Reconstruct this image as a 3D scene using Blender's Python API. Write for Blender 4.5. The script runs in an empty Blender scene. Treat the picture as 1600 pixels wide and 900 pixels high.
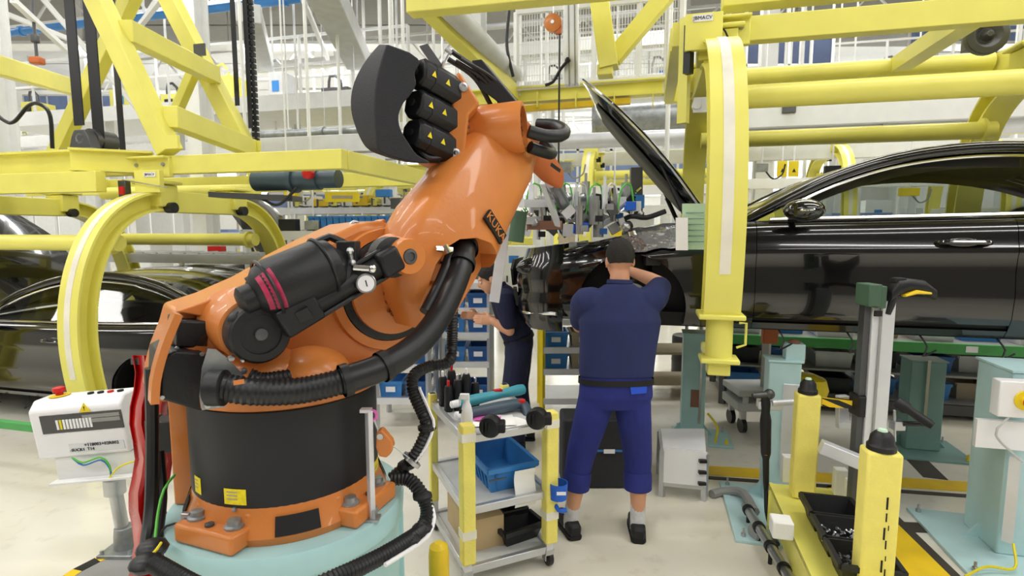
import bpy, bmesh, math, random
from mathutils import Vector, Matrix
from mathutils.bvhtree import BVHTree
rnd = random.Random(7)
V = Vector
SC = bpy.context.scene
COL = SC.collection
# ------------------------------------------------------------------ camera
FPX = 850.0
PITCH = math.atan(90 / 850)
EYE = 1.88
cam_d = bpy.data.cameras.new('camera')
cam = bpy.data.objects.new('camera', cam_d)
COL.objects.link(cam)
cam.location = (0, 0, EYE)
cam.rotation_euler = (math.pi / 2 - PITCH, 0, 0)
cam_d.sensor_width = 36
cam_d.lens = FPX / 1600 * 36
cam_d.clip_end = 200
cam_d.dof.use_dof = True
cam_d.dof.focus_distance = 2.7
cam_d.dof.aperture_fstop = 4.0
SC.camera = cam
# ------------------------------------------------------------------ world, exposure
w = bpy.data.worlds.new('world'); SC.world = w
w.use_nodes = True
w.node_tree.nodes['Background'].inputs[0].default_value = (.9, .95, 1, 1)
w.node_tree.nodes['Background'].inputs[1].default_value = .5
SC.view_settings.view_transform = 'Standard'
SC.view_settings.look = 'None'
SC.view_settings.exposure = 0.8
SC.view_settings.gamma = 1
SC.view_settings.use_curve_mapping = False
LAMP_W = 120
LAMP_H = 7.0
# ------------------------------------------------------------------ pixel helpers (survey of the place)
CT, ST = math.cos(PITCH), math.sin(PITCH)
def ray(px, py):
    dx = px - 800; dy = 450 - py
    return V((dx, FPX * CT + dy * ST, -FPX * ST + dy * CT))
def at(px, py, Y):
    d = ray(px, py); t = Y / d.y
    return V((d.x * t, Y, EYE + d.z * t))
def gr(px, py, z=0.0):
    d = ray(px, py); t = (z - EYE) / d.z
    return V((d.x * t, d.y * t, z))
# line frame: s along the assembly line (towards the car's nose), t across it (away from us)
A14 = math.radians(14)
LU = V((-math.cos(A14), math.sin(A14), 0)); LV = V((math.sin(A14), math.cos(A14), 0))
L0 = V((2.76, 3.3, 0))
def L(s, t, z): return L0 + LU * s + LV * t + V((0, 0, z))
def LP(px, py, t):
    d = ray(px, py)
    k = ((L0.dot(LV) + t)) / d.dot(LV)
    return V((0, 0, EYE)) + d * k
# robot frame
R0 = V((-.918, 2.16, 0)); PHI = math.radians(40)
FR = V((math.cos(PHI), math.sin(PHI), 0)); RA = V((math.sin(PHI), -math.cos(PHI), 0))
def RB(r, c, z): return R0 + FR * r + RA * c + V((0, 0, z))
def RP(px, py, c):
    d = ray(px, py)
    k = (R0.dot(RA) + c) / d.dot(RA)
    return V((0, 0, EYE)) + d * k
# ------------------------------------------------------------------ materials
def lin(c):
    return tuple(((x / 255) / 12.92 if x / 255 <= .04045 else ((x / 255 + .055) / 1.055) ** 2.4) for x in c)
MATS = {}
def M(name, rgb, rough=.5, metal=0, var=.08, scale=6, bump=0, coat=0, emit=0, trans=0, ior=1.45, rvar=.1, alpha=1, bscale=None, detail=4):
    m = bpy.data.materials.new(name); m.use_nodes = True
    nt = m.node_tree; b = nt.nodes['Principled BSDF']
    c = lin(rgb)
    tc = nt.nodes.new('ShaderNodeTexCoord')
    nz = nt.nodes.new('ShaderNodeTexNoise'); nz.inputs['Scale'].default_value = scale; nz.inputs['Detail'].default_value = detail
    nt.links.new(tc.outputs['Object'], nz.inputs['Vector'])
    cr = nt.nodes.new('ShaderNodeValToRGB')
    cr.color_ramp.elements[0].position = .3; cr.color_ramp.elements[1].position = .7
    cr.color_ramp.elements[0].color = tuple(max(0, x * (1 - var)) for x in c) + (1,)
    cr.color_ramp.elements[1].color = tuple(min(1, x * (1 + var)) for x in c) + (1,)
    nt.links.new(nz.outputs['Fac'], cr.inputs['Fac'])
    nt.links.new(cr.outputs['Color'], b.inputs['Base Color'])
    mr = nt.nodes.new('ShaderNodeMapRange')
    mr.inputs['To Min'].default_value = max(0.02, rough * (1 - rvar)); mr.inputs['To Max'].default_value = min(1, rough * (1 + rvar))
    nt.links.new(nz.outputs['Fac'], mr.inputs['Value']); nt.links.new(mr.outputs['Result'], b.inputs['Roughness'])
    b.inputs['Metallic'].default_value = metal
    b.inputs['IOR'].default_value = ior
    b.inputs['Coat Weight'].default_value = coat
    b.inputs['Coat Roughness'].default_value = .04
    b.inputs['Transmission Weight'].default_value = trans
    b.inputs['Alpha'].default_value = alpha
    if bump:
        n2 = nt.nodes.new('ShaderNodeTexNoise'); n2.inputs['Scale'].default_value = bscale or scale * 12
        nt.links.new(tc.outputs['Object'], n2.inputs['Vector'])
        bp = nt.nodes.new('ShaderNodeBump'); bp.inputs['Strength'].default_value = bump; bp.inputs['Distance'].default_value = .01
        nt.links.new(n2.outputs['Fac'], bp.inputs['Height']); nt.links.new(bp.outputs['Normal'], b.inputs['Normal'])
    if emit:
        b.inputs['Emission Color'].default_value = c + (1,); b.inputs['Emission Strength'].default_value = emit
    MATS[name] = m
    return m
M('yellow', (238, 231, 114), .38, var=.05, scale=3)
M('yellow_deep', (236, 200, 40), .45)
M('yellow_foam', (246, 232, 120), .75, var=.05, bump=.25, scale=10)
M('white_tape', (238, 234, 218), .5)
M('orange', (208, 126, 60), .36, var=.05, scale=4, bump=.08, coat=.15)
M('orange_dark', (192, 102, 52), .42, var=.05)
M('orange_lattice', (150, 78, 36), .55)
M('black_plastic', (25, 26, 29), .45, var=.12, bump=.1)
M('black_matte', (26, 26, 28), .75)
M('black_foam', (42, 43, 48), .7, var=.1, bump=.3, scale=14)
M('black_rubber', (30, 31, 34), .38, var=.1)
M('cover_black', (28, 29, 34), .5, var=.1, scale=3)
M('mint', (172, 212, 214), .42, var=.06, scale=5, bump=.06)
M('mint_light', (190, 222, 226), .4, var=.05)
M('mint_grey', (120, 156, 150), .5, var=.06)
M('steel', (190, 192, 196), .32, metal=.9, var=.1)
M('alu', (205, 207, 212), .38, metal=.75, var=.06)
M('alu_light', (222, 224, 230), .4, metal=.35, var=.05)
M('dark_steel', (95, 96, 98), .45, metal=.7)
M('chrome', (225, 225, 225), .12, metal=1, var=.02)
M('galv', (160, 164, 166), .4, metal=.7, var=.18, scale=14)
M('white_paint', (236, 237, 236), .5, var=.03)
M('white_plastic', (242, 242, 246), .4, var=.02)
M('white_foam', (248, 248, 246), .8, var=.03, bump=.2)
M('grey_paint', (150, 150, 148), .55)
M('grey_light', (198, 200, 200), .5)
M('car_black', (7, 7, 8), .16, var=.05, coat=1.0, ior=1.5, rvar=0)
M('car_inner', (62, 60, 58), .8)
M('car_trim', (16, 16, 17), .5)
M('car_satin', (205, 207, 214), .2, metal=.85, var=.3, scale=5, bump=1.0, bscale=16)
M('headliner', (122, 112, 104), .9)
M('glass', (200, 205, 205), .03, trans=1.0, var=0, rvar=0)
M('lens_dark', (16, 17, 19), .08, coat=1)
M('blue_bin', (58, 132, 204), .4, var=.06)
M('blue_bin_dark', (38, 92, 158), .45)
M('blue_bright', (30, 96, 205), .4)
M('blue_pipe', (58, 128, 196), .35)
M('blue_wall', (132, 152, 200), .35, var=.1, scale=2)
M('navy_wall', (62, 74, 104), .5)
M('red', (200, 30, 28), .45)
M('red_curtain', (176, 12, 14), .28, var=.25, scale=5, coat=.3)
M('pink', (226, 110, 190), .5)
M('maroon_label', (176, 44, 84), .45, var=.4, scale=30)
M('green_beam', (74, 160, 84), .5)
M('green_dark', (72, 100, 80), .5)
M('green_paper', (196, 226, 200), .8)
M('paper', (250, 250, 248), .8, var=.02)
M('cardboard', (196, 172, 132), .85, var=.08)
M('label_yellow', (240, 220, 30), .5, var=.12, scale=60)
M('ink', (20, 20, 22), .6)
M('skin', (214, 158, 126), .55, var=.06, scale=12)
M('hair', (34, 29, 27), .65, var=.35, scale=40, bump=.8, bscale=160)
M('shirt', (40, 48, 92), .9, var=.1, scale=9, bump=.9, bscale=7)
M('trousers', (40, 48, 122), .9, var=.12, scale=7, bump=1.0, bscale=9)
M('trousers_dark', (30, 34, 62), .9, var=.1, bump=.25)
M('pocket_blue', (44, 84, 205), .85)
M('sock', (205, 205, 208), .9, var=.12, scale=30)
M('shoe', (30, 30, 33), .6)
M('glove', (150, 150, 158), .85)
M('cable_green', (92, 190, 70), .45)
M('cable_yellow', (232, 216, 40), .45)
M('cable_blue', (60, 120, 190), .45)
M('teal_tool', (70, 160, 178), .35)
M('slate_tool', (66, 84, 98), .4)
M('brown', (140, 100, 82), .6)
M('floor_tape_black', (70, 64, 56), .6)
M('floor_tape_yellow', (246, 206, 30), .45, var=.08)
M('clear_foil', (205, 208, 212), .2, metal=.3)
M('tan', (176, 164, 142), .7)
M('window_light', (250, 252, 255), .5, emit=2.2)
M('sign_yellow', (240, 214, 40), .5)
M('lamp_glow', (255, 255, 250), .5, emit=5)
def hazard(name, c1, c2, freq, axis='X'):
    m = bpy.data.materials.new(name); m.use_nodes = True; nt = m.node_tree; b = nt.nodes['Principled BSDF']
    tc = nt.nodes.new('ShaderNodeTexCoord'); wv = nt.nodes.new('ShaderNodeTexWave')
    wv.bands_direction = axis; wv.inputs['Scale'].default_value = freq; wv.wave_profile = 'SAW'
    nt.links.new(tc.outputs['Object'], wv.inputs['Vector'])
    cr = nt.nodes.new('ShaderNodeValToRGB'); cr.color_ramp.interpolation = 'CONSTANT'
    cr.color_ramp.elements[0].color = lin(c1) + (1,); cr.color_ramp.elements[1].position = .5; cr.color_ramp.elements[1].color = lin(c2) + (1,)
    nt.links.new(wv.outputs['Fac'], cr.inputs['Fac']); nt.links.new(cr.outputs['Color'], b.inputs['Base Color'])
    b.inputs['Roughness'].default_value = .5
    MATS[name] = m
hazard('hazard', (245, 205, 30), (28, 28, 28), 10, 'DIAGONAL')
def floor_material():
    m = bpy.data.materials.new('floor_epoxy'); m.use_nodes = True; nt = m.node_tree; b = nt.nodes['Principled BSDF']
    tc = nt.nodes.new('ShaderNodeTexCoord')
    n1 = nt.nodes.new('ShaderNodeTexNoise'); n1.inputs['Scale'].default_value = .5; n1.inputs['Detail'].default_value = 6
    n2 = nt.nodes.new('ShaderNodeTexNoise'); n2.inputs['Scale'].default_value = 9; n2.inputs['Detail'].default_value = 8
    for n in (n1, n2): nt.links.new(tc.outputs['Object'], n.inputs['Vector'])
    cr = nt.nodes.new('ShaderNodeValToRGB')
    cr.color_ramp.elements[0].position = .35; cr.color_ramp.elements[0].color = lin((228, 222, 204)) + (1,)
    cr.color_ramp.elements[1].position = .65; cr.color_ramp.elements[1].color = lin((236, 233, 224)) + (1,)
    nt.links.new(n1.outputs['Fac'], cr.inputs['Fac'])
    c2 = nt.nodes.new('ShaderNodeValToRGB')
    c2.color_ramp.elements[0].position = .28; c2.color_ramp.elements[0].color = (.82, .8, .78, 1)
    c2.color_ramp.elements[1].position = .42; c2.color_ramp.elements[1].color = (1, 1, 1, 1)
    nt.links.new(n2.outputs['Fac'], c2.inputs['Fac'])
    mx = nt.nodes.new('ShaderNodeMix'); mx.data_type = 'RGBA'; mx.blend_type = 'MULTIPLY'; mx.inputs[0].default_value = .5
    nt.links.new(cr.outputs['Color'], mx.inputs[6]); nt.links.new(c2.outputs['Color'], mx.inputs[7])
    nt.links.new(mx.outputs[2], b.inputs['Base Color'])
    b.inputs['Roughness'].default_value = .15
    b.inputs['Specular IOR Level'].default_value = .6
    MATS['floor_epoxy'] = m
floor_material()
# ------------------------------------------------------------------ mesh building
def frames(path):
    """parallel transported frames along a polyline"""
    n = len(path); T = []
    for i in range(n):
        a = path[max(0, i - 1)]; b = path[min(n - 1, i + 1)]
        d = (b - a)
        T.append(d.normalized() if d.length > 1e-9 else V((0, 0, 1)))
    up = V((0, 0, 1)) if abs(T[0].z) < .9 else V((0, 1, 0))
    x = T[0].cross(up).normalized(); out = []
    for i in range(n):
        x = (x - T[i] * x.dot(T[i]))
        x = x.normalized() if x.length > 1e-9 else T[i].orthogonal().normalized()
        out.append((T[i], x, T[i].cross(x)))
    return out
def smooth_path(pts, step=.02):
    """Catmull-Rom resampling"""
    pts = [V(p) for p in pts]; P = [pts[0] * 2 - pts[1]] + pts + [pts[-1] * 2 - pts[-2]]; out = []
    for i in range(1, len(P) - 2):
        n = max(2, int((P[i + 1] - P[i]).length / step))
        for k in range(n):
            t = k / n
            out.append(.5 * ((2 * P[i]) + (P[i + 1] - P[i - 1]) * t + (2 * P[i - 1] - 5 * P[i] + 4 * P[i + 1] - P[i + 2]) * t * t + (3 * P[i] - P[i - 1] - 3 * P[i + 1] + P[i + 2]) * t ** 3))
    out.append(pts[-1]); return out
class MB:
    def __init__(self): self.v = []; self.f = []
    def add(self, vs, fs):
        o = len(self.v); self.v += [V(p) for p in vs]; self.f += [tuple(i + o for i in f) for f in fs]; return self
    def box(self, c, size, rot=None):
        c = V(c); sx, sy, sz = [x / 2 for x in size]
        vs = [V((x * sx, y * sy, z * sz)) for x in (-1, 1) for y in (-1, 1) for z in (-1, 1)]
        if rot is not None: vs = [rot @ p for p in vs]
        return self.add([p + c for p in vs], [(0, 1, 3, 2), (4, 6, 7, 5), (0, 4, 5, 1), (2, 3, 7, 6), (0, 2, 6, 4), (1, 5, 7, 3)])
    def abox(self, lo, hi):
        lo = V(lo); hi = V(hi); return self.box((lo + hi) / 2, hi - lo)
    def beam(self, p0, p1, w, h, up=(0, 0, 1)):
        """rectangular bar: w across, h along up"""
        p0 = V(p0); p1 = V(p1); d = (p1 - p0).normalized(); up = V(up)
        x = d.cross(up)
        x = x.normalized() if x.length > 1e-6 else d.orthogonal().normalized()
        y = x.cross(d); a = x * w / 2; b = y * h / 2
        vs = [p + q for p in (p0, p1) for q in (-a - b, a - b, a + b, -a + b)]
        return self.add(vs, [(0, 3, 2, 1), (4, 5, 6, 7), (0, 1, 5, 4), (1, 2, 6, 5), (2, 3, 7, 6), (3, 0, 4, 7)])
    def ibeam(self, p0, p1, w, h, tk=.02, up=(0, 0, 1)):
        p0 = V(p0); p1 = V(p1); d = (p1 - p0).normalized(); upv = V(up); x = d.cross(upv).normalized(); y = x.cross(d)
        o = y * (h - tk) / 2
        self.beam(p0 + o, p1 + o, w, tk, up); self.beam(p0 - o, p1 - o, w, tk, up); return self.beam(p0, p1, tk, h - 2 * tk, up)
    def cyl(self, p0, p1, r, r1=None, n=16, caps=True):
        p0 = V(p0); p1 = V(p1); r1 = r if r1 is None else r1
        d = (p1 - p0).normalized(); x = d.orthogonal().normalized(); y = d.cross(x)
        vs = []
        for p, q in ((p0, r), (p1, r1)):
            vs += [p + (x * math.cos(2 * math.pi * i / n) + y * math.sin(2 * math.pi * i / n)) * q for i in range(n)]
        fs = [(i, (i + 1) % n, n + (i + 1) % n, n + i) for i in range(n)]
        if caps: fs += [tuple(range(n))[::-1], tuple(range(n, 2 * n))]
        return self.add(vs, fs)
    def tube(self, path, r, n=8, caps=True):
        path = [V(p) for p in path]; fr = frames(path); vs = []
        for i, (p, (t, x, y)) in enumerate(zip(path, fr)):
            q = r[i] if isinstance(r, (list, tuple)) else r
            vs += [p + (x * math.cos(2 * math.pi * k / n) + y * math.sin(2 * math.pi * k / n)) * q for k in range(n)]
        m = len(path); fs = [(i * n + k, i * n + (k + 1) % n, (i + 1) * n + (k + 1) % n, (i + 1) * n + k) for i in range(m - 1) for k in range(n)]
        if caps: fs += [tuple(range(n))[::-1], tuple(range((m - 1) * n, m * n))]
        return self.add(vs, fs)
    def hose(self, pts, r, pitch=.014, n=12, depth=.14):
        p = smooth_path(pts, pitch / 2)
        rr = [r * (1 - depth * (i % 2)) for i in range(len(p))]
        return self.tube(p, rr, n)
    def lathe(self, prof, c, axis=(0, 0, 1), n=32, caps=True):
        c = V(c); d = V(axis).normalized(); x = d.orthogonal().normalized(); y = d.cross(x); vs = []
        for r, z in prof:
            vs += [c + d * z + (x * math.cos(2 * math.pi * i / n) + y * math.sin(2 * math.pi * i / n)) * r for i in range(n)]
        m = len(prof); fs = [(j * n + i, j * n + (i + 1) % n, (j + 1) * n + (i + 1) % n, (j + 1) * n + i) for j in range(m - 1) for i in range(n)]
        if caps: fs += [tuple(range(n))[::-1], tuple(range((m - 1) * n, m * n))]
        return self.add(vs, fs)
    def sweep(self, path, sec, side, caps=True):
        """sweep a closed 2D section (u along `side`, v along side x tangent) down a path"""
        path = [V(p) for p in path]; side = V(side).normalized(); vs = []; n = len(sec)
        for i, p in enumerate(path):
            t = (path[min(len(path) - 1, i + 1)] - path[max(0, i - 1)]).normalized()
            nv = side.cross(t).normalized()
            vs += [p + side * u + nv * v for u, v in sec]
        m = len(path); fs = [(i * n + k, i * n + (k + 1) % n, (i + 1) * n + (k + 1) % n, (i + 1) * n + k) for i in range(m - 1) for k in range(n)]
        if caps: fs += [tuple(range(n))[::-1], tuple(range((m - 1) * n, m * n))]
        return self.add(vs, fs)
    def prism(self, pts, off):
        pts = [V(p) for p in pts]; off = V(off); n = len(pts)
        return self.add(pts + [p + off for p in pts], [tuple(range(n))[::-1], tuple(range(n, 2 * n))] + [(i, (i + 1) % n, n + (i + 1) % n, n + i) for i in range(n)])
    def ball(self, c, r, n=12, sc=(1, 1, 1), rot=None):
        c = V(c); vs = []; m = n // 2
        for j in range(m + 1):
            a = math.pi * j / m
            for i in range(n):
                b = 2 * math.pi * i / n
                p = V((math.sin(a) * math.cos(b) * sc[0], math.sin(a) * math.sin(b) * sc[1], math.cos(a) * sc[2])) * r
                if rot is not None: p = rot @ p
                vs.append(c + p)
        return self.add(vs, [(j * n + i, (j + 1) * n + i, (j + 1) * n + (i + 1) % n, j * n + (i + 1) % n) for j in range(m) for i in range(n)])
    def grid(self, rows, flip=False):
        n = len(rows[0]); m = len(rows)
        fs = [(j * n + i, j * n + i + 1, (j + 1) * n + i + 1, (j + 1) * n + i) for j in range(m - 1) for i in range(n - 1)]
        if flip: fs = [f[::-1] for f in fs]
        return self.add([p for r in rows for p in r], fs)
    def loft(self, rings, caps=True):
        n = len(rings[0]); m = len(rings)
        fs = [(i * n + k, i * n + (k + 1) % n, (i + 1) * n + (k + 1) % n, (i + 1) * n + k) for i in range(m - 1) for k in range(n)]
        if caps: fs += [tuple(range(n))[::-1], tuple(range((m - 1) * n, m * n))]
        return self.add([p for r in rings for p in r], fs)
    def mesh(self, name, org=V((0, 0, 0)), angle=35, thick=0, away=None):
        me = bpy.data.meshes.new(name)
        me.from_pydata([tuple(p - org) for p in self.v], [], self.f)
        bm = bmesh.new(); bm.from_mesh(me)
        bmesh.ops.remove_doubles(bm, verts=bm.verts, dist=1e-6)
        bmesh.ops.recalc_face_normals(bm, faces=bm.faces)
        if thick:
            bm.normal_update()
            if away is not None:
                a_ = away - org
                if sum((f.calc_center_median() - a_).dot(f.normal) * f.calc_area() for f in bm.faces) < 0: bmesh.ops.reverse_faces(bm, faces=bm.faces)
            bm.normal_update(); vn = {v: v.normal.copy() for v in bm.verts}
            g = bmesh.ops.duplicate(bm, geom=list(bm.verts) + list(bm.edges) + list(bm.faces)); vm = g['vert_map']
            edges = [e for e in bm.edges if e.is_boundary]
            inner = [vm[v] for v in vn]
            pairs = {v: vm[v] for v in vn}
            outer_edges = [e for e in edges if e.verts[0] in vn and e.verts[1] in vn]
            for v, n_ in vn.items(): pairs[v].co = v.co - n_ * thick
            bmesh.ops.reverse_faces(bm, faces=[f for f in g['geom'] if isinstance(f, bmesh.types.BMFace)])
            for e in outer_edges:
                a, b = e.verts; bm.faces.new((a, b, pairs[b], pairs[a]))
            bmesh.ops.recalc_face_normals(bm, faces=bm.faces)
        bm.to_mesh(me); bm.free()
        me.shade_smooth(); me.set_sharp_from_angle(angle=math.radians(angle))
        return me
ROOT = {}
def mat_of(m): return MATS[m] if isinstance(m, str) else m
def thing(name, label, cat, loc, group=None):
    o = bpy.data.objects.new(name, None); COL.objects.link(o); o.location = V(loc); o.empty_display_size = .1
    o['label'] = label; o['category'] = cat
    if group: o['group'] = group
    ROOT[o] = V(loc); return o
def part(mb, name, mat, parent, bevel=0, angle=35, label=None, thick=0, kind=None, away=None):
    o = bpy.data.objects.new(name, mb.mesh(name, ROOT[parent], angle, thick, away)); COL.objects.link(o)
    o.data.materials.append(mat_of(mat)); o.parent = parent; ROOT[o] = ROOT[parent]
    if bevel:
        b = o.modifiers.new('bevel', 'BEVEL'); b.width = bevel; b.segments = 2; b.limit_method = 'ANGLE'; b.angle_limit = math.radians(40)
    if label: o['label'] = label
    if kind: o['kind'] = kind
    return o
def single(mb, name, mat, label, cat, group=None, bevel=0, angle=35, kind=None):
    xs = [p.x for p in mb.v]; ys = [p.y for p in mb.v]
    org = V(((min(xs) + max(xs)) / 2, (min(ys) + max(ys)) / 2, min(p.z for p in mb.v)))
    o = bpy.data.objects.new(name, mb.mesh(name, org, angle)); COL.objects.link(o); o.location = org; ROOT[o] = org
    o.data.materials.append(mat_of(mat))
    if kind == 'structure': o['kind'] = kind
    else:
        o['label'] = label; o['category'] = cat
        if kind: o['kind'] = kind
        if group: o['group'] = group
    if bevel:
        b = o.modifiers.new('bevel', 'BEVEL'); b.width = bevel; b.segments = 2; b.limit_method = 'ANGLE'; b.angle_limit = math.radians(40)
    return o
def struct(mb, name, mat, angle=35): return single(mb, name, mat, None, None, kind='structure', angle=angle)
def copy_tree(o, parent=None):
    c = o.copy(); COL.objects.link(c); c.parent = parent; ROOT[c] = ROOT.get(o)
    for ch in o.children: copy_tree(ch, c)
    return c
def dup(o, delta, label=None, group=None, rz=0):
    c = copy_tree(o); c.location = o.location + V(delta); c.rotation_euler.z = o.rotation_euler.z + rz
    if label: c['label'] = label
    if group: c['group'] = group
    return c
def bake(o):
    """apply an object's modifiers"""
    dg = bpy.context.evaluated_depsgraph_get(); dg.update()
    me = bpy.data.meshes.new_from_object(o.evaluated_get(dg)); old = o.data
    o.modifiers.clear(); o.data = me; me.name = old.name
    return o
def cut(o, cutter_mb):
    """boolean cut with a temporary cutter given in world space"""
    c = bpy.data.objects.new('cutter', cutter_mb.mesh('cutter', ROOT[o])); COL.objects.link(c); c.parent = o.parent
    if o.parent is None: c.location = o.location
    b = o.modifiers.new('cut', 'BOOLEAN'); b.operation = 'DIFFERENCE'; b.object = c; b.solver = 'EXACT'
    bake(o); me = c.data; bpy.data.objects.remove(c); bpy.data.meshes.remove(me)
    o.data.shade_smooth(); o.data.set_sharp_from_angle(angle=math.radians(35))
    return o
def text_mesh(txt, size, origin, ux, uy, depth=.002):
    """flat lettering lying in the plane (ux, uy)"""
    cu = bpy.data.curves.new('t', 'FONT'); cu.body = txt; cu.size = size; cu.extrude = depth / 2; cu.align_x = 'CENTER'; cu.align_y = 'CENTER'; cu.resolution_u = 2
    ob = bpy.data.objects.new('t', cu); COL.objects.link(ob)
    dg = bpy.context.evaluated_depsgraph_get(); dg.update()
    me = bpy.data.meshes.new_from_object(ob.evaluated_get(dg))
    ux = V(ux).normalized(); uy = V(uy).normalized(); uz = ux.cross(uy)
    mb = MB(); mb.add([V(origin) + ux * v.co.x + uy * v.co.y + uz * v.co.z for v in me.vertices], [tuple(p.vertices) for p in me.polygons])
    bpy.data.objects.remove(ob); bpy.data.curves.remove(cu); bpy.data.meshes.remove(me)
    return mb
def ring_pts(c, x, y, rx, ry, n=20, p=2.0):
    out = []
    for i in range(n):
        a = 2 * math.pi * i / n; ca, sa = math.cos(a), math.sin(a)
        out.append(V(c) + V(x) * rx * math.copysign(abs(ca) ** (2 / p), ca) + V(y) * ry * math.copysign(abs(sa) ** (2 / p), sa))
    return out
def lerp_tab(tab, x):
    if x <= tab[0][0]: return tab[0][1]
    for (a, b), (c, d) in zip(tab, tab[1:]):
        if x <= c:
            t = (x - a) / (c - a); return b + (d - b) * t
    return tab[-1][1]
def smooth_tab(tab, x):
    """monotone-ish cubic through a table"""
    n = len(tab)
    if x <= tab[0][0]: return tab[0][1]
    if x >= tab[-1][0]: return tab[-1][1]
    for i in range(n - 1):
        if x <= tab[i + 1][0]:
            x0, y0 = tab[i]; x1, y1 = tab[i + 1]
            m0 = (tab[i + 1][1] - tab[i - 1][1]) / (tab[i + 1][0] - tab[i - 1][0]) if i > 0 else (y1 - y0) / (x1 - x0)
            m1 = (tab[i + 2][1] - tab[i][1]) / (tab[i + 2][0] - tab[i][0]) if i < n - 2 else (y1 - y0) / (x1 - x0)
            h = x1 - x0; t = (x - x0) / h
            return (2 * t ** 3 - 3 * t * t + 1) * y0 + (t ** 3 - 2 * t * t + t) * h * m0 + (-2 * t ** 3 + 3 * t * t) * y1 + (t ** 3 - t * t) * h * m1
# ------------------------------------------------------------------ the hall
struct(MB().abox((-26, -10, -.2), (26, 38, 0)), 'floor', 'floor_epoxy')
M('roof_grey', (140, 138, 134), .8, var=.05)
M('wall_white', (232, 232, 228), .7, var=.03)
M('wall_grey', (120, 116, 110), .8, var=.1, scale=.6)
ceil = struct(MB().abox((-26, -10, 8.4), (26, 38, 8.6)), 'ceiling', 'roof_grey')
def schild(mb, name, mat, parent):
    o = part(mb, name, mat, parent); return o
for i in range(24):                                   # roof sheets, each lapped a little under its neighbour
    y0 = -10 + i * 2.0
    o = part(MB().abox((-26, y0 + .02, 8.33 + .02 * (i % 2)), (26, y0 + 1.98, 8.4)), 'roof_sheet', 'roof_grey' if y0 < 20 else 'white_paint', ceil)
struct(MB().abox((-26, 38, 0), (26, 38.3, 8.6)), 'wall_back', 'wall_white')
struct(MB().abox((-26.3, -10, 0), (-26, 38, 8.6)), 'wall_left', 'wall_white')
struct(MB().abox((26, -10, 0), (26.3, 38, 8.6)), 'wall_right', 'wall_white')
struct(MB().abox((-26, -10.3, 0), (26, -10, 8.6)), 'wall_front', 'wall_grey')
for k in range(6):                                    # daylight band high in the back wall
    x0 = -22 + k * 7.4
    wn = struct(MB().abox((x0, 37.9, 4.2), (x0 + 6.8, 38, 7.4)), 'window_%d' % (k + 1), 'white_paint')
    for i in range(4):
        for j in range(2):
            part(MB().abox((x0 + .1 + i * 1.66, 37.86, 4.3 + j * 1.55), (x0 + 1.66 + i * 1.66, 37.9, 5.75 + j * 1.55)), 'pane', 'window_light', wn)
# luminaires
ROW = ['rearmost', 'second', 'third', 'fourth', 'fifth', 'sixth', 'seventh', 'eighth', 'farthest']; CLM = ['far left', 'left', 'right', 'far right']
for ri, yy in enumerate((-6.5, -2, 2.2, 6.5, 11, 16, 21, 26, 31)):
    for ci, xx in enumerate((-15, -5, 5, 15)):
        r = thing('ceiling_luminaire', 'long white strip light, %s one in the %s row of roof lights' % (CLM[ci], ROW[ri]), 'lamp', (xx, yy, LAMP_H), 'strip lights under the roof')
        part(MB().abox((xx - 3.6, yy - .3, LAMP_H + .02), (xx + 3.6, yy + .3, LAMP_H + .1)), 'housing', 'white_paint', r)
        mb = MB()
        for q in (-3, 3): part(MB().cyl((xx + q, yy, LAMP_H + .1), (xx + q, yy, 8.325), .012, n=6), 'suspension_rod', 'steel', r)
        ld = bpy.data.lights.new('strip_light', 'AREA'); ld.shape = 'RECTANGLE'; ld.size = 7.0; ld.size_y = .5; ld.energy = LAMP_W; ld.color = (1, .985, .95)
        lo = bpy.data.objects.new('strip_light', ld); COL.objects.link(lo); lo.parent = r
# floor markings (t = across, s = along the line)
def floor_quad(pts, name, mat, label, cat, h=.004):
    single(MB().prism([V((p[0], p[1], 0.0005)) for p in pts], (0, 0, h)), name, mat, label, cat)
def strip(p, q, w, name, mat, label, cat, h=.004):
    p = V(p); q = V(q); d = (q - p).normalized(); x = V((-d.y, d.x, 0)) * w / 2
    floor_quad([p - x, q - x, q + x, p + x], name, mat, label, cat, h)
a_, b_ = gr(1500, 907), gr(1392, 802)
dv = (b_ - a_).normalized(); sd = V((-dv.y, dv.x, 0))
strip(a_ - dv * .6, b_ + dv * .2, .05, 'floor_tape', 'floor_tape_black', 'dark border tape right of the yellow lane beside the yellow posts', 'floor marking')
strip(a_ - dv * .6 + sd * .15, b_ + dv * .35 + sd * .15, .24, 'floor_stripe', 'floor_tape_yellow', 'wide yellow floor stripe running away behind the yellow posts', 'floor marking')
strip(gr(1090, 734), gr(1530, 762), .17, 'floor_stripe', 'floor_tape_yellow', 'yellow floor stripe crossing in front of the green grey column', 'floor marking')
strip(gr(1090, 743) - V((0, .03, 0)), gr(1530, 774) - V((0, .03, 0)), .05, 'floor_tape', 'floor_tape_black', 'dark tape along the near edge of the crossing yellow stripe', 'floor marking')
strip(gr(1432, 718), gr(1462, 748), .16, 'floor_patch', 'floor_tape_black', 'brown floor patch at the foot of the green grey column', 'floor marking', .003)
strip(gr(1400, 823), gr(1466, 826), .12, 'floor_patch', 'floor_tape_black', 'dark floor patch left of the big light blue base plate', 'floor marking', .003)
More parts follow.
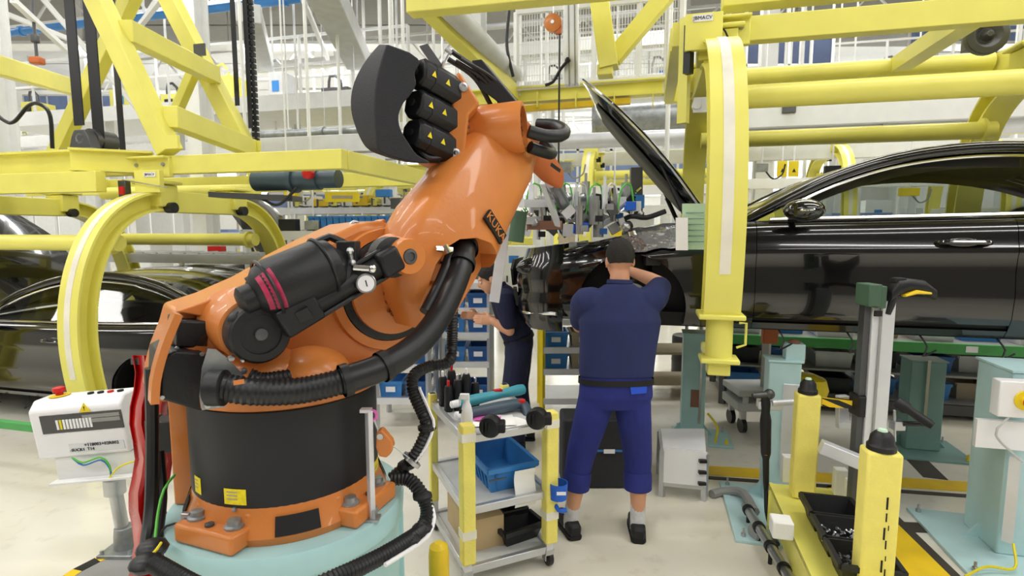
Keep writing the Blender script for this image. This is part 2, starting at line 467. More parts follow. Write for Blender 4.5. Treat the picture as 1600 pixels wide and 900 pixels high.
# ------------------------------------------------------------------ robot pedestal
Zp = .785
ped = thing('robot_pedestal', 'round pale mint painted steel pedestal under the orange robot', 'pedestal', R0)
part(MB().lathe([(0.4344, 0), (0.4344, Zp - .11), (0.4543, Zp - .09), (0.4588, Zp - .02), (0.4507, Zp), (0.2715, Zp)], R0, n=64), 'drum', 'mint', ped)
for i in range(8):
    a = 2 * math.pi * i / 8 + .2; d = V((math.cos(a), math.sin(a), 0))
    part(MB().beam(R0 + d * 0.4389, R0 + d * 0.4389 + V((0, 0, Zp - .12)), .025, .03, d), 'rib', 'mint', ped, bevel=.004)
part(MB().lathe([(0.5430, 0), (0.5430, .025), (0.4299, .03)], R0, n=48), 'foot_ring', 'mint', ped)
# ------------------------------------------------------------------ robot
rob = thing('industrial_robot', 'large orange six axis robot arm with black counterweight and hoses', 'robot', R0 + V((0, 0, Zp)))
def rpt(mb, name, mat, parent=None, bevel=0, angle=35, label=None): return part(mb, name, mat, parent or rob, bevel, angle, label)
base = rpt(MB().lathe([(0.1810, Zp + .001), (0.3756, Zp + .001), (0.3846, Zp + .03), (0.3729, Zp + .055), (0.3530, Zp + .105), (0.3484, Zp + .15), (0.1810, Zp + .15)], R0, n=64), 'base_casting', 'orange')
def lug(ang, w=.27):
    d = V((math.cos(ang), math.sin(ang), 0)); x = V((-d.y, d.x, 0))
    c = R0 + d * 0.3575 + V((0, 0, Zp + .037))
    rot = Matrix((d, x, V((0, 0, 1)))).transposed()
    l = rpt(MB().box(c, (.13, w, .07), rot).box(c + V((0, 0, .05)) - d * .045 + x * w * .33, (.05, w * .3, .05), rot).box(c + V((0, 0, .05)) - d * .045 - x * w * .33, (.05, w * .3, .05), rot), 'mounting_lug', 'orange', bevel=.012)
    for q in (-1, 1):
        p = c + x * q * w * .32 + V((0, 0, .035)) + d * .005
        rpt(MB().lathe([(.034, 0), (.034, .008), (.024, .012), (.022, .028), (.012, .03)], p, n=12), 'bolt', 'galv', l)
    p = c + V((0, 0, .03)) + d * .03
    rpt(MB().lathe([(.016, 0), (.016, .014), (.008, .016)], p, n=10), 'pin', 'dark_steel', l)
fa = math.atan2(-1, -.33)
a0 = math.atan2(gr(362, 838, .77).y - R0.y, gr(362, 838, .77).x - R0.x)
for k in range(4): lug(a0 + k * math.pi / 2)
# dark pocket openings in the base
for k in range(4):
    a = a0 + math.pi / 4 + .02 + k * math.pi / 2
    vs = []
    for z, rr in ((Zp + .035, .3865), (Zp + .098, .362)):
        vs.append([R0 + V((math.cos(a + q), math.sin(a + q), 0)) * rr + V((0, 0, z)) for q in [(-.2 + .4 * i / 8) for i in range(9)]])
    rpt(MB().grid(vs), 'pocket', 'black_matte')
cov = rpt(MB().lathe([(0.3484, Zp + .12), (0.3530, Zp + .135), (0.3530, 1.255), (0.3439, 1.265), (0.2715, 1.27)], R0, n=72), 'base_cover', 'cover_black')
def on_cover(px, py, rr=0.3557):
    d = ray(px, py); o = V((0, 0, EYE)) - R0
    A = d.x ** 2 + d.y ** 2; B = 2 * (o.x * d.x + o.y * d.y); C = o.x ** 2 + o.y ** 2 - rr * rr
    k = (-B - math.sqrt(max(0, B * B - 4 * A * C))) / (2 * A); return V((0, 0, EYE)) + d * k
def label_on_cover(px0, py0, px1, py1, name):
    a = on_cover(px0, py0); b = on_cover(px1, py1)
    t0 = math.atan2(a.y - R0.y, a.x - R0.x); t1 = math.atan2(b.y - R0.y, b.x - R0.x)
    mb = MB(); mb.grid([[R0 + V((math.cos(t0 + (t1 - t0) * i / 6) * 0.3543, math.sin(t0 + (t1 - t0) * i / 6) * 0.3543, z)) for i in range(7)] for z in (a.z, b.z)])
    o = rpt(mb, name, 'label_yellow', cov)
    g = MB()
    for k in range(3):
        zz = a.z + (b.z - a.z) * (.25 + .22 * k)
        g.grid([[R0 + V((math.cos(t0 + (t1 - t0) * (.12 + .5 * i / 4)) * 0.3549, math.sin(t0 + (t1 - t0) * (.12 + .5 * i / 4)) * 0.3549, zz + q)) for i in range(5)] for q in (0, .005)])
    rpt(g, 'print', 'tan', cov)
label_on_cover(303, 742, 314, 774, 'warning_label'); label_on_cover(349, 763, 385, 790, 'warning_label'); label_on_cover(582, 727, 597, 752, 'warning_label')
for px, py in ((366, 796), (590, 757)):
    p = on_cover(px, py); d = (p - R0); d.z = 0
    rpt(MB().ball(p, .009, 8), 'screw', 'steel', cov)
rpt(MB().lathe([(0.3575, 1.262), (0.3729, 1.27), (0.3747, 1.315), (0.3575, 1.33), (0.1810, 1.335)], R0, n=72), 'turntable', 'orange')
# connection post on the left of the base
d = V((-1, -.06, 0)).normalized(); x = V((-d.y, d.x, 0))
q = R0 + d * 0.3955
rpt(MB().beam(q + V((0, 0, Zp + .002)), q + V((0, 0, 1.22)), .12, .085, d).prism([q + x * .06 + V((0, 0, 1.22)), q + x * .06 + d * -.04 + V((0, 0, 1.22)), q + x * .06 - d * .04 + V((0, 0, 1.28))], -x * .12), 'cable_post', 'orange', bevel=.006)
q2 = q + d * .085 + V((0, 0, 1.06))
jb = rpt(MB().beam(q2 - V((0, 0, .065)), q2 + V((0, 0, .065)), .09, .08, d), 'junction_box', 'black_plastic', bevel=.006)
rpt(MB().beam(q2 - V((0, 0, .07)) + d * .05, q2 + V((0, 0, .07)) + d * .05, .10, .012, d), 'box_lid', 'dark_steel', jb)
# column (rotating) : side castings
col_out = [(262, 600), (300, 520), (330, 500), (395, 452), (450, 405), (500, 378), (560, 350), (600, 345), (655, 372), (668, 440), (660, 505), (628, 545), (605, 590), (560, 612), (330, 612)]
c0 = -.02
P = [RP(x_, y_, .10) for x_, y_ in col_out]
colm = rpt(MB().prism(P, -RA * .34), 'rotating_column', 'orange', bevel=.03)
# flange above the column (sloping shelf plate) and rear fan plate
fan = [(238, 626), (243, 590), (252, 556), (268, 515), (276, 486), (330, 468), (392, 440), (470, 395), (470, 470), (400, 500), (330, 505), (300, 520), (268, 585), (262, 630)]
P = [RP(x_, y_, .02) for x_, y_ in fan]
rpt(MB().prism(P, -RA * .30), 'rear_casting', 'orange', bevel=.012)
tp = [(276, 487), (392, 445), (396, 492), (330, 498)]
rpt(MB().prism([RP(x_, y_, .06) for x_, y_ in tp], -RA * .06), 'shelf_plate', 'orange', bevel=.006)
# black motor boxes behind
for out, c, tk in (([(276, 500), (330, 503), (328, 545), (275, 543)], .10, .2), ([(252, 560), (274, 548), (318, 552), (336, 562), (330, 640), (312, 642), (250, 624)], .16, .3)):
    m_ = rpt(MB().prism([RP(x_, y_, c) for x_, y_ in out], -RA * tk), 'motor_box', 'black_plastic', bevel=.008)
    for (sx, sy) in (out[0], out[-1], out[2]):
        p = RP(sx * .92 + .08 * 290, sy * .94 + .06 * 570, c)
        rpt(MB().lathe([(.008, 0), (.007, .006)], p, RA, 8), 'screw', 'steel', m_)
# lower casting bulges
rpt(MB().ball(RP(485, 585, .20), .15, 24, (1, 1, .72)), 'gearbox_dome', 'orange')
rpt(MB().ball(RP(400, 575, .12), .14, 20, (1.3, 1, .6)), 'gearbox_bulge', 'orange')
rim = [RP(a, b, .16) for a, b in [(240, 628), (242, 595), (250, 560), (262, 525), (277, 490)]]
rpt(MB().sweep(smooth_path(rim, .03), [(-.035, -.012), (.035, -.012), (.035, .012), (-.035, .012)], RA), 'rear_rim', 'orange')
# steel hose bracket
br = [(325, 545), (338, 546), (356, 560), (392, 598), (352, 628), (351, 636), (316, 641), (312, 620), (316, 575)]
bk = rpt(MB().prism([RP(x_, y_, .30) for x_, y_ in br], -RA * .006), 'hose_bracket', 'galv')
for sx, sy in ((324, 633), (341, 631), (381, 580), (361, 560)):
    rpt(MB().lathe([(.012, 0), (.01, .006), (.004, .007)], RP(sx, sy, .302), RA, 8), 'bolt', 'steel', bk)
# axis 2 housing
C2 = RP(612, 452, .12)
hz = rpt(MB().lathe([(.20, -.34), (.262, -.30), (.268, -.02), (.262, .0), (.225, 0), (.225, -.05), (.1, -.05)], C2, RA, 64), 'shoulder_housing', 'orange')
rpt(MB().lathe([(.21, -.04), (.222, -.03), (.222, .004), (.208, .008), (.1, .01)], C2, RA, 48), 'seal_ring', 'black_plastic')
rpt(MB().lathe([(.19, -.02), (.19, .03), (.17, .04), (.05, .045)], C2, RA, 48), 'gear_cover', 'orange')
def lattice(center, pts2, name, px_r, c, parent):
    mb = MB()
    for (sx, sy) in pts2:
        p = RP(sx, sy, c)
        mb.lathe([(px_r, -.002), (px_r * 1.05, .006), (px_r * .6, .006), (px_r * .55, -.002)], p, RA, 10)
    rpt(mb, name, 'orange_lattice', parent)
# shoulder web on top left with eyebolt
rpt(MB().prism([RP(x_, y_, -.02) for x_, y_ in [(505, 382), (548, 366), (585, 352), (602, 341), (606, 348), (575, 378), (530, 420), (505, 420)]], -RA * .08), 'shoulder_web', 'orange', bevel=.01)
eb = RP(555, 365, .0)
rpt(MB().tube([eb + V((0, 0, .03)) + (FR * math.cos(k) + V((0, 0, 1)) * math.sin(k)) * .022 for k in [i * math.pi / 6 for i in range(13)]], .006, 6).cyl(eb - V((0, 0, .02)), eb + V((0, 0, .012)), .008, n=8), 'eyebolt', 'steel')
# counterbalance: rear pivot boss, cylinder, accumulator
pr = RP(407, 522, .36)
rpt(MB().lathe([(.13, -.32), (.112, -.28), (.108, -.09), (.10, -.085)], pr, RA, 40), 'pivot_boss', 'orange')
cb = rpt(MB().lathe([(.092, -.09), (.098, -.08), (.098, .0), (.09, .01), (.066, .012), (.064, .004), (.02, .004)], pr, RA, 40), 'pivot_eye', 'black_plastic')
rpt(MB().lathe([(.022, .0), (.02, .014), (.008, .016)], pr, RA, 12), 'pin', 'dark_steel', cb)
rpt(MB().lathe([(.006, 0), (.004, .012)], pr + V((0, 0, -.08)) + RA * .0 - FR * .06, RA, 8), 'grease_nipple', 'steel', cb)
pe = RP(612, 402, .36)
ax = (pe - pr).normalized()
cyl = rpt(MB().beam(pr + ax * .06, pr + ax * .20, .10, .125, RA).cyl(pr + ax * .1, pr + ax * .52, .045, n=24), 'balance_cylinder', 'black_plastic', bevel=.01)
rpt(MB().beam(pr + ax * .12 + RA * .046, pr + ax * .16 + RA * .062, .04, .04, RA), 'clamp', 'black_plastic', cyl)
for q in (-1, 1):
    nrm = RA.cross(ax)
    rpt(MB().cyl(pr + ax * .15 + nrm * .05 * q + RA * .02, pr + ax * .5 + nrm * .05 * q + RA * .02, .009, n=8), 'tie_rod', 'black_rubber', cyl)
rpt(MB().beam(pr + ax * .46, pr + ax * .55, .10, .13, RA), 'cylinder_head', 'black_plastic', cyl, bevel=.015)
rpt(MB().cyl(pr + ax * .5, pe, .03, n=20), 'piston_rod', 'dark_steel', cyl)
rpt(MB().lathe([(.07, -.05), (.078, -.045), (.078, .015), (.07, .02), (.03, .02)], pe, RA, 32), 'rod_eye', 'black_plastic', cyl)
gp = RP(572, 443, .43)
gd = (V((0, 0, EYE)) - gp).normalized()
gg = rpt(MB().lathe([(.034, -.03), (.036, 0), (.033, .004), (.03, .0), (.001, .0)], gp, gd, 24), 'pressure_gauge', 'steel')
rpt(MB().lathe([(.029, .001), (.001, .0015)], gp, gd, 24), 'dial', 'white_plastic', gg)
rpt(MB().beam(gp + gd * .003 - V((0, 0, .01)) + RA * .008, gp + gd * .003 + V((0, 0, .012)) - RA * .004, .004, .001, gd), 'needle', 'ink', gg)
rpt(MB().cyl(RP(553, 418, .40), RP(582, 420, .44), .012, n=10).ball(RP(582, 420, .44), .016, 10), 'bleed_valve', 'chrome')
ta, tb = RP(402, 462, .34), RP(528, 408, .34)
td = (tb - ta).normalized(); tl = (tb - ta).length
tank = rpt(MB().lathe([(.012, -.02), (.055, -.012), (.09, .02), (.104, .06), (.104, tl - .07), (.088, tl - .02), (.045, tl + .01), (.03, tl + .03), (.028, tl + .07), (.01, tl + .07)], ta, td, 40), 'accumulator_tank', 'black_plastic')
mb = MB()
x_ = td.orthogonal().normalized(); 
up_t = (V((0, 0, 1)) - td * td.z).normalized(); sd_t = td.cross(up_t)
vs = []
for z_, rr in ((.004, .082), (.035, .0965), (.055, .1045)):
    vs.append([ta + td * z_ + (RA * math.cos(q) - RA.cross(td) * math.sin(q)) * rr for q in [-.9 + 1.5 * i / 10 for i in range(11)]])
rpt(mb.grid(vs), 'warning_sticker', 'maroon_label', tank)
rpt(MB().lathe([(.035, -.06), (.05, -.05), (.05, -.005), (.03, 0)], ta, td, 16).ball(ta - td * .07 - V((0, 0, .05)), .03, 12), 'tank_valve', 'black_plastic', tank)
for q in (.12, .8):
    rpt(MB().tube([ta + td * tl * q + (up_t * math.cos(k) + sd_t * math.sin(k)) * .106 for k in [i * math.pi / 12 for i in range(25)]], .006, 6), 'tank_strap', 'black_rubber', tank)
rpt(MB().tube(smooth_path([tb + td * .05, tb + td * .075 + up_t * .02, RP(540, 440, .38), RP(548, 455, .36)], .02), .022, 10).box(RP(545, 396, .34), (.07, .07, .09)).cyl(RP(545, 396, .36), RP(556, 392, .36), .02, n=10), 'valve_block', 'black_plastic', tank, bevel=.004)
rpt(MB().cyl(RP(546, 388, .38), RP(552, 420, .38), .008, n=8).ball(RP(547, 392, .39), .014, 8).ball(RP(551, 410, .39), .012, 8), 'fitting', 'steel', tank)
# cradle rail behind the tank
rpt(MB().tube(smooth_path([RP(385, 440, .22), RP(440, 408, .24), RP(505, 374, .26), RP(520, 372, .27), RP(545, 384, .3)], .03), .014, 8), 'guard_rail', 'black_rubber')
# ------------------------------------------------------------------ link arm
def sect(px, py, wpx, c, depth, tx, ty, p=3.2):
    """oval section centred on a pixel of plane c; half width wpx pixels along image direction (tx,ty)"""
    o = RP(px, py, c); e = RP(px + tx * wpx, py + ty * wpx, c) - o
    return ring_pts(o, e, RA, 1, depth, 28, p)
nx, ny = .84, .54
link_secs = [(786, 208, 40, .02, .11), (782, 226, 50, .03, .13), (768, 252, 57, .05, .15), (746, 287, 60, .09, .16), (722, 325, 65, .13, .165), (700, 362, 71, .16, .17), (682, 400, 74, .18, .17), (668, 440, 68, .17, .16), (658, 480, 54, .16, .14), (654, 512, 36, .15, .11)]
rings = [sect(a, b, w_, c, dp, nx if i < 7 else .97, ny if i < 7 else .2) for i, (a, b, w_, c, dp) in enumerate(link_secs)]
link = rpt(MB().loft(rings), 'link_arm', 'orange')
link.data.shade_smooth()
hole = [(632, 470), (648, 410), (664, 384), (684, 373), (712, 371), (736, 379), (750, 396), (752, 420), (742, 455), (722, 500), (700, 540), (640, 560)]
cut(link, MB().prism([RP(a, b, .165) for a, b in hole], RA * .4))
bv = link.modifiers.new('bevel', 'BEVEL'); bv.width = .012; bv.segments = 3; bv.limit_method = 'ANGLE'; bv.angle_limit = math.radians(50)
lattice(None, [(663, 392), (668, 388), (674, 388), (680, 392), (686, 397), (668, 400), (675, 402), (682, 406), (688, 410), (678, 412)], 'casting_cells', .010, .168, link)
lattice(None, [(602, 446), (608, 452), (602, 458), (610, 464), (605, 471), (612, 477), (608, 485), (614, 490), (600, 439)], 'casting_cells', .010, .168, hz)
# web between hub and link
rpt(MB().prism([RP(a, b, .22) for a, b in [(645, 440), (690, 440), (684, 500), (668, 512), (650, 506), (640, 470)]], -RA * .12), 'hub_web', 'orange', bevel=.02)
pb = RP(641, 401, .42)
bo = rpt(MB().lathe([(.085, -.16), (.074, -.1), (.07, -.02), (.066, 0), (.03, .0), (.028, -.01), (.001, -.01)], pb, RA, 36), 'pin_boss', 'orange')
rpt(MB().lathe([(.03, -.008), (.028, .004), (.018, .006), (.016, 0), (.001, 0)], pb, RA, 20), 'pin_bolt', 'dark_steel', bo)
# logo plate: orange letters in a black frame
deps = bpy.context.evaluated_depsgraph_get(); deps.update()
bvh = BVHTree.FromObject(link, deps)
def on_link(px, py):
    d = ray(px, py).normalized(); h = bvh.ray_cast(V((0, 0, EYE)) - ROOT[link], d)
    return (h[0] + ROOT[link], h[1]) if h[0] else (RP(px, py, .34), RA)
lo, ln = on_link(772, 355)
if ln.dot(RA) < 0: ln = -ln
lx = RP(790, 377, .3) - RP(760, 335, .3); lx = (lx - ln * lx.dot(ln)).normalized(); ly = ln.cross(lx).normalized()
lo = lo + ln * .012
def rect_frame(c, ux, uy, w, h, t, nrm, d=.004):
    mb = MB(); c = V(c)
    for a, b, ww, hh in ((0, h / 2, w + t, t), (0, -h / 2, w + t, t), (w / 2, 0, t, h), (-w / 2, 0, t, h)):
        o = c + ux * a + uy * b
        mb.prism([o - ux * ww / 2 - uy * hh / 2, o + ux * ww / 2 - uy * hh / 2, o + ux * ww / 2 + uy * hh / 2, o - ux * ww / 2 + uy * hh / 2], nrm * d)
    return mb
def quad(c, ux, uy, w, h, nrm, d=.003):
    c = V(c); return MB().prism([c - ux * w / 2 - uy * h / 2, c + ux * w / 2 - uy * h / 2, c + ux * w / 2 + uy * h / 2, c - ux * w / 2 + uy * h / 2], nrm * d)
lg = rpt(quad(lo - ln * .014, lx, ly, .155, .06, ln, .014), 'logo_plate', 'ink', link)
rpt(text_mesh('KUKA', .058, lo + ln * .001, lx, ly, .003), 'lettering', 'orange', link)
# ------------------------------------------------------------------ upper arm head
axh = V((.93, -.30, .06)).normalized()
hc = at(779, 200, 2.64)
def hub_c(px, py, Y): return at(px, py, Y)
hl, hr = at(724, 207, 2.76), at(819, 198, 2.70)
hd = (hr - hl).normalized(); hlen = (hr - hl).length
head = rpt(MB().lathe([(.10, 0), (.122, .01), (.122, .055), (.112, .06), (.112, .085), (.118, .10), (.122, hlen - .02), (.116, hlen), (.098, hlen), (.096, hlen - .03), (.01, hlen - .03)], hl, hd, 56), 'elbow_housing', 'orange')
mb = MB(); up_h = (V((0, 0, 1)) - hd * hd.z).normalized(); sh = hd.cross(up_h)
for k in range(24):
    a = 2 * math.pi * k / 24
    mb.lathe([(.007, 0), (.006, .008)], hl + hd * .058 + (up_h * math.cos(a) + sh * math.sin(a)) * .117, hd, 6)
rpt(mb, 'bolt_ring', 'brown', head)
mb = MB()
for k in range(40):
    a = k * 2.4; r_ = .088 * math.sqrt((k + .5) / 40)
    mb.lathe([(.010, 0), (.010, .006), (.006, .006), (.006, 0)], hr - hd * .028 + (up_h * math.cos(a) + sh * math.sin(a)) * r_, hd, 8)
rpt(mb, 'casting_cells', 'orange_lattice', head)
# motor flange
d4 = (-FR * .93 + V((0, 0, .36))).normalized()          # from the elbow back along the motors
d4 = V((-.80, -.45, .40)).normalized()
fl = [(700, 110), (716, 112), (726, 130), (752, 163), (752, 240), (726, 262), (708, 264), (694, 250), (688, 236)]
Yf = 2.66
P = [at(a, b, Yf) for a, b in fl]
flange = rpt(MB().prism([at(a, b, 2.52) for a, b in [(714, 110), (722, 116), (750, 160), (733, 178), (726, 240), (716, 264), (703, 266), (692, 246)]], V((-.02, .17, -.01))), 'motor_flange', 'orange', bevel=.012)
for sx, sy in ((724, 136), (712, 239)):
    rpt(MB().lathe([(.022, -.01), (.02, .006), (.011, .008), (.01, .0), (.001, 0)], at(sx, sy, 2.515), V((.2, -1, 0)), 16), 'bolt', 'steel', flange)
tray = rpt(MB().prism([at(a, b, 2.55) for a, b in [(640, 240), (668, 254), (700, 268), (712, 278), (735, 270), (735, 255), (700, 250), (665, 238)]], V((-.02, .2, -.01))), 'flange_skirt', 'orange', bevel=.01)
def motor(p_end, p_root, wd):
    d = (p_root - p_end).normalized(); up = (V((0, 0, 1)) - d * d.z).normalized(); s_ = d.cross(up); ln_ = (p_root - p_end).length
    def ring(z, k): 
        c = p_end + d * z; a = wd * k; b = wd * k * .55
        return [c + up * y_ + s_ * x_ for x_, y_ in ((a, b), (b, a), (-b, a), (-a, b), (-a, -b), (-b, -a), (b, -a), (a, -b))]
    m_ = rpt(MB().loft([ring(0, .8), ring(.015, .95), ring(.06, .95), ring(.065, 1), ring(ln_, 1)]), 'wrist_motor', 'black_plastic', bevel=.004)
    rpt(MB().lathe([(.018, -.012), (.016, 0)], p_end, d, 12), 'motor_plug', 'black_matte', m_)
    for z_ in (.05, ln_ * .55):
        o = p_end + d * z_ + s_ * 0
        best = max((s_, -s_, up, -up), key=lambda q: q.dot(-ray(670, 170).normalized()))
        f_ = best; c = o + f_ * (wd * 1.003)
        e = d; g = f_.cross(e)
        if g.z < 0: g = -g
        rpt(MB().prism([c - e * .014 - g * .012, c + e * .014 - g * .012, c + g * .014], f_ * .001), 'warning_triangle', 'label_yellow', m_)
    return m_
for (ex, ey), (rx_, ry_), w_ in (((650, 112), (712, 148), .063), ((645, 160), (706, 192), .063), ((642, 207), (702, 236), .068)):
    motor(at(ex, ey, 2.40), at(rx_, ry_, 2.58), w_)
rpt(MB().tube(smooth_path([at(650, 230, 2.42), at(668, 246, 2.44), at(690, 246, 2.5), at(704, 240, 2.6)], .02), .012, 8).tube(smooth_path([at(646, 236, 2.43), at(664, 250, 2.45), at(686, 252, 2.5)], .02), .009, 8), 'motor_cable', 'black_rubber')
# counterweight: a thick crescent wrapping round the motors' back
cw_front = [(605, 70), (640, 82), (654, 95), (648, 112), (650, 130), (638, 150), (632, 160), (622, 185), (628, 205), (640, 225), (650, 240), (668, 250), (650, 252), (625, 247), (600, 238), (588, 228)]
cw_rim = [(605, 70), (596, 95), (588, 130), (585, 165), (586, 200), (588, 228)]
cw_back = [(600, 76), (572, 100), (556, 135), (549, 172), (553, 205), (570, 225)]
P = [at(a, b, 2.36) for a, b in cw_front]
cwo = MB(); rows = []
cwbody = [(603, 72), (640, 82), (656, 96), (648, 114), (650, 132), (640, 150), (631, 160), (623, 180), (626, 202), (640, 226), (652, 242), (672, 254), (650, 254), (622, 248), (600, 240), (589, 230), (586, 200), (585, 165), (588, 130), (595, 98)]
_c = [V((a, b, 0)) for a, b in cwbody]; _c = smooth_path(_c[1:] + [_c[0]], 6); cwbody = [(605, 69)] + [(p.x, p.y) for p in _c]
front = [at(a, b, 2.30) for a, b in cwbody]
back = []
for a, b in cwbody:
    if a < 606: back.append(at(a - 38 + (abs(b - 155) / 85) ** 2 * 26, b, 2.46))
    else: back.append(at(a - 10, b, 2.56))
n_ = len(front)
mb = MB(); mb.add(front + back, [tuple(range(n_))[::-1], tuple(range(n_, 2 * n_))] + [(i, (i + 1) % n_, n_ + (i + 1) % n_, n_ + i) for i in range(n_)])
rpt(mb, 'counterweight', 'black_foam', bevel=.012, angle=40)
# energy chain, hoses above the flange
mb = MB()
for (a, b, c, d_, r_) in ((705, 80, 800, 178, .012), (712, 95, 790, 176, .01), (700, 92, 770, 170, .012), (720, 92, 808, 172, .009)):
    p0 = at(a, b, 2.78); p1 = at(c, d_, 2.9)
    mb.tube(smooth_path([p0, (p0 + p1) / 2 + V((.02, 0, .03)), p1], .03), r_, 6)
rpt(mb, 'cable_bundle', 'black_rubber')
rpt(MB().prism([at(a, b, 2.84) for a, b in [(736, 94), (752, 92), (815, 168), (800, 176), (752, 140)]], V((.03, .1, 0))), 'cable_guide', 'black_plastic', bevel=.006)
rpt(MB().cyl(at(697, 76, 2.78), at(706, 84, 2.78), .012, n=8).tube(smooth_path([at(700, 84, 2.78), at(692, 100, 2.78), at(690, 112, 2.8)], .02), .008, 6), 'cable_clamp', 'steel')
rpt(MB().prism([at(a, b, 2.75) for a, b in [(655, 72), (668, 68), (690, 100), (680, 108)]], V((0, .05, 0))), 'terminal_box', 'dark_steel')
# wrist beyond the elbow
wr = rpt(MB().loft([ring_pts(at(x_, y_, Y_), V((0, 0, 1)), V((.7, .6, 0)), rz_, rz_ * .9, 16, 3) for x_, y_, Y_, rz_ in ((800, 205, 2.75, .10), (838, 238, 3.0, .10), (856, 262, 3.15, .085), (872, 278, 3.25, .06))]), 'wrist', 'orange_dark', bevel=.01)
rpt(quad(at(868, 262, 3.06), V((.8, .4, -.5)).normalized(), V((.3, .2, .9)).normalized(), .07, .02, V((.4, -.9, .1)).normalized(), .002), 'logo_mark', 'ink', wr)
rpt(MB().tube(smooth_path([at(826, 205, 2.68), at(850, 212, 2.7), at(875, 212, 2.75), at(882, 205, 2.8), at(866, 196, 2.9), at(840, 195, 2.95)], .03), .032, 12), 'wrist_hose', 'black_rubber')
rpt(MB().tube(smooth_path([at(828, 230, 2.72), at(845, 236, 2.76), at(862, 240, 2.85), at(850, 225, 2.95)], .03), .03, 12), 'wrist_hose', 'black_rubber')
# ------------------------------------------------------------------ hoses
main = [RP(336, 606, .34), RP(352, 606, .36), RP(400, 612, .40), RP(470, 610, .44), RP(540, 594, .47), RP(600, 572, .48), RP(650, 540, .46), RP(686, 495, .42), RP(708, 450, .38), RP(722, 412, .33), RP(726, 388, .26), RP(724, 372, .2)]
hs = rpt(MB().hose(main[:6], .046, .016, 16, .10), 'corrugated_hose', 'black_rubber')
rpt(MB().tube(smooth_path(main[4:], .02), .050, 16), 'hose_sleeve', 'black_rubber')
rpt(MB().tube(smooth_path([p + V((-.055, 0, .02)) for p in main[7:]], .02), .024, 12), 'signal_hose', 'black_rubber')
for k, q in ((4, .058), (5, .058), (9, .058), (10, .062)):
    t_ = (main[min(k + 1, 11)] - main[k - 1]).normalized()
    rpt(MB().lathe([(q, -.014), (q, .014), (q * .8, .014), (q * .8, -.014)], main[k], t_, 20, caps=False), 'hose_clamp', 'black_plastic')
rpt(MB().lathe([(.052, -.02), (.058, -.015), (.058, .03), (.05, .035)], main[0], (main[1] - main[0]), 20), 'hose_collar', 'black_plastic', hs)
rpt(quad(RP(373, 597, .452), FR, V((0, 0, 1)), .03, .014, RA, .003), 'cable_tag', 'orange', hs)
rpt(MB().cyl(RP(680, 388, .36), RP(706, 390, .36), .012, n=8).cyl(RP(694, 384, .36), RP(700, 396, .37), .016, n=8), 'hose_fitting', 'chrome')
rpt(MB().hose([RP(388, 588, .34), RP(410, 595, .35), RP(450, 590, .34)], .03, .014, 10), 'cable_conduit', 'black_rubber')
# drooping hose on the right of the base down to the floor pack
h2 = [at(708, 440, 2.55), at(706, 540, 2.6), at(700, 566, 2.55), at(672, 572, 2.5), at(648, 585, 2.42), at(645, 610, 2.36), at(662, 650, 2.28), at(667, 668, 2.25), at(655, 700, 2.22), at(636, 726, 2.2), at(612, 748, 2.18)]
rpt(MB().hose(h2, .028, .014, 12, .16), 'corrugated_hose', 'black_rubber')
h3 = [at(612, 748, 2.16), at(640, 750, 2.16), at(660, 775, 2.12), at(668, 800, 2.08), at(660, 825, 2.02), at(640, 842, 1.92), at(590, 872, 1.76), at(520, 905, 1.6), at(440, 935, 1.52), at(330, 925, 1.5), at(240, 880, 1.62)]
rpt(MB().hose(h3, .03, .014, 12, .16), 'corrugated_hose', 'black_rubber')
rpt(MB().tube(smooth_path([p + V((.03, -.02, -.012)) for p in h3[1:7]], .03), .008, 6).tube(smooth_path([p + V((.032, -.01, .012)) for p in h2[5:10]], .03), .007, 6), 'signal_cable', 'white_plastic')
for p in (h2[7], h2[9], h3[2], h3[4], h3[5]):
    rpt(MB().ball(p, .042, 10, (1, 1, .5)), 'hose_clip', 'black_plastic')
rpt(MB().lathe([(.045, -.008), (.045, .008), (.03, .008), (.03, -.008)], h2[9] + V((.02, 0, .02)), h2[8] - h2[10], 16, caps=False), 'hose_ring', 'steel')
# tall grey cables at the left rear
rpt(MB().tube(smooth_path([at(236, 575, 1.95), at(238, 680, 1.95), at(236, 790, 1.9), at(228, 862, 1.8), at(232, 885, 1.65)], .05), .022, 10).tube(smooth_path([at(248, 705, 2.0), at(252, 780, 1.95), at(240, 870, 1.8)], .05), .02, 10), 'power_cable', 'black_rubber')
rpt(MB().tube(smooth_path([at(273, 742, 1.98), at(256, 765, 1.9), at(247, 800, 1.85), at(242, 845, 1.78)], .03), .005, 6), 'earth_wire', 'cable_green')
rpt(MB().tube(smooth_path([at(228, 862, 1.7), at(240, 864, 1.68), at(252, 848, 1.72)], .02), .005, 6), 'earth_wire', 'cable_yellow')
for p in (at(238, 857, 1.72), at(228, 880, 1.66)): rpt(MB().ball(p, .05, 12, (1, 1, .6)), 'cable_grommet', 'black_rubber')
# sensor on the pedestal rim
sp = gr(293, 838, Zp)
sn = thing('proximity_sensor', 'small silver sensor block on the mint pedestal rim', 'sensor', sp)
part(MB().box(sp + V((0, 0, .045)), (.03, .02, .09)), 'body', 'steel', sn, bevel=.003)
part(MB().box(sp + V((.006, -.011, .06)), (.014, .004, .03)), 'window', 'blue_bin_dark', sn)
part(MB().tube(smooth_path([sp + V((-.015, 0, .05)), sp + V((-.06, -.02, .05)), sp + V((-.08, -.05, 0)), sp + V((-.075, -.06, -.1))], .02), .004, 6), 'lead', 'black_rubber', sn)
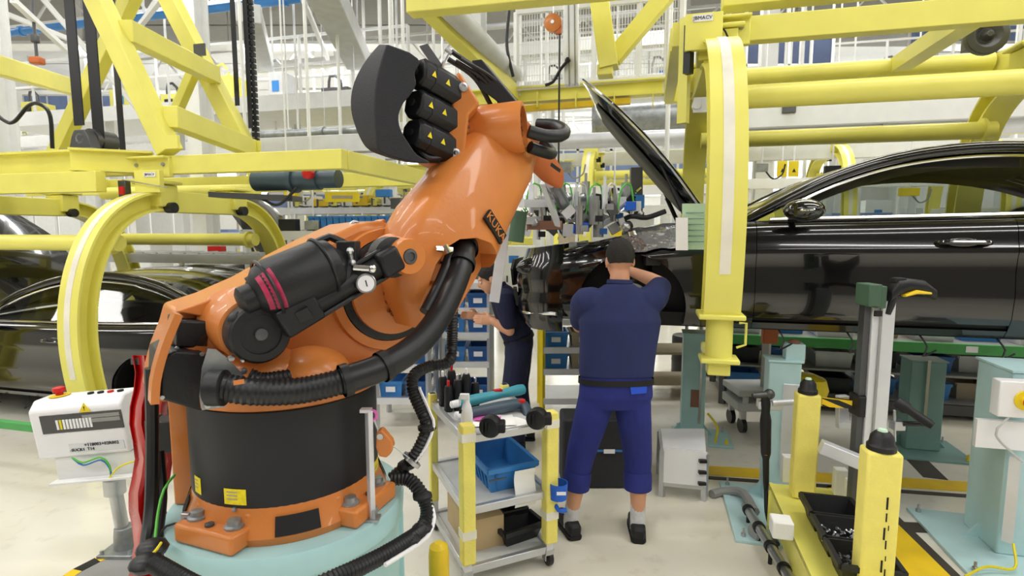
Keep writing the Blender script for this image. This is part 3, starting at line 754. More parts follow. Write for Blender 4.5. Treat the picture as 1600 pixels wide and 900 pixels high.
# post with spring balancer on the pedestal
q0 = gr(581, 812, Zp); q1 = at(572, 641, q0.y)
bp_ = thing('balancer_post', 'slim galvanised post with pink ring clamp on the pedestal rim', 'post', q0)
part(MB().beam(q0, V((q0.x, q0.y, q1.z)), .02, .03, RA), 'upright', 'alu_light', bp_, bevel=.002)
part(MB().beam(V((q0.x - .03, q0.y, q1.z)), V((q0.x + .01, q0.y, q1.z)), .03, .012), 'cap_plate', 'alu_light', bp_)
part(MB().box(q0 + V((0, 0, .005)), (.06, .05, .01)).box(q0 + V((.012, 0, .025)), (.012, .04, .04)), 'foot', 'galv', bp_)
pk = at(583, 649, q0.y)
part(MB().tube([pk + V((math.cos(k) * .013, 0, math.sin(k) * .018)) for k in [i * math.pi / 6 for i in range(13)]], .006, 8), 'ring', 'pink', bp_)
part(MB().tube([at(585, 655, q0.y), at(591, 670, q0.y)], .006, 6), 'snap_hook', 'steel', bp_)
sb = thing('spring_balancer', 'small orange spring balancer hanging from the pink ring', 'tool', at(599, 716, q0.y))
P = [at(a, b, q0.y - .012) for a, b in [(588, 676), (596, 671), (612, 690), (614, 698), (610, 710), (603, 716), (592, 714), (587, 700)]]
part(MB().prism(P, V((0, .04, 0))), 'housing', 'orange', sb, bevel=.006)
part(MB().tube([at(614, 697, q0.y), at(640, 716, q0.y + .02)], .002, 5), 'wire', 'steel', sb)
part(MB().lathe([(.012, 0), (.012, .004)], at(594, 682, q0.y - .013), V((0, -1, 0)), 10), 'swivel', 'steel', sb)
# ------------------------------------------------------------------ car bodies
def glass_material():
    m = bpy.data.materials.new('car_glass'); m.use_nodes = True; nt = m.node_tree
    for n_ in list(nt.nodes):
        if n_.type == 'BSDF_PRINCIPLED': nt.nodes.remove(n_)
    out = [n_ for n_ in nt.nodes if n_.type == 'OUTPUT_MATERIAL'][0]
    tr = nt.nodes.new('ShaderNodeBsdfTransparent'); tr.inputs[0].default_value = (.62, .66, .64, 1)
    gl = nt.nodes.new('ShaderNodeBsdfGlossy'); gl.inputs['Roughness'].default_value = .02
    fr_ = nt.nodes.new('ShaderNodeFresnel'); fr_.inputs[0].default_value = 1.5
    mx = nt.nodes.new('ShaderNodeMixShader')
    nt.links.new(fr_.outputs[0], mx.inputs[0]); nt.links.new(tr.outputs[0], mx.inputs[1]); nt.links.new(gl.outputs[0], mx.inputs[2]); nt.links.new(mx.outputs[0], out.inputs[0])
    MATS['car_glass'] = m
glass_material()
T_W = [(0, .62), (.12, .76), (.3, .85), (.6, .91), (1.0, .94), (1.8, .95), (3.2, .95), (4.0, .95), (4.5, .90), (4.85, .78), (5.05, .62)]
T_B = [(0, .62), (.2, .68), (.5, .76), (.9, .85), (1.3, .905), (1.75, .94), (2.5, .955), (3.4, .975), (4.2, 1.0), (4.7, .99), (5.05, .93)]
T_P = [(0, -.075), (.06, -.045), (.16, -.012), (.35, 0), (.55, -.014), (.66, -.008), (.72, .0), (.80, -.018), (.90, -.03), (.96, -.055), (1.0, -.10)]
T_RZ = [(1.66, .93), (1.95, 1.09), (2.25, 1.235), (2.6, 1.345), (3.0, 1.40), (3.4, 1.395), (3.8, 1.335), (4.2, 1.21), (4.5, 1.09), (4.75, 1.0)]
T_RY = [(1.66, .80), (2.2, .715), (2.7, .64), (3.3, .62), (3.9, .64), (4.4, .71), (4.75, .76)]
def car(sn, z0, tc, label, group):
    org = L(sn - 2.5, tc, z0)
    root = thing('coupe_car', label, 'car', org, group)
    def W_(x_, y_, z_): return L(sn - x_, tc - y_, z0 + z_)
    def pt(mb, name, mat, parent=None, **k): return part(mb, name, mat, parent or root, away=L(sn - 2.5, tc, z0 + .6), **k)
    def side(x_, v, sg, off=0):
        zl = .22; zb = smooth_tab(T_B, x_)
        return W_(x_, sg * (smooth_tab(T_W, x_) + lerp_tab(T_P, v) + off), zl + (zb - zl) * v)
    vs_ = [0, .03, .06, .11, .16, .25, .35, .45, .55, .62, .66, .69, .72, .75, .80, .85, .90, .93, .96, .98, 1.0]
    def panel(x0, x1, sg, v0=0, v1=1, n_=24, off=0):
        vv = [v for v in vs_ if v0 <= v <= v1]
        return MB().grid([[side(x0 + (x1 - x0) * i / n_, v, sg, off) for v in vv] for i in range(n_ + 1)])
    for sg in (1, -1):
        f = pt(panel(.42, 1.735, sg, n_=30), 'front_fender', 'car_black', thick=.02)
        q = pt(panel(3.185, 4.75, sg, n_=34), 'quarter_panel', 'car_black', thick=.02)
        for o, xc, rr in ((f, .93, .375), (q, 3.92, .375)):
            cut(o, MB().cyl(W_(xc, sg * .5, .34), W_(xc, sg * 1.3, .34), rr, n=48))
            al = [math.radians(-18 + 216 * k / 24) for k in range(25)]
            pt(MB().grid([[W_(xc + math.cos(a) * (rr + .004), sg * (.90 - .28 * j / 2), .34 + math.sin(a) * (rr + .004)) for a in al] for j in range(3)]).grid([[W_(xc + math.cos(a) * q, sg * .62, .34 + math.sin(a) * q) for a in al] for q in (rr + .004, .03)]), 'wheel_arch_liner', 'car_trim', o)
        d = pt(panel(1.739, 3.181, sg, .085, 1, 30), 'door', 'car_black', thick=.02)
        pt(panel(1.739, 3.181, sg, 0, .07, 10), 'sill', 'car_black', thick=.02)
        pt(panel(1.71, 3.21, sg, .05, .98, 10, -.024), 'door_seal', 'car_trim')
        # door handle with its recess and chrome top
        hx = 2.9; hy = smooth_tab(T_W, hx)
        hb = [W_(x_, sg * (hy + b_), .805 + c_) for x_, b_, c_ in ((2.76, -.02, .0), (2.79, .026, .004), (2.9, .036, .004), (3.01, .026, .004), (3.04, -.02, .0))]
        h = pt(MB().tube(smooth_path(hb, .02), .015, 8), 'handle', 'car_black', d)
        pt(MB().ball(W_(2.9, sg * (hy - .016), .805), .09, 16, (1, .12, .36), Matrix((LU, LV, V((0, 0, 1)))).transposed()), 'handle_recess', 'lens_dark', d)
        # mirror on the door corner
        mo = W_(1.98, sg * 1.05, 1.005)
        rt = Matrix((LU, LV, V((0, 0, 1)))).transposed()
        mi = pt(MB().ball(mo, .115, 20, (1.05, .95, .62), rt), 'mirror', 'car_black', d)
        pt(MB().tube([W_(1.95, sg * .86, .95), W_(1.97, sg * .95, .965), mo - V((0, 0, .04))], .022, 8), 'mirror_arm', 'car_trim', mi)
        pt(MB().tube(smooth_path([mo - LU * .11 - LV * sg * .03 + V((0, 0, .01)), mo + V((0, 0, .0)) - LV * sg * .11, mo + LU * .11 - LV * sg * .04], .02), .008, 6), 'mirror_trim', 'chrome', mi)
        # roof rail, chrome surround, side glass
        xs_ = [1.66 + (4.75 - 1.66) * i / 48 for i in range(49)]
        rail = [W_(x_, sg * smooth_tab(T_RY, x_), smooth_tab(T_RZ, x_)) for x_ in xs_]
        wid = [.02 + .024 * math.sin(math.pi * min(1, max(0, i / 48))) ** .3 for i in range(49)]
        pt(MB().tube(rail, wid, 12), 'roof_rail', 'car_black')
        ch = [W_(x_, sg * (smooth_tab(T_RY, x_) + .032), smooth_tab(T_RZ, x_) - .052 - .01 * (x_ > 3.6)) for x_ in xs_ if 1.9 <= x_ <= 4.32]
        pt(MB().tube(ch, .011, 8), 'window_surround', 'chrome')
        bl = [W_(x_, sg * (smooth_tab(T_W, x_) - .085), smooth_tab(T_B, x_) + .012) for x_ in [1.82 + (4.36 - 1.82) * i / 30 for i in range(31)]]
        pt(MB().tube(bl, .011, 8), 'belt_moulding', 'chrome')
        g = []
        for i in range(31):
            x_ = 1.86 + (4.34 - 1.86) * i / 30
            b_ = W_(x_, sg * (smooth_tab(T_W, x_) - .10), smooth_tab(T_B, x_)); t_ = W_(x_, sg * smooth_tab(T_RY, x_), smooth_tab(T_RZ, x_))
            g.append([b_ + (t_ - b_) * k / 4 for k in range(5)])
        pt(MB().grid(g), 'side_window', 'car_glass')
        # quarter pillar skin behind the glass, and belt shelf
        g = []
        for i in range(9):
            x_ = 4.28 + (4.75 - 4.28) * i / 8
            b_ = W_(x_, sg * (smooth_tab(T_W, x_) - .10), smooth_tab(T_B, x_)); t_ = W_(x_, sg * smooth_tab(T_RY, x_), smooth_tab(T_RZ, x_))
            g.append([b_ + (t_ - b_) * k / 4 for k in range(5)])
        pt(MB().grid(g), 'rear_pillar', 'car_black')
        g = [[W_(x_, sg * (smooth_tab(T_W, x_) - .10), smooth_tab(T_B, x_)), W_(x_, sg * .70, smooth_tab(T_B, x_) - .01)] for x_ in [1.45 + (4.75 - 1.45) * i / 30 for i in range(31)]]
        pt(MB().grid(g), 'belt_shelf', 'car_trim', thick=.01)
        # headliner edge inside the rail
        pt(MB().grid([[W_(x_, sg * (smooth_tab(T_RY, x_) - .02), smooth_tab(T_RZ, x_) - .02), W_(x_, sg * (smooth_tab(T_RY, x_) + .0), smooth_tab(T_RZ, x_) - .06), W_(x_, sg * (smooth_tab(T_RY, x_) - .03), smooth_tab(T_RZ, x_) - .12)] for x_ in [2.1 + 2.2 * i / 24 for i in range(25)]]), 'roof_trim', 'headliner')
    # roof, windscreen, rear window
    def roofpt(x_, q): return W_(x_, q * smooth_tab(T_RY, x_), smooth_tab(T_RZ, x_) + .045 * (1 - q * q))
    qs = [-1 + 2 * i / 14 for i in range(15)]
    def rg(x0, x1, n_): return MB().grid([[roofpt(x0 + (x1 - x0) * i / n_, q) for q in qs] for i in range(n_ + 1)])
    pt(rg(2.5, 3.85, 16), 'roof', 'car_black', thick=.015)
    mb = MB().grid([[roofpt(2.5 + 1.35 * i / 14, q) - V((0, 0, .05)) for q in qs] for i in range(15)])
    pt(mb, 'headliner', 'headliner')
    pt(rg(1.70, 2.52, 12), 'windscreen', 'car_glass'); pt(rg(3.83, 4.55, 10), 'rear_window', 'car_glass')
    pt(MB().grid([[W_(1.40 + .33 * i / 6, q * .80, .90 + .05 * i / 6 + .03 * (1 - q * q)) for q in qs] for i in range(7)]), 'cowl_panel', 'car_trim', thick=.02)
    pt(MB().grid([[W_(4.5 + .5 * i / 8, q * (.76 - .1 * i / 8), 1.03 - .05 * (i / 8) ** 2 + .03 * (1 - q * q)) for q in qs] for i in range(9)]), 'boot_lid', 'car_black', thick=.02)
    # rear and front end caps
    def cap(sgx, name, n_=28):
        rows = []
        for k in range(n_ + 1):
            a_ = math.pi * k / n_ - math.pi / 2
            rows.append([])
            for v in [0, .06, .14, .25, .36, .42, .48, .6, .72, .82, .9, .96, 1]:
                bul = .045 * math.sin(math.pi * min(1, v * 1.1)) - .05 * max(0, v - .7) / .3 - .03 * max(0, .1 - v) / .1 - (.02 if .40 < v < .5 else 0)
                e = .72
                cx = math.copysign(abs(math.cos(a_)) ** e, math.cos(a_)); sy = math.copysign(abs(math.sin(a_)) ** e, math.sin(a_))
                if sgx > 0: rows[-1].append(W_(.44 - (.44 + bul) * cx, (.865 + bul * .4) * sy,   .13 + .60 * v + .05 * (1 - cx) * v))
                else: rows[-1].append(W_(4.7 + (.34 + bul) * cx, (.86 + bul * .4) * sy, .24 + .74 * v))
        return pt(MB().grid(rows), name, 'car_black', thick=.02)
    fb = cap(1, 'front_bumper'); cap(-1, 'rear_bumper')
    pt(MB().tube(smooth_path([W_(.40, .90, .27), W_(.12, .74, .25), W_(-.03, .35, .24), W_(-.06, 0, .24), W_(-.03, -.35, .24), W_(.12, -.74, .25)], .04), .014, 8), 'lower_lip', 'chrome', fb)
    for sg in (1, -1):
        rt = Matrix((LU, LV, V((0, 0, 1)))).transposed() @ Matrix.Rotation(-.55 * sg, 3, 'Z')
        pt(MB().ball(W_(.24, sg * .70, .60), .2, 20, (1, .34, .42), rt), 'headlight', 'lens_dark')
        pt(MB().prism([W_(.06, sg * .62, .28), W_(.02, sg * .48, .28), W_(.0, sg * .48, .42), W_(.04, sg * .66, .42)], LU * .03), 'air_intake', 'car_trim', fb)
    gp_ = pt(MB().prism([W_(-.045, y_, z_) for y_, z_ in ((-.38, .42), (.38, .42), (.44, .56), (.36, .64), (-.36, .64), (-.44, .56))], LU * .02), 'grille', 'car_trim', fb)
    # floor pan, dashboard, engine bay
    pt(MB().prism([W_(x_, y_, .20) for x_, y_ in ((.5, -.8), (.5, .8), (4.6, .8), (4.6, -.8))], V((0, 0, .1))), 'floor_pan', 'car_trim')
    pt(MB().prism([W_(x_, .72, z_) for x_, z_ in ((1.5, .3), (1.5, .93), (1.9, .95), (2.1, .9), (2.1, .75), (1.75, .6), (1.75, .3))], LV * 1.44), 'dashboard', 'car_inner')
    eb_ = pt(MB().prism([W_(x_, y_, .3) for x_, y_ in ((1.36, -.62), (1.36, .62), (.5, .6), (.5, -.6))], V((0, 0, .36))), 'engine_block', 'car_trim', bevel=.03)
    for k in range(26):
        x_ = .45 + rnd.random() * .95; y_ = -.72 + 1.44 * rnd.random()
        mb = MB(); r_ = .03 + .05 * rnd.random(); c = W_(x_, y_, .66 + .1 * rnd.random())
        if k % 3 == 0: mb.cyl(c - V((0, 0, .1)), c + V((0, 0, .06)), r_, n=12)
        elif k % 3 == 1: mb.box(c, (.05 + .14 * rnd.random(), .05 + .1 * rnd.random(), .12), Matrix.Rotation(rnd.random(), 3, 'Z'))
        else: mb.tube(smooth_path([c, c + V((.1 * rnd.random(), .1, .06)), c + V((.2, .05 * rnd.random(), -.04))], .03), .016, 8)
        pt(mb, 'engine_part', ['car_trim', 'dark_steel', 'black_plastic', 'galv'][k % 4], eb_)
    # front strut towers / chassis legs seen through the open corner
    for sg in (1, -1):
        pt(MB().beam(W_(.12, sg * .5, .5), W_(1.4, sg * .55, .55), .09, .12), 'chassis_leg', 'dark_steel')
        pt(MB().lathe([(.13, 0), (.12, .2), (.07, .24)], W_(.95, sg * .6, .56), (0, 0, 1), 20), 'strut_tower', 'car_trim')
        pt(MB().lathe([(.13, 0), (.13, .03), (.06, .05), (.055, .12), (.03, .13)], W_(.93, sg * .66, .36), LV * -sg, 28), 'wheel_hub', 'galv')
        pt(MB().beam(W_(.93, sg * .62, .30), W_(1.15, sg * .35, .30), .06, .04), 'control_arm', 'dark_steel')
        pt(MB().cyl(W_(.93, sg * .64, .40), W_(.95, sg * .60, .70), .03, n=12), 'strut', 'dark_steel')
    # opened bonnet
    hx, hz, pit = 1.46, .955, math.radians(49)
    def hood(x_, q, dz=0):
        ln_ = x_; hw = .70 - .09 * (x_ / 1.32) ** 1.5 - (.14 * max(0, x_ - 1.1) / .22) ** 1.0 * .6
        cr = .05 * (1 - q * q) + .05 * math.sin(math.pi * x_ / 1.4) + dz
        return W_(hx - ln_ * math.cos(pit) + cr * math.sin(pit), q * hw, hz + ln_ * math.sin(pit) + cr * math.cos(pit))
    hd_ = pt(MB().grid([[hood(1.44 * i / 16, q) for q in qs] for i in range(17)]), 'bonnet', 'car_black', thick=.012)
    def under(i_, q): return hood(1.42 * i_ / 16, q * .985, -.015 - .13 * (1 - q ** 4) * math.sin(math.pi * min(1, max(0, i_ / 16))) ** .4)
    fr_ = pt(MB().grid([[under(i, q) for q in qs] for i in range(17)]), 'bonnet_frame', 'car_black', hd_)
    pt(MB().grid([[under(2 + 12 * i / 8, q * .8) - V((0, 0, .012)) for q in qs] for i in range(9)]), 'bonnet_liner', 'car_trim', hd_)
    for sg in (1, -1):
        pt(MB().cyl(W_(1.35, sg * .68, .88), hood(.62, sg * .86, -.03), .012, n=8).cyl(W_(1.35, sg * .68, .88), W_(1.35, sg * .68, .88) + (hood(.62, sg * .86, -.03) - W_(1.35, sg * .68, .88)) * .55, .02, n=8), 'gas_strut', 'black_plastic', hd_)
    # wiring tails hanging below the sill
    for k in range(4):
        x_ = 1.9 + .42 * k
        pt(MB().tube(smooth_path([W_(x_, .8, .24), W_(x_ + .05, .86, .14), W_(x_ + .02, .88, .08), W_(x_ + .1, .86, .12)], .03), .006, 5), 'wire_tail', 'black_rubber')
    return root, W_
car_r, CW = car(2.92, 1.0, .95, 'glossy black coupe body with raised bonnet hung in the yellow carrier', 'coupe bodies on the line')
DS = 7.3; DZ = -.97
car_l = dup(car_r, LU * DS + V((0, 0, DZ)), 'glossy black coupe body low down at the left behind the robot', 'coupe bodies on the line')
car_b = dup(car_r, LU * 6.6 + LV * 3.6 + V((0, 0, -.55)), 'black coupe body on the next line beyond the left coupe', 'coupe bodies on the line')
for ch in list(car_l.children):                      # its bonnet is shut out of frame: leave the copy as is
    pass
# ------------------------------------------------------------------ hangers
IW, IH, IT = .205, .17, .02
ISEC = [(-IW / 2, -IH / 2), (IW / 2, -IH / 2), (IW / 2, -IH / 2 + IT), (IT / 2, -IH / 2 + IT), (IT / 2, IH / 2 - IT), (IW / 2, IH / 2 - IT), (IW / 2, IH / 2), (-IW / 2, IH / 2), (-IW / 2, IH / 2 - IT), (-IT / 2, IH / 2 - IT), (-IT / 2, -IH / 2 + IT), (-IW / 2, -IH / 2 + IT)]
ARM = [(.34, .0), (.20, -.015), (.05, -.06), (-.12, -.16), (-.27, -.32), (-.39, -.55), (-.47, -.83), (-.50, -1.12), (-.49, -1.38), (-.46, -1.60), (-.43, -1.72)]
TM = .80
def hanger(s0, zt, label, group):
    """s0 = station of the door handle, zt = crown height"""
    root = thing('car_hanger', label, 'car hanger', L(s0 + .25, TM, zt), group)
    def pt(mb, name, mat, parent=None, **k): return part(mb, name, mat, parent or root, **k)
    for s in (s0 + 1.45, s0 - .95):
        for fs in (0, 1):
            tr = (lambda t: t) if fs == 0 else (lambda t: 2 * TM - t)
            path = smooth_path([L(s, tr(t), zt + z) for t, z in ARM], .06)
            arm = pt(MB().sweep(path, ISEC, LU), 'hanger_arm', 'yellow')
            o = IH / 2 + .002 if fs == 0 else -(IH / 2 + .002)
            sub = path[1:-4]
            pt(MB().sweep(sub, [(-.03, o - .002), (.03, o - .002), (.03, o + .002), (-.03, o + .002)], LU), 'tape_highlight', 'white_tape', arm)  # white tape strip, widened to paint in the soft highlight down the arm face
            e = path[-1]; sg = -1 if fs == 0 else 1
            ft = pt(MB().box(e + V((0, 0, -.005)), (.26, .24, .03), Matrix((LU, LV, V((0, 0, 1)))).transposed()).lathe([(.085, -.30), (.078, -.27), (.078, -.02)], e, (0, 0, 1), 20).box(e + V((0, 0, -.27)) - LV * sg * -.02, (.22, .17, .03), Matrix((LU, LV, V((0, 0, 1)))).transposed()).box(e + V((0, 0, -.33)), (.13, .12, .07), Matrix((LU, LV, V((0, 0, 1)))).transposed()).beam(e + V((0, 0, -.31)), e + V((0, 0, -.31)) - LV * sg * .55, .1, .06), 'support_foot', 'yellow', arm, bevel=.008)
            pt(MB().tube([e + LU * -.11 + V((0, 0, -.05)), e + LU * -.15 + V((0, 0, -.05)), e + LU * -.15 + V((0, 0, -.18)), e + LU * -.1 + V((0, 0, -.2))], .008, 6), 'grab_handle', 'yellow', ft)
            for du in (-.05, .05):
                for dz in (.06, .12):
                    p = e + LU * du + V((0, 0, dz)) - LV * (IH / 2 if fs == 0 else -IH / 2)
                    pt(MB().lathe([(.011, 0), (.009, .008)], p, -LV if fs == 0 else LV, 8), 'bolt', 'galv', arm)
            # pivot block at the crown
            cr = L(s, tr(.34), zt)
            pt(MB().box(cr + V((0, 0, .05)), (.26, .2, .2), Matrix((LU, LV, V((0, 0, 1)))).transposed()).box(cr + LU * .0 + V((0, 0, .17)), (.34, .24, .03), Matrix((LU, LV, V((0, 0, 1)))).transposed()), 'crown_block', 'yellow', arm, bevel=.01)
            pt(MB().cyl(cr - LU * .18 + V((0, 0, -.06)), cr - LU * .10 + V((0, 0, -.06)), .05, n=16), 'rubber_stop', 'black_rubber', arm)
        pt(MB().beam(L(s, .25, zt - .0), L(s, 2 * TM - .25, zt - .0), .18, .2), 'crown_beam', 'yellow', bevel=.008)
    for t in (-.06, 2 * TM + .06):
        pt(MB().cyl(L(s0 + 1.42, t, zt - .38), L(s0 - .92, t, zt - .38), .072, n=28), 'tie_tube', 'yellow')
        for s in (s0 + 1.33, s0 - .83): pt(MB().cyl(L(s - .01, t, zt - .38), L(s + .01, t, zt - .38), .1, n=24), 'tube_flange', 'yellow')
    pt(MB().cyl(L(s0 + 1.4, 1.75, zt + .20), L(s0 - .9, 1.75, zt + .20), .078, n=28), 'upper_tube', 'yellow')
    return root
HZ = 3.1
han_r = hanger(0, HZ, 'yellow C shaped hanger gripping the raised coupe on the right', 'C shaped car hangers')
han_l = dup(han_r, LU * DS + V((0, 0, -.95)), 'yellow C shaped hanger round the low coupe on the left', 'C shaped car hangers')
# ------------------------------------------------------------------ carriers (rectangular frames the hangers bolt to)
RL = Matrix((LU, LV, V((0, 0, 1)))).transposed()
def carrier(s0, zt, label, group, up):
    root = thing('carrier_frame', label, 'frame', L(s0, TM, zt + .1), group)
    def pt(mb, name, mat, parent=None, **k): return part(mb, name, mat, parent or root, **k)
    zb = zt + up
    pt(MB().beam(L(s0 - 2.9, .36, zb), L(s0 + 1.75, .36, zb), .10, .165), 'long_beam', 'yellow', bevel=.006)
    pt(MB().beam(L(s0 - 2.9, 2.1, zb), L(s0 + 1.75, 2.1, zb), .10, .165), 'long_beam', 'yellow', bevel=.006)
    for s in (s0 - 2.86, s0 + 1.71): pt(MB().beam(L(s, .41, zb), L(s, 2.05, zb), .10, .165), 'end_beam', 'yellow', bevel=.006)
    for s in (s0 - .95, s0 + 1.45):
        b_ = pt(MB().box(L(s, .30, zb - .02), (.42, .05, .19), RL).box(L(s, .27, zb + .065), (.42, .1, .02), RL), 'bracket', 'yellow', bevel=.006)
        for q in (-.15, .15): pt(MB().lathe([(.02, 0), (.016, .016)], L(s + q, .275, zb + .0), -LV, 6), 'bolt', 'galv', b_)
    return root, pt, zb
car_rr, cpt, zb_r = carrier(0, HZ, 'yellow rectangular carrier frame over the raised coupe', 'carrier frames', .16)
# right carrier: sign, latch and upper rail
lb = L(1.42, .26, zb_r + .02)
o = cpt(MB().box(L(1.55, .19, zb_r - .04), (.24, .04, .24), RL), 'latch_plate', 'yellow', bevel=.004)
cpt(quad(L(1.56, .168, zb_r + .045), -LU, V((0, 0, 1)), .13, .045, -LV, .003), 'sign_plate', 'white_plastic', o)
cpt(text_mesh('JBMACV', .034, L(1.56, .163, zb_r + .045), -LU, V((0, 0, 1)), .002), 'sign_lettering', 'ink', o)
cpt(MB().box(L(1.38, .22, zb_r - .17), (.05, .05, .1), RL), 'sensor_block', 'green_beam', o)
cpt(MB().tube(smooth_path([L(1.38, .22, zb_r - .1), L(1.42, .2, zb_r - .03), L(1.48, .22, zb_r + .01)], .02), .006, 6), 'sensor_lead', 'black_rubber', o)
cpt(MB().beam(L(1.66, .3, zb_r + .1), L(1.66, .3, zb_r - .62), .05, .07), 'latch_bar', 'yellow', o)
cpt(MB().beam(L(1.64, .22, zb_r + .02), L(1.64, .22, zb_r - .3), .06, .05), 'latch_spring', 'black_rubber', o)
cpt(MB().box(L(1.50, .2, zb_r - .52), (.2, .03, .1), RL).cyl(L(1.58, .17, zb_r - .52), L(1.58, .24, zb_r - .52), .03, n=12), 'latch_lever', 'alu_light', o)
cpt(MB().beam(L(1.4, .55, zb_r + .30), L(-1.6, .55, zb_r + .30), .16, .16), 'upper_beam', 'yellow', bevel=.006)
cpt(MB().box(L(-.5, 1.2, zb_r + .06), (.12, .10, .14), RL).lathe([(.14, 0), (.14, .05), (.09, .06), (.05, .03), (.02, .08)], L(-.52, 1.1, zb_r + .06), -LV, 24), 'rope_pulley', 'dark_steel', bevel=.004)
cpt(MB().beam(L(-.2, .5, zb_r + .05), L(-.2, 1.9, zb_r + .05), .14, .12), 'cross_member', 'yellow')
cpt(MB().beam(L(-1.0, .5, zb_r + .0), L(-1.0, 1.9, zb_r + .0), .16, .2), 'cross_member', 'yellow')
car_ll, lpt, zb_l = carrier(DS, HZ - .95, 'yellow rectangular carrier frame over the low coupe at left', 'carrier frames', .33)
sL = DS - .95
lpt(MB().ibeam(L(sL + .55, .1, zb_l + .03), L(sL + 3.2, .1, zb_l + .03), .14, .20), 'front_girder', 'yellow')
lpt(MB().beam(L(sL + .25, .0, zb_l - .17), L(sL + 3.2, .0, zb_l - .17), .1, .18), 'lower_girder', 'yellow', bevel=.006)
lpt(MB().ibeam(L(sL + .55, -.02, zb_l + .03), L(sL + .05, .36, zb_l + .03), .12, .2), 'corner_girder', 'yellow')
lpt(MB().box(L(sL - .06, .2, zb_l - .16), (.28, .05, .2), RL), 'latch_plate', 'yellow', bevel=.004)
lpt(quad(L(sL - .10, .172, zb_l - .10), -LU, V((0, 0, 1)), .13, .04, -LV, .003), 'sign_plate', 'white_plastic')
lpt(text_mesh('JBMACV', .03, L(sL - .10, .168, zb_l - .10), -LU, V((0, 0, 1)), .002), 'sign_lettering', 'ink')
lpt(MB().box(L(sL + .18, .16, zb_l - .23), (.08, .06, .16), RL), 'limit_switch', 'dark_steel', bevel=.004)
lpt(MB().box(L(sL + .17, .125, zb_l - .24), (.05, .02, .07), RL), 'switch_button', 'red')
lpt(MB().tube([L(sL + .2, .16, zb_l - .14), L(sL - .3, .16, zb_l - .22)], .005, 5), 'trip_wire', 'steel')
mt = lpt(MB().cyl(L(sL - .75, .75, zb_l - .12), L(sL - 1.45, .75, zb_l - .12), .10, n=24).cyl(L(sL - 1.15, .75, zb_l - .12), L(sL - 1.2, .75, zb_l - .12), .125, n=24).cyl(L(sL - 1.45, .75, zb_l - .12), L(sL - 1.65, .75, zb_l - .12), .085, n=24), 'drive_motor', 'slate_tool')
lpt(MB().lathe([(.05, 0), (.05, .05), (.02, .06)], L(sL - 1.42, .64, zb_l - .08), -LV, 12), 'motor_cap', 'red', mt)
lpt(MB().beam(L(sL - .4, .6, zb_l - .26), L(sL - 1.2, .75, zb_l - .3), .22, .05), 'motor_tray', 'dark_steel')
lpt(MB().tube(smooth_path([L(sL - 1.3, .62, zb_l - .2), L(sL - 1.1, .6, zb_l - .36), L(sL - .9, .62, zb_l - .3)], .03), .014, 6), 'motor_lead', 'black_rubber', mt)
# ------------------------------------------------------------------ lifting truss on the left
truss = thing('lift_truss', 'tall yellow splayed lifting truss standing on the left carrier frame', 'truss', L(sL, .9, zb_l + .09))
def tp_(mb, name, mat, **k): return part(mb, name, mat, truss, **k)
tN, tF = .36, 2.0
def leg(p0, p1, t, w_, h_, name='truss_leg'):
    return tp_(MB().beam(LP(p0[0], p0[1], t), LP(p1[0], p1[1], t), w_, h_, LV), name, 'yellow', bevel=.008)
leg((266, 238), (134, -40), tN, .17, .16)
leg((412, 286), (245, -40), tF, .20, .17)
leg((66, 288), (222, -40), 1.3, .16, .14)
leg((262, 205), (306, 104), 1.85, .11, .11, 'truss_brace')
def cross(p0, p1, w_, h_):
    return tp_(MB().beam(LP(p0[0], p0[1], tN + .04), LP(p1[0], p1[1], tF - .04), w_, h_), 'cross_bar', 'yellow', bevel=.008)
cross((196, 48), (336, 118), .14, .20); cross((266, 182), (398, 234), .14, .20)
tp_(MB().beam(LP(-40, 92, .2), LP(118, 138, 1.9), .12, .2), 'cross_bar', 'yellow', bevel=.008)
tp_(MB().beam(LP(250, 250, tN), LP(238, 275, tN), .10, .10), 'leg_shoe', 'yellow')
for px, py, t in ((268, 222, tN - .09), (398, 228, tF - .1)):
    p = LP(px, py, t); tp_(MB().box(p, (.16, .03, .12), RL), 'gusset', 'yellow')
tp_(MB().box(LP(312, 78, tF - .12), (.16, .02, .14), RL), 'cable_clip', 'dark_steel')
# belts with drums
for k, (px, t, wb, y1, lab) in enumerate(((118, .42, .12, 196, 'wide black lifting belt nearest the left edge, on the grey drum'), (150, .46, .13, 232, 'wide black lifting belt crossing the near truss leg'), (186, 1.0, .075, 238, 'narrow black lifting belt behind the near truss leg'), (365, 1.9, .06, 165, 'narrow black lifting belt beside the white column'), (386, 2.0, .06, 200, 'black lifting belt next to the ribbed cable chain'))):
    p = LP(px + 6, y1, t); top = V((p.x, p.y, 8.32))
    single(MB().beam(p, top, wb, .012, LV), 'lifting_belt', 'black_rubber', lab, 'belt')
p = LP(401, 236, 2.05)
cc = thing('cable_chain', 'ribbed black cable chain hanging right of the lifting belts', 'cable chain', p)
for k in range(46):
    o = part(MB().box(p + V((0, 0, .06 + k * .068)), (.075, .05, .05)), 'chain_link', 'black_plastic', cc) if k == 0 else None
    if k == 0: base_link = o
    else:
        c = base_link.copy(); COL.objects.link(c); c.parent = cc; c.location = base_link.location + V((0, 0, k * .068))
part(MB().tube([p, V((p.x, p.y, 8.33))], .018, 6), 'cable_core', 'black_rubber', cc)
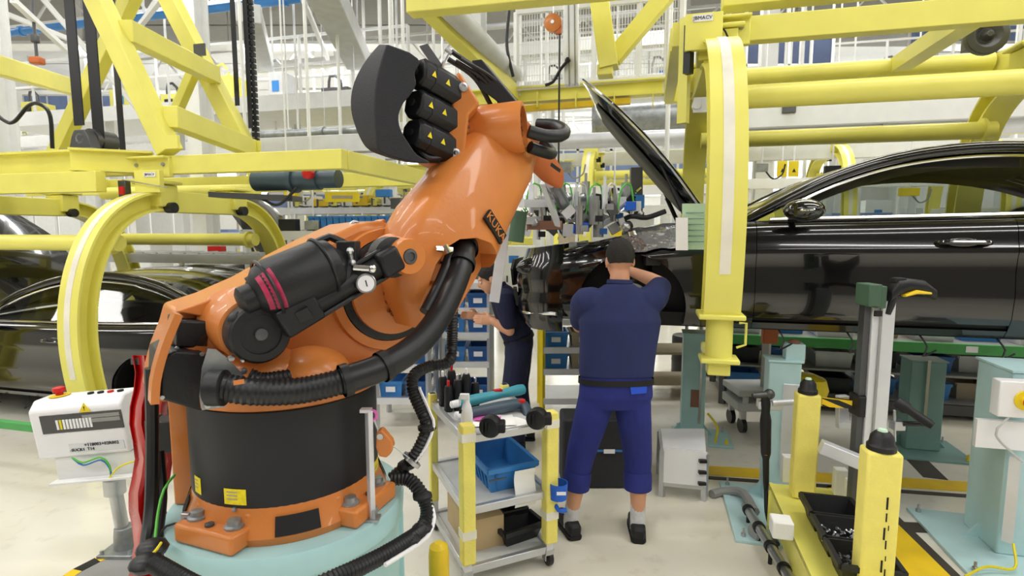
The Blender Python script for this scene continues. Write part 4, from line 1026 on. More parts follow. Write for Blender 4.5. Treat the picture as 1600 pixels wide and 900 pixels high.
# pillow block and drum on the frame
p = LP(124, 216, .3)
pb_ = thing('bearing_block', 'grey pillow block bearing with belt drum on the yellow girder', 'bearing', p - V((0, 0, .12)))
part(MB().prism([p + LU * a_ + V((0, 0, b_)) for a_, b_ in ((.14, -.1), (.1, .02), (.06, .08), (-.06, .08), (-.1, .02), (-.14, -.1))], LV * .1), 'housing', 'dark_steel', pb_, bevel=.006)
part(MB().lathe([(.055, -.03), (.05, 0), (.03, .0), (.028, -.04), (.01, -.04)], p + V((0, 0, .0)), -LV, 24), 'shaft_end', 'steel', pb_)
part(MB().cyl(p + LV * .1, p + LV * .32, .11, n=28), 'drum', 'dark_steel', pb_)
part(MB().box(p + V((0, 0, -.115)) + LV * .1, (.4, .3, .03), RL), 'base_plate', 'galv', pb_)
# hose looping at the far left
single(MB().tube(smooth_path([LP(-20, 165, .8), LP(6, 188, .8), LP(22, 190, .8), LP(45, 165, .8), LP(62, 163, .8), LP(78, 180, .8), LP(82, 232, .8)], .03), .02, 8), 'air_hose', 'black_rubber', 'black air hose looping over the left girder', 'hose')

for k, (ds, dt, dz, lab) in enumerate(((1.5, 6.2, .15, 'yellow C shaped hanger on the next line behind the gripper'), (6.2, 7.0, -.2, 'yellow C shaped hanger far behind the robot shoulder'), (-3.0, 7.5, .3, 'yellow C shaped hanger far right beyond the coupe'), (9.5, 10.0, .2, 'yellow C shaped hanger deep in the hall at left'))):
    h_ = dup(han_r, LU * ds + LV * dt + V((0, 0, dz)), lab, 'C shaped car hangers')
    hr_ = ROOT[han_r] + LU * ds + LV * dt + V((0, 0, dz))
    sr = thing('suspension_rail', lab.replace('C shaped hanger', 'overhead rail carrying the hanger'), 'rail', hr_ + V((0, 0, .3)))
    part(MB().ibeam(hr_ + V((0, 0, .35)) - LU * 3, hr_ + V((0, 0, .35)) + LU * 3, .14, .2), 'rail', 'yellow', sr)
    for u in (-1.2, 1.2):
        part(MB().beam(hr_ + LU * u + V((0, 0, -.02)), hr_ + LU * u + V((0, 0, .27)), .1, .1), 'trolley_link', 'dark_steel', sr); part(MB().beam(hr_ + LU * u * 1.5 + V((0, 0, .44)), V(((hr_ + LU * u * 1.5).x, (hr_ + LU * u * 1.5).y, 8.325)), .05, .05), 'drop_rod', 'white_paint', sr)
# ------------------------------------------------------------------ people
def limb(mb, pts, rad, n=16, step=.03):
    pts = [V(p) for p in pts]; P = smooth_path(pts, step) if len(pts) > 2 else [pts[0] + (pts[1] - pts[0]) * i / 8 for i in range(9)]
    # radius by arclength over the control points
    acc = [0]
    for a, b in zip(pts, pts[1:]): acc.append(acc[-1] + (b - a).length)
    tot = acc[-1]; l = 0; rr = []
    pl = [0]
    for a, b in zip(P, P[1:]): pl.append(pl[-1] + (b - a).length)
    tab = [(a / tot, r) for a, r in zip(acc, rad)]
    rr = [lerp_tab(tab, x / pl[-1]) for x in pl]
    mb.tube(P, rr, n); mb.ball(P[0], rr[0], 14); mb.ball(P[-1], rr[-1], 14)
def blob(mb, secs, n=24, p=2.3):
    """stack of oval sections (centre, x-axis half, y-axis half, xdir, ydir)"""
    mb.loft([ring_pts(c, xd, yd, rx, ry, n, p) for c, rx, ry, xd, yd in secs])
def fused(mb, name, mat, parent, voxel=.007, smooth=6):
    o = part(mb, name, mat, parent)
    r = o.modifiers.new('r', 'REMESH'); r.mode = 'VOXEL'; r.voxel_size = voxel; r.use_smooth_shade = True
    s = o.modifiers.new('s', 'SMOOTH'); s.iterations = smooth; s.factor = .5
    bake(o)
    if not o.data.materials: o.data.materials.append(mat_of(mat))
    o.data.shade_smooth(); return o
def hand(mb, wrist, d, palm_n, side, curl=.5, sc=1.0):
    """wrist point, finger direction, palm normal (facing side), side vector towards the thumb"""
    d = d.normalized(); side = (side - d * side.dot(d)).normalized(); pn = d.cross(side)
    if pn.dot(palm_n) < 0: pn = -pn
    c = wrist + d * .05 * sc
    mb.loft([ring_pts(wrist + d * a * sc, side, pn, w_ * sc, h_ * sc, 14, 2.5) for a, w_, h_ in ((-.02, .028, .02), (.02, .034, .02), (.06, .042, .018), (.095, .041, .014), (.10, .036, .01))])
    for k, (off, ln_) in enumerate(((.031, .072), (.011, .082), (-.010, .077), (-.030, .060))):
        b = wrist + d * .09 * sc + side * off * sc
        pts = [b]; dd = d.copy(); p = b
        for j in range(3):
            a_ = curl * (.55 + .3 * j)
            dd = (dd * math.cos(a_ * .8) + pn * math.sin(a_ * .8)).normalized()
            p = p + dd * ln_ * sc * (.45, .32, .23)[j]; pts.append(p)
        limb(mb, pts, [.0095 * sc, .009 * sc, .0085 * sc, .007 * sc], 10, .012)
    b = wrist + d * .025 * sc + side * .03 * sc
    limb(mb, [b, b + (side * .8 + d * .7 + pn * .3).normalized() * .04 * sc, b + (side * .55 + d * 1.0 + pn * .6).normalized() * .075 * sc], [.013 * sc, .0115 * sc, .008 * sc], 10, .012)
def person(name_label, J, colours, loc, face, glove=False, hair_cut=.02, short_legs=True):
    """J: joints in world space. face: facing direction (horizontal)."""
    root = thing('person', name_label, 'person', loc)
    F = V(face).normalized(); Rr = F.cross(V((0, 0, 1))).normalized(); U = V((0, 0, 1))
    body = MB()
    pel, chest, neck, head = J['pelvis'], J['chest'], J['neck'], J['head']
    sp = (neck - pel).normalized()
    def fw(v): return (F - v * F.dot(v)).normalized()
    tf = fw(sp)
    # torso core (slightly inside the shirt)
    blob(body, [(pel - sp * .04, .15, .10, Rr, tf), (pel + sp * .1, .165, .105, Rr, tf), (chest, .19, .115, Rr, tf), (chest + (neck - chest) * .6, .16, .09, Rr, tf), (neck, .065, .065, Rr, tf)])
    # neck and head
    hd = J.get('look', F); hd = hd.normalized(); hr = hd.cross(U).normalized(); hu = hr.cross(hd)
    limb(body, [neck - sp * .03, head - hu * .06 - hd * .01], [.066, .056])
    body.ball(head + hu * .035 - hd * .012, .1, 24, (1, 1, 1)) if False else None
    rot = Matrix((hr, hd, hu)).transposed()
    body.ball(head + hu * .03 - hd * .012, 1, 28, (.076, .094, .098), rot)
    body.ball(head - hu * .035 + hd * .02, 1, 24, (.064, .078, .082), rot)
    body.ball(head - hu * .085 + hd * .052, 1, 16, (.034, .036, .03), rot)          # chin
    body.ball(head - hu * .015 + hd * .098, 1, 12, (.016, .024, .026), rot)         # nose
    body.ball(head + hu * .008 + hd * .088, 1, 12, (.012, .014, .034), rot)         # bridge
    body.ball(head - hu * .055 + hd * .088, 1, 12, (.026, .014, .012), rot)         # mouth
    body.ball(head + hu * .03 + hd * .076, 1, 14, (.056, .02, .016), rot)           # brow
    for q in (-1, 1): body.ball(head + hr * .078 * q - hu * .005 - hd * .012, 1, 12, (.013, .024, .034), rot)   # ears
    # arms and hands
    for k in ('L', 'R'):
        sh, el, wr = J['sh' + k], J['el' + k], J['wr' + k]
        limb(body, [sh, (sh + el) / 2, el], [.058, .052, .042]); limb(body, [el, el + (wr - el) * .35, wr], [.042, .044, .029])
        if not glove: hand(body, wr, J['hd' + k], J.get('pn' + k, V((0, 0, -1))), J.get('ts' + k, Rr * (1 if k == 'L' else -1)), .5)
    for k in ('L', 'R'):
        hp, kn, an = J['hp' + k], J['kn' + k], J['an' + k]
        limb(body, [hp, (hp + kn) / 2, kn], [.085, .075, .056]); limb(body, [kn, kn + (an - kn) * .35 - F * .015, an], [.055, .058, .036])
        limb(body, [an, an + F * .06 - U * .05, an + F * .14 - U * .06], [.036, .034, .026])
    fused(body, 'body', 'skin', root, .006, 5)
    # eyes
    for q in (-1, 1):
        e = part(MB().ball(head + hr * .031 * q + hu * .008 + hd * .083, .0125, 12), 'eye', 'white_plastic', root)
        part(MB().ball(head + hr * .031 * q + hu * .008 + hd * .0905, .006, 8), 'iris', 'ink', e)
    # hair
    hb = MB(); rows = []
    for j in range(15):
        a = math.radians(4 + 112 * j / 14); row = []
        for i in range(33):
            b = 2 * math.pi * i / 32
            fx = math.cos(b)                      # +1 = front
            am = a if fx < .2 else a * (1 - .42 * (fx - .2) / .8)
            r_ = 1.07 + .03 * math.sin(b * 9 + j) * math.sin(a) + .02 * math.sin(b * 17 + j * 2)
            row.append(head + hu * .032 - hd * .014 + rot @ V((math.sin(am) * math.sin(b) * .079 * r_, math.sin(am) * fx * .097 * r_, math.cos(am) * .102 * r_)))
        rows.append(row)
    hb.grid(rows)
    hm = part(hb, 'hair', 'hair', root, thick=.014)
    # shirt
    sb_ = MB()
    wx = J.get('belly', .2)
    blob(sb_, [(pel + sp * .03, wx, .128, Rr, tf), (pel + sp * .12, wx + .004, .135, Rr, tf), (pel + (chest - pel) * .6, wx + .008, .135, Rr, tf), (chest, wx + .022, .14, Rr, tf), (chest + (neck - chest) * .45, wx - .0, .118, Rr, tf), (chest + (neck - chest) * .78, wx - .075, .095, Rr, tf), (neck - sp * .005, .085, .082, Rr, tf)], 28, 2.5)
    for k in ('L', 'R'):
        sh, el = J['sh' + k], J['el' + k]; f_ = J.get('sleeve', .72)
        inn = chest + (neck - chest) * .45 + Rr * (.1 if k == 'R' else -.1)
        limb(sb_, [inn, sh, sh + (el - sh) * .5, sh + (el - sh) * f_], [.085, .09, .078, .073])
    so = fused(sb_, 'shirt', colours[0], root, .008, 6)
    c_ = MB().lathe([(.072, -.012), (.078, .0), (.074, .022), (.068, .022), (.066, -.012)], neck, sp, 24, caps=False)
    part(c_, 'collar', colours[0], so)
    # trousers
    tb_ = MB()
    blob(tb_, [(pel + sp * .055, wx - .012, .122, Rr, tf), (pel, wx - .005, .13, Rr, tf), (pel - U * .09, wx - .0, .135, Rr, tf), (pel - U * .16, wx - .03, .12, Rr, tf)], 28, 2.4)
    for k in ('L', 'R'):
        hp, kn, an = J['hp' + k], J['kn' + k], J['an' + k]; hem = J.get('hem', .42)
        limb(tb_, [hp, hp + (kn - hp) * .5, kn, kn + (an - kn) * hem], [.115, .103, .088, .078])
    to = fused(tb_, 'trousers', colours[1], root, .008, 6)
    for k in ('L', 'R'):
        kn, an = J['kn' + k], J['an' + k]; e = kn + (an - kn) * (J.get('hem', .42) + .0)
        ax_ = (an - kn).normalized()
        part(MB().lathe([(.082, -.035), (.086, -.01), (.085, .075), (.078, .082), (.07, .07)], e, ax_, 24, caps=False), 'turn_up', colours[1], to)
    bl_ = [pel + sp * .055 + p for p in []]
    part(MB().loft([ring_pts(pel + sp * (-.012 + z_), Rr, tf, wx + .004, .137, 28, 2.4) for z_ in (0, .034)], caps=False), 'belt', 'ink', to, thick=.004)
    # socks and shoes
    for k in ('L', 'R'):
        an = J['an' + k]; kn = J['kn' + k]; dn = (an - kn).normalized(); toe = J.get('toe' + k, F)
        part(MB().tube(smooth_path([an - dn * .11, an - dn * .05, an + U * -.02, an - U * .05], .015), [.047, .047, .046, .048, .05, .05, .05, .05][:max(2, len(smooth_path([an - dn * .11, an - dn * .05, an + U * -.02, an - U * .05], .015)))] if False else .047, 16), 'sock', colours[2], root)
        g = V((an.x, an.y, loc.z)); sr = toe.cross(U).normalized()
        secs = [(-.085, .03, .055, .03), (-.07, .042, .075, .042), (-.02, .045, .088, .05), (.04, .05, .085, .046), (.10, .054, .07, .038), (.16, .05, .058, .03), (.195, .03, .045, .024)]
        sh_ = part(MB().loft([ring_pts(g + toe * a_ + U * (.02 + h_ / 2), sr, U, w_, h_ / 2 + .004, 18, 2.6) for a_, w_, h_, _ in secs]), 'shoe', 'shoe', root)
        part(MB().loft([ring_pts(g + toe * a_ * 1.03 + U * .014, sr, U, w_ + .004, .014, 18, 4) for a_, w_, h_, _ in secs]), 'sole', 'black_matte', sh_)
        part(MB().tube(smooth_path([g + toe * .03 + U * .098 - sr * .035, g + toe * .05 + U * .1, g + toe * .03 + U * .098 + sr * .035], .015), .006, 6), 'lace', 'grey_light', sh_)
    return root, so, to
def at3(px, py, Y): return at(px, py, Y)
fl_, fr_ = gr(889, 832), gr(996, 838)
PY = 3.2
J1 = dict(pelvis=V((.625, PY, .98)), chest=V((.645, PY + .02, 1.34)), neck=V((.645, PY + .05, 1.565)), head=V((.65, PY + .085, 1.695)), look=V((-.05, 1, -.12)),
          shL=V((.445, PY + .03, 1.455)), elL=V((.43, PY + .24, 1.27)), wrL=V((.55, PY + .44, 1.36)), hdL=V((.5, .8, .2)), tsL=V((.3, 0, 1)), pnL=V((1, -.3, 0)),
          shR=V((.835, PY + .03, 1.47)), elR=V((.945, PY + .20, 1.545)), wrR=V((.765, PY + .40, 1.62)), hdR=V((-.6, .75, .15)), tsR=V((0, 0, 1)), pnR=V((-.5, -.5, -.3)),
          hpL=V((.525, PY, .92)), knL=V((.42, PY + .03, .49)), anL=V((fl_.x + .01, fl_.y - .01, .10)),
          hpR=V((.72, PY, .92)), knR=V((.775, PY + .03, .49)), anR=V((fr_.x, fr_.y, .10)), toeL=V((-.25, 1, 0)).normalized(), toeR=V((.15, 1, 0)).normalized(), belly=.222, hem=.30)
p1, s1, t1 = person('worker in navy shirt and cropped blue trousers reaching into the wheel arch', J1, ('shirt', 'trousers', 'sock'), V((.57, PY, 0)), V((0, 1, 0)))
deps = bpy.context.evaluated_depsgraph_get(); deps.update()
def on_obj(o, px, py):
    b = BVHTree.FromObject(o, deps); h = b.ray_cast(V((0, 0, EYE)) - ROOT[o], ray(px, py).normalized())
    return (h[0] + ROOT[o], h[1]) if h[0] else (None, None)
def patch(o, pts, name, mat, n=6, off=.006):
    b = BVHTree.FromObject(o, deps); rows = []
    (a, b_, c, d_) = pts
    for i in range(n + 1):
        row = []
        for j in range(n + 1):
            u, v = i / n, j / n
            px = (a[0] * (1 - u) + b_[0] * u) * (1 - v) + (d_[0] * (1 - u) + c[0] * u) * v
            py = (a[1] * (1 - u) + b_[1] * u) * (1 - v) + (d_[1] * (1 - u) + c[1] * u) * v
            h = b.ray_cast(V((0, 0, EYE)) - ROOT[o], ray(px, py).normalized())
            if not h[0]: return None
            nrm = h[1] if h[1].dot(ray(px, py)) < 0 else -h[1]
            row.append(h[0] + ROOT[o] + nrm * off)
        rows.append(row)
    return part(MB().grid(rows), name, mat, o)
for pts in ([(984, 602), (1010, 600), (1009, 614), (986, 616)], [(892, 642), (906, 648), (904, 656), (891, 650)]):
    patch(t1, pts, 'pocket_flap', 'pocket_blue')
# second worker, seen from the side behind the car's nose
QY = 4.62
J2 = dict(pelvis=V((.06, QY, .95)), chest=V((-.03, QY, 1.24)), neck=V((-.12, QY, 1.40)), head=V((-.19, QY - .01, 1.47)), look=V((-1, -.1, -.45)),
          shL=V((-.06, QY - .19, 1.31)), elL=V((-.02, QY - .22, 1.06)), wrL=V((-.16, QY - .2, 1.14)), hdL=V((-1, 0, .1)), tsL=V((0, .2, 1)),
          shR=V((-.06, QY + .19, 1.31)), elR=V((-.08, QY + .24, 1.05)), wrR=V((-.3, QY + .14, 1.13)), hdR=V((-1, -.2, .1)), tsR=V((0, -.2, 1)),
          hpL=V((.06, QY - .09, .89)), knL=V((.0, QY - .11, .48)), anL=V((.03, QY - .13, .10)), hpR=V((.07, QY + .09, .89)), knR=V((.06, QY + .11, .48)), anR=V((.12, QY + .12, .10)), belly=.17, hem=.8)
p2, s2, t2 = person('worker in dark overalls bending forward behind the cart', J2, ('trousers_dark', 'trousers_dark', 'sock'), V((.05, QY, 0)), V((-1, 0, 0)))
gm = MB()
for k in ('L', 'R'):
    pass
# ------------------------------------------------------------------ tool cart
cA = V((-.235, 2.68, 0)); c1 = V((.9135, .4067, 0)); c2 = V((-.4067, .9135, 0)); CWd, CDp = .48, .62
def cp(u, v, z): return cA + c1 * u + c2 * v + V((0, 0, z))
RC = Matrix((c1, c2, V((0, 0, 1)))).transposed()
cart = thing('tool_cart', 'three shelf aluminium tool cart with yellow padded corner posts', 'cart', cp(CWd / 2, CDp / 2, 0))
def ct(mb, name, mat, parent=None, **k): return part(mb, name, mat, parent or cart, **k)
for (u, v) in ((0, 0), (CWd, 0), (0, CDp), (CWd, CDp)):
    post = ct(MB().beam(cp(u, v, .11), cp(u, v, .89), .04, .04, c2), 'corner_post', 'alu_light')
    near = v == 0
    z0, z1 = (.16, .905) if near else (.2, .89)
    w_ = .072 if near else .05
    pd_ = ct(MB().beam(cp(u, v - (.012 if near else 0), z0), cp(u, v - (.012 if near else 0), z1), w_, w_ * .95, c2), 'padding', 'yellow_foam', post, bevel=.008)
    if near:
        for zz in (.30, .82): ct(MB().beam(cp(u, v - .012, zz), cp(u, v - .012, zz + .045), w_ + .003, w_ * .95 + .003, c2), 'white_band', 'white_tape', post)
    cs = ct(MB().lathe([(.045, -.014), (.048, -.01), (.048, .01), (.045, .014)], cp(u + .01, v + .02, .048), c1, 20), 'caster_wheel', 'black_rubber')
    ct(MB().box(cp(u, v + .005, .095), (.05, .05, .03), RC).box(cp(u - .018, v + .015, .07), (.006, .04, .06), RC).box(cp(u + .03, v + .015, .07), (.006, .04, .06), RC), 'caster_fork', 'steel', cs)
for z in (.115, .44, .825):
    sh = ct(MB().box(cp(CWd / 2, CDp / 2, z), (CWd - .02, CDp - .02, .012), RC), 'shelf', 'grey_light')
    for p, q in (((0, 0), (CWd, 0)), ((CWd, 0), (CWd, CDp)), ((CWd, CDp), (0, CDp)), ((0, CDp), (0, 0))):
        ct(MB().beam(cp(p[0], p[1], z - .005), cp(q[0], q[1], z - .005), .03, .042), 'shelf_rail', 'alu', sh, bevel=.003)
# things on the cart
def bin_obj(c, ex, ey, w_, d_, h_, name, mat, label, cat, ribs=True, group=None, taper=.03, rim='blue_bin'):
    ex = V(ex).normalized(); ey = V(ey).normalized(); c = V(c)
    root = thing(name, label, cat, c, group)
    def pp(u, v, z): return c + ex * u + ey * v + V((0, 0, z))
    lo = [(-w_ / 2 + taper, -d_ / 2 + taper), (w_ / 2 - taper, -d_ / 2 + taper), (w_ / 2 - taper, d_ / 2 - taper), (-w_ / 2 + taper, d_ / 2 - taper)]
    hi = [(-w_ / 2, -d_ / 2), (w_ / 2, -d_ / 2), (w_ / 2, d_ / 2), (-w_ / 2, d_ / 2)]
    tk = .012
    def sc(pts, k): return [(math.copysign(abs(a) - k, a), math.copysign(abs(b) - k, b)) for a, b in pts]
    rings = [[pp(a, b, 0) for a, b in lo], [pp(a, b, h_) for a, b in hi], [pp(a, b, h_) for a, b in sc(hi, tk)], [pp(a, b, tk) for a, b in sc(lo, tk)]]
    part(MB().loft(rings), 'tub', mat, root)
    mb = MB()
    for k in range(4):
        a, b = hi[k], hi[(k + 1) % 4]; mb.beam(pp(a[0], a[1], h_ - .012), pp(b[0], b[1], h_ - .012), .02, .026)
    part(mb, 'rim', mat, root)
    if ribs:
        for k in range(4):
            a, b = lo[k], lo[(k + 1) % 4]; a2, b2 = hi[k], hi[(k + 1) % 4]
            n_ = 8 if k % 2 else 6
            for i in range(1, n_):
                f = i / n_
                if k == 0 and .3 < f < .7: continue
                p0 = pp(a[0] + (b[0] - a[0]) * f, a[1] + (b[1] - a[1]) * f, .01); p1 = pp(a2[0] + (b2[0] - a2[0]) * f, a2[1] + (b2[1] - a2[1]) * f, h_ - .03)
                part(MB().beam(p0, p1, .008, .012), 'rib', mat, root)
    return root, pp
zs = .447
b0, bpp = bin_obj(cp(.30, .30, zs), c1, c2, .30, .44, .145, 'plastic_bin', 'blue_bin', 'bright blue plastic bin on the middle shelf of the cart', 'bin')
fx_ = cp(.345, .075, 0)
single(MB().grid([[cp(.29 + .125 * i / 4, .035 - .012 * math.sin(j * .8), .37 + .21 * j / 8) for i in range(5)] for j in range(9)]), 'paper_sheet', 'paper', 'white paper sheet hanging from the front of the blue bin', 'paper')
part(MB().box(cp(.20, .062, .54), (.10, .006, .008), RC), 'clip', 'dark_steel', b0)
single(MB().loft([[cp(a, b, z) for a, b in ((.05, .12), (.26, .12), (.26, .50), (.05, .50))] for z in (.121, .30)] + [[cp(a, b, .302) for a, b in ((.06, .13), (.25, .13), (.25, .49), (.06, .49))]]), 'cardboard_box', 'cardboard', 'plain brown cardboard box on the bottom shelf of the cart', 'box')
bin_obj(cp(.38, .34, .121), c1, c2, .16, .22, .12, 'parts_bin', 'black_plastic', 'small black open bin behind the tilted black tray', 'bin', False)
bt, _ = bin_obj(cp(.36, .15, .121), (c1 + c2 * .12), (c2 - c1 * .12), .26, .16, .10, 'parts_tray', 'black_plastic', 'black parts tray lying at the front of the bottom cart shelf', 'tray', False)
# cup holder with blue cup on the right post
q = cp(CWd + .035, -.045, .42)
ch_ = thing('cup_holder', 'bright blue cup holder clipped to the right padded post', 'cup holder', q)
part(MB().lathe([(.048, 0), (.052, .09), (.048, .09), (.044, .006)], q, (0, 0, 1), 24), 'cup', 'blue_bright', ch_)
part(MB().box(q + V((-.03, .05, .09)), (.04, .012, .16)), 'back_plate', 'blue_bright', ch_, bevel=.004)
part(MB().tube(smooth_path([q + V((-.03, .03, -.01)), q + V((0, -.02, -.06)), q + V((.045, -.02, -.06))], .02), .012, 8), 'hook', 'blue_bright', ch_)
part(MB().box(q + V((.012, -.051, .05)), (.05, .004, .018)), 'cup_label', 'white_plastic', ch_)
# power tools on the top shelf
ztop = .832
def screwdriver(p, d, mat_body, mat_tip, label):
    d = V(d).normalized(); r = thing('cordless_screwdriver', label, 'power tool', p)
    part(MB().lathe([(.02, 0), (.026, .01), (.03, .05), (.032, .12), (.028, .2), (.026, .30), (.03, .36), (.034, .42), (.03, .46)], p, d, 20), 'body', mat_body, r)
    part(MB().lathe([(.012, -.05), (.02, -.045), (.022, -.005), (.02, 0)], p, d, 16), 'chuck', mat_tip, r)
    part(MB().box(p + d * .27 + V((0, 0, .026)), (.05, .03, .012), RC), 'trigger', 'red', r)
    return r
screwdriver(cp(.06, .30, ztop + .08), c1 + c2 * .22, 'teal_tool', 'white_plastic', 'slim turquoise cordless angle driver lying on the cart top')
q = cp(.06, .22, ztop + .04); dd = (c1 + c2 * .12)
gz = thing('angle_nutrunner', 'dark grey angle nutrunner with red button on the cart top', 'power tool', q)
part(MB().lathe([(.018, 0), (.03, .01), (.032, .1), (.036, .22), (.034, .32), (.03, .36)], q, dd, 20), 'body', 'slate_tool', gz)
part(MB().lathe([(.014, -.05), (.022, -.045), (.022, 0)], q, dd, 14), 'chuck', 'white_plastic', gz)
e = q + dd.normalized() * .38
part(MB().tube(smooth_path([q + dd.normalized() * .33, e, e + V((.03, -.05, -.03)), e + V((.035, -.09, -.06))], .02), .03, 14), 'grip', 'slate_tool', gz)
part(MB().box(e + V((0, -.02, .015)), (.04, .03, .03)), 'button', 'red', gz, bevel=.004)
def battery(px, py, Y, label):
    p = at(px, py, Y); r = thing('tool_battery', label, 'battery', p - V((0, 0, .05)))
    part(MB().lathe([(.045, -.05), (.056, -.04), (.058, .0), (.05, .02), (.02, .025)], p, V((-.35, -1, .05)), 20), 'pack', 'black_plastic', r)
    part(MB().box(p + V((.045, .01, 0)), (.07, .08, .05)), 'latch', 'black_matte', r, bevel=.008)
    for k in range(5): part(MB().box(p + V((-.035 + .018 * k, -.022, .0)), (.006, .012, .06)), 'grip_rib', 'black_matte', r)
battery(765, 667, 2.66, 'black round battery pack at the cart front between the posts')
battery(838, 655, 2.76, 'black round battery pack beside the right padded post')
for k, (u, v, rz_, m_, lab) in enumerate(((.24, .10, .2, 'paper', 'loose white printed sheets under the nutrunner on the cart'), (.20, .16, -.3, 'paper', 'crumpled white and mauve sheets on the cart top'))):
    c = cp(u, v, ztop + .003 + k * .004)
    ex = c1 * math.cos(rz_) + c2 * math.sin(rz_); ey = -c1 * math.sin(rz_) + c2 * math.cos(rz_)
    o = single(MB().grid([[c + ex * (-.13 + .26 * i / 6) + ey * (-.09 + .18 * j / 5) + V((0, 0, .006 * math.sin(i * 1.3 + k) * math.sin(j))) for i in range(7)] for j in range(6)]), 'paper_sheets', m_, lab, 'paper')
    if k: part(MB().prism([c + ex * a + ey * b + V((0, 0, .011)) for a, b in ((-.1, -.02), (.05, -.04), (.06, .02), (-.08, .05))], V((0, 0, .001))), 'print', 'pink', o)
# white bottle holder and small black canisters at the left of the cart top
q = cp(.03, .07, ztop)
wb = thing('spray_bottle', 'white plastic spray bottle standing on the cart corner', 'bottle', q)
part(MB().loft([ring_pts(q + V((0, 0, z)), c1, c2, rx, ry, 16, 3) for z, rx, ry in ((0, .03, .026), (.10, .03, .026), (.14, .022, .02), (.16, .014, .014), (.19, .014, .014))]), 'bottle', 'white_plastic', wb)
part(MB().box(q + V((-.01, -.005, .19)), (.05, .024, .03)).box(q + V((-.035, -.005, .165)), (.01, .016, .05)), 'trigger_head', 'white_plastic', wb, bevel=.004)
part(MB().box(q + V((-.03, 0, .11)), (.02, .02, .02)), 'nozzle', 'black_matte', wb)
for k in range(7):
    q = cp(.04 + .055 * (k % 4), .42 + .11 * (k // 4), ztop)
    lab = ['tall black tool canister with red cap', 'black canister with steel tip', 'black canister with white tip', 'slim black canister behind the teal driver', 'black canister at the rear cart corner', 'short black canister beside the rear post', 'black canister in the rear row'][k] + ' on the cart'
    r = thing('tool_canister', lab, 'canister', q, 'black canisters on the cart')
    h_ = .15 + .03 * (k % 3)
    part(MB().lathe([(.024, 0), (.026, .01), (.026, h_ - .02), (.02, h_)], q, (0, 0, 1), 14), 'barrel', 'black_plastic', r)
    part(MB().lathe([(.008, 0), (.009, .03), (.004, .035)], q + V((0, 0, h_)), (0, 0, 1), 10), 'tip', ['red', 'steel', 'white_plastic', 'steel', 'white_plastic', 'red', 'steel'][k], r)
# yellow bumper curve beside the pedestal
q = gr(655, 925)
single(MB().lathe([(.05, 0), (.05, .30), (.045, .34), (.02, .36)], V((-.36, 2.52, 0)), (0, 0, 1), 20), 'bollard', 'yellow_deep', 'short rounded yellow bollard between pedestal and cart', 'bollard')
# ------------------------------------------------------------------ control box on its stand
cbp = gr(197, 862)
st_ = thing('control_stand', 'silver pipe stand carrying the white control box', 'stand', cbp)
part(MB().cyl(cbp + V((0, 0, .03)), cbp + V((-.04, 0, .44)), .035, n=20), 'pipe', 'steel', st_)
part(MB().lathe([(.055, 0), (.055, .09), (.045, .1)], cbp + V((-.036, 0, .36)), (0, 0, 1), 20), 'collar', 'steel', st_)
part(MB().lathe([(.06, 0), (.055, .08), (.05, .13)], cbp + V((0, 0, .03)), (0, 0, 1), 16).box(cbp + V((0, 0, .02)), (.2, .2, .03)), 'foot_clamp', 'galv', st_, bevel=.005)
for q in ((-.08, -.08), (.08, -.08), (.08, .08), (-.08, .08)): part(MB().lathe([(.012, 0), (.01, .02)], cbp + V((q[0], q[1], .035)), (0, 0, 1), 8), 'bolt', 'steel', st_)
pad = V((-2.02, 2.72, 0))
pdo = thing('stand_base', 'round grey floor pad with black and yellow edge under the stand', 'base', pad)
part(MB().lathe([(.42, 0), (.42, .012), (.38, .014)], pad, (0, 0, 1), 48), 'disc', 'grey_paint', pdo)
for k in range(24):
    a0_, a1_ = 2 * math.pi * k / 24, 2 * math.pi * (k + 1) / 24
    part(MB().prism([pad + V((math.cos(a) * r_, math.sin(a) * r_, .0145)) for a, r_ in ((a0_, .36), (a0_, .425), (a1_, .425), (a1_, .36))], V((0, 0, .002))), 'edge_stripe', 'floor_tape_yellow' if k % 2 else 'ink', pdo)
by = cbp.y - .02
bx = thing('control_box', 'white control box with clear window and red stop button', 'control box', cbp + V((-.04, 0, .45)))
eh = (at(215, 655, by + .02) - at(66, 668, by)).normalized(); ev = V((eh.x * -.0 - .02, 0, 1)); ev = (ev - eh * ev.dot(eh)).normalized(); en = eh.cross(ev)   # towards the camera
if en.y > 0: en = -en
bc = at(141, 660, by); bw, bh, bd = .50, .33, .16
def bxp(u, v, n_): return bc + eh * u + ev * v + en * n_
prof = [(-bd / 2, -bh / 2), (bd / 2, -bh / 2), (bd / 2 + .02, bh / 2 - .05), (bd / 2 - .03, bh / 2), (-bd / 2, bh / 2)]
body_ = part(MB().prism([bxp(-bw / 2, b, a) for a, b in prof], eh * bw), 'case', 'white_plastic', bx, bevel=.012)
def face(u, v, w_, h_, name, mat, dd_=.004, off=0, parent=body_):
    sl = (.02) / (bh - .05)
    def P_(a, b): return bxp(a, b, bd / 2 + (b + bh / 2) * sl + off)
    return part(MB().prism([P_(u - w_ / 2, v - h_ / 2), P_(u + w_ / 2, v - h_ / 2), P_(u + w_ / 2, v + h_ / 2), P_(u - w_ / 2, v + h_ / 2)], en * dd_), name, mat, parent)
wd = face(.03, .035, .44, .105, 'window', 'lens_dark')
for k in range(11): face(-.10 + .018 * k, .03, .012, .055, 'terminal', 'cable_yellow' if k == 1 else 'white_plastic', .004, .004)
face(.14, .04, .20, .022, 'window_rail', 'grey_paint', .003, .004)
face(.14, .065, .20, .02, 'window_rail', 'grey_paint', .003, .004)
fo = face(.08, -.115, .30, .05, 'type_label', 'alu_light', .002, .001)
sl_ = .02 / (bh - .05)
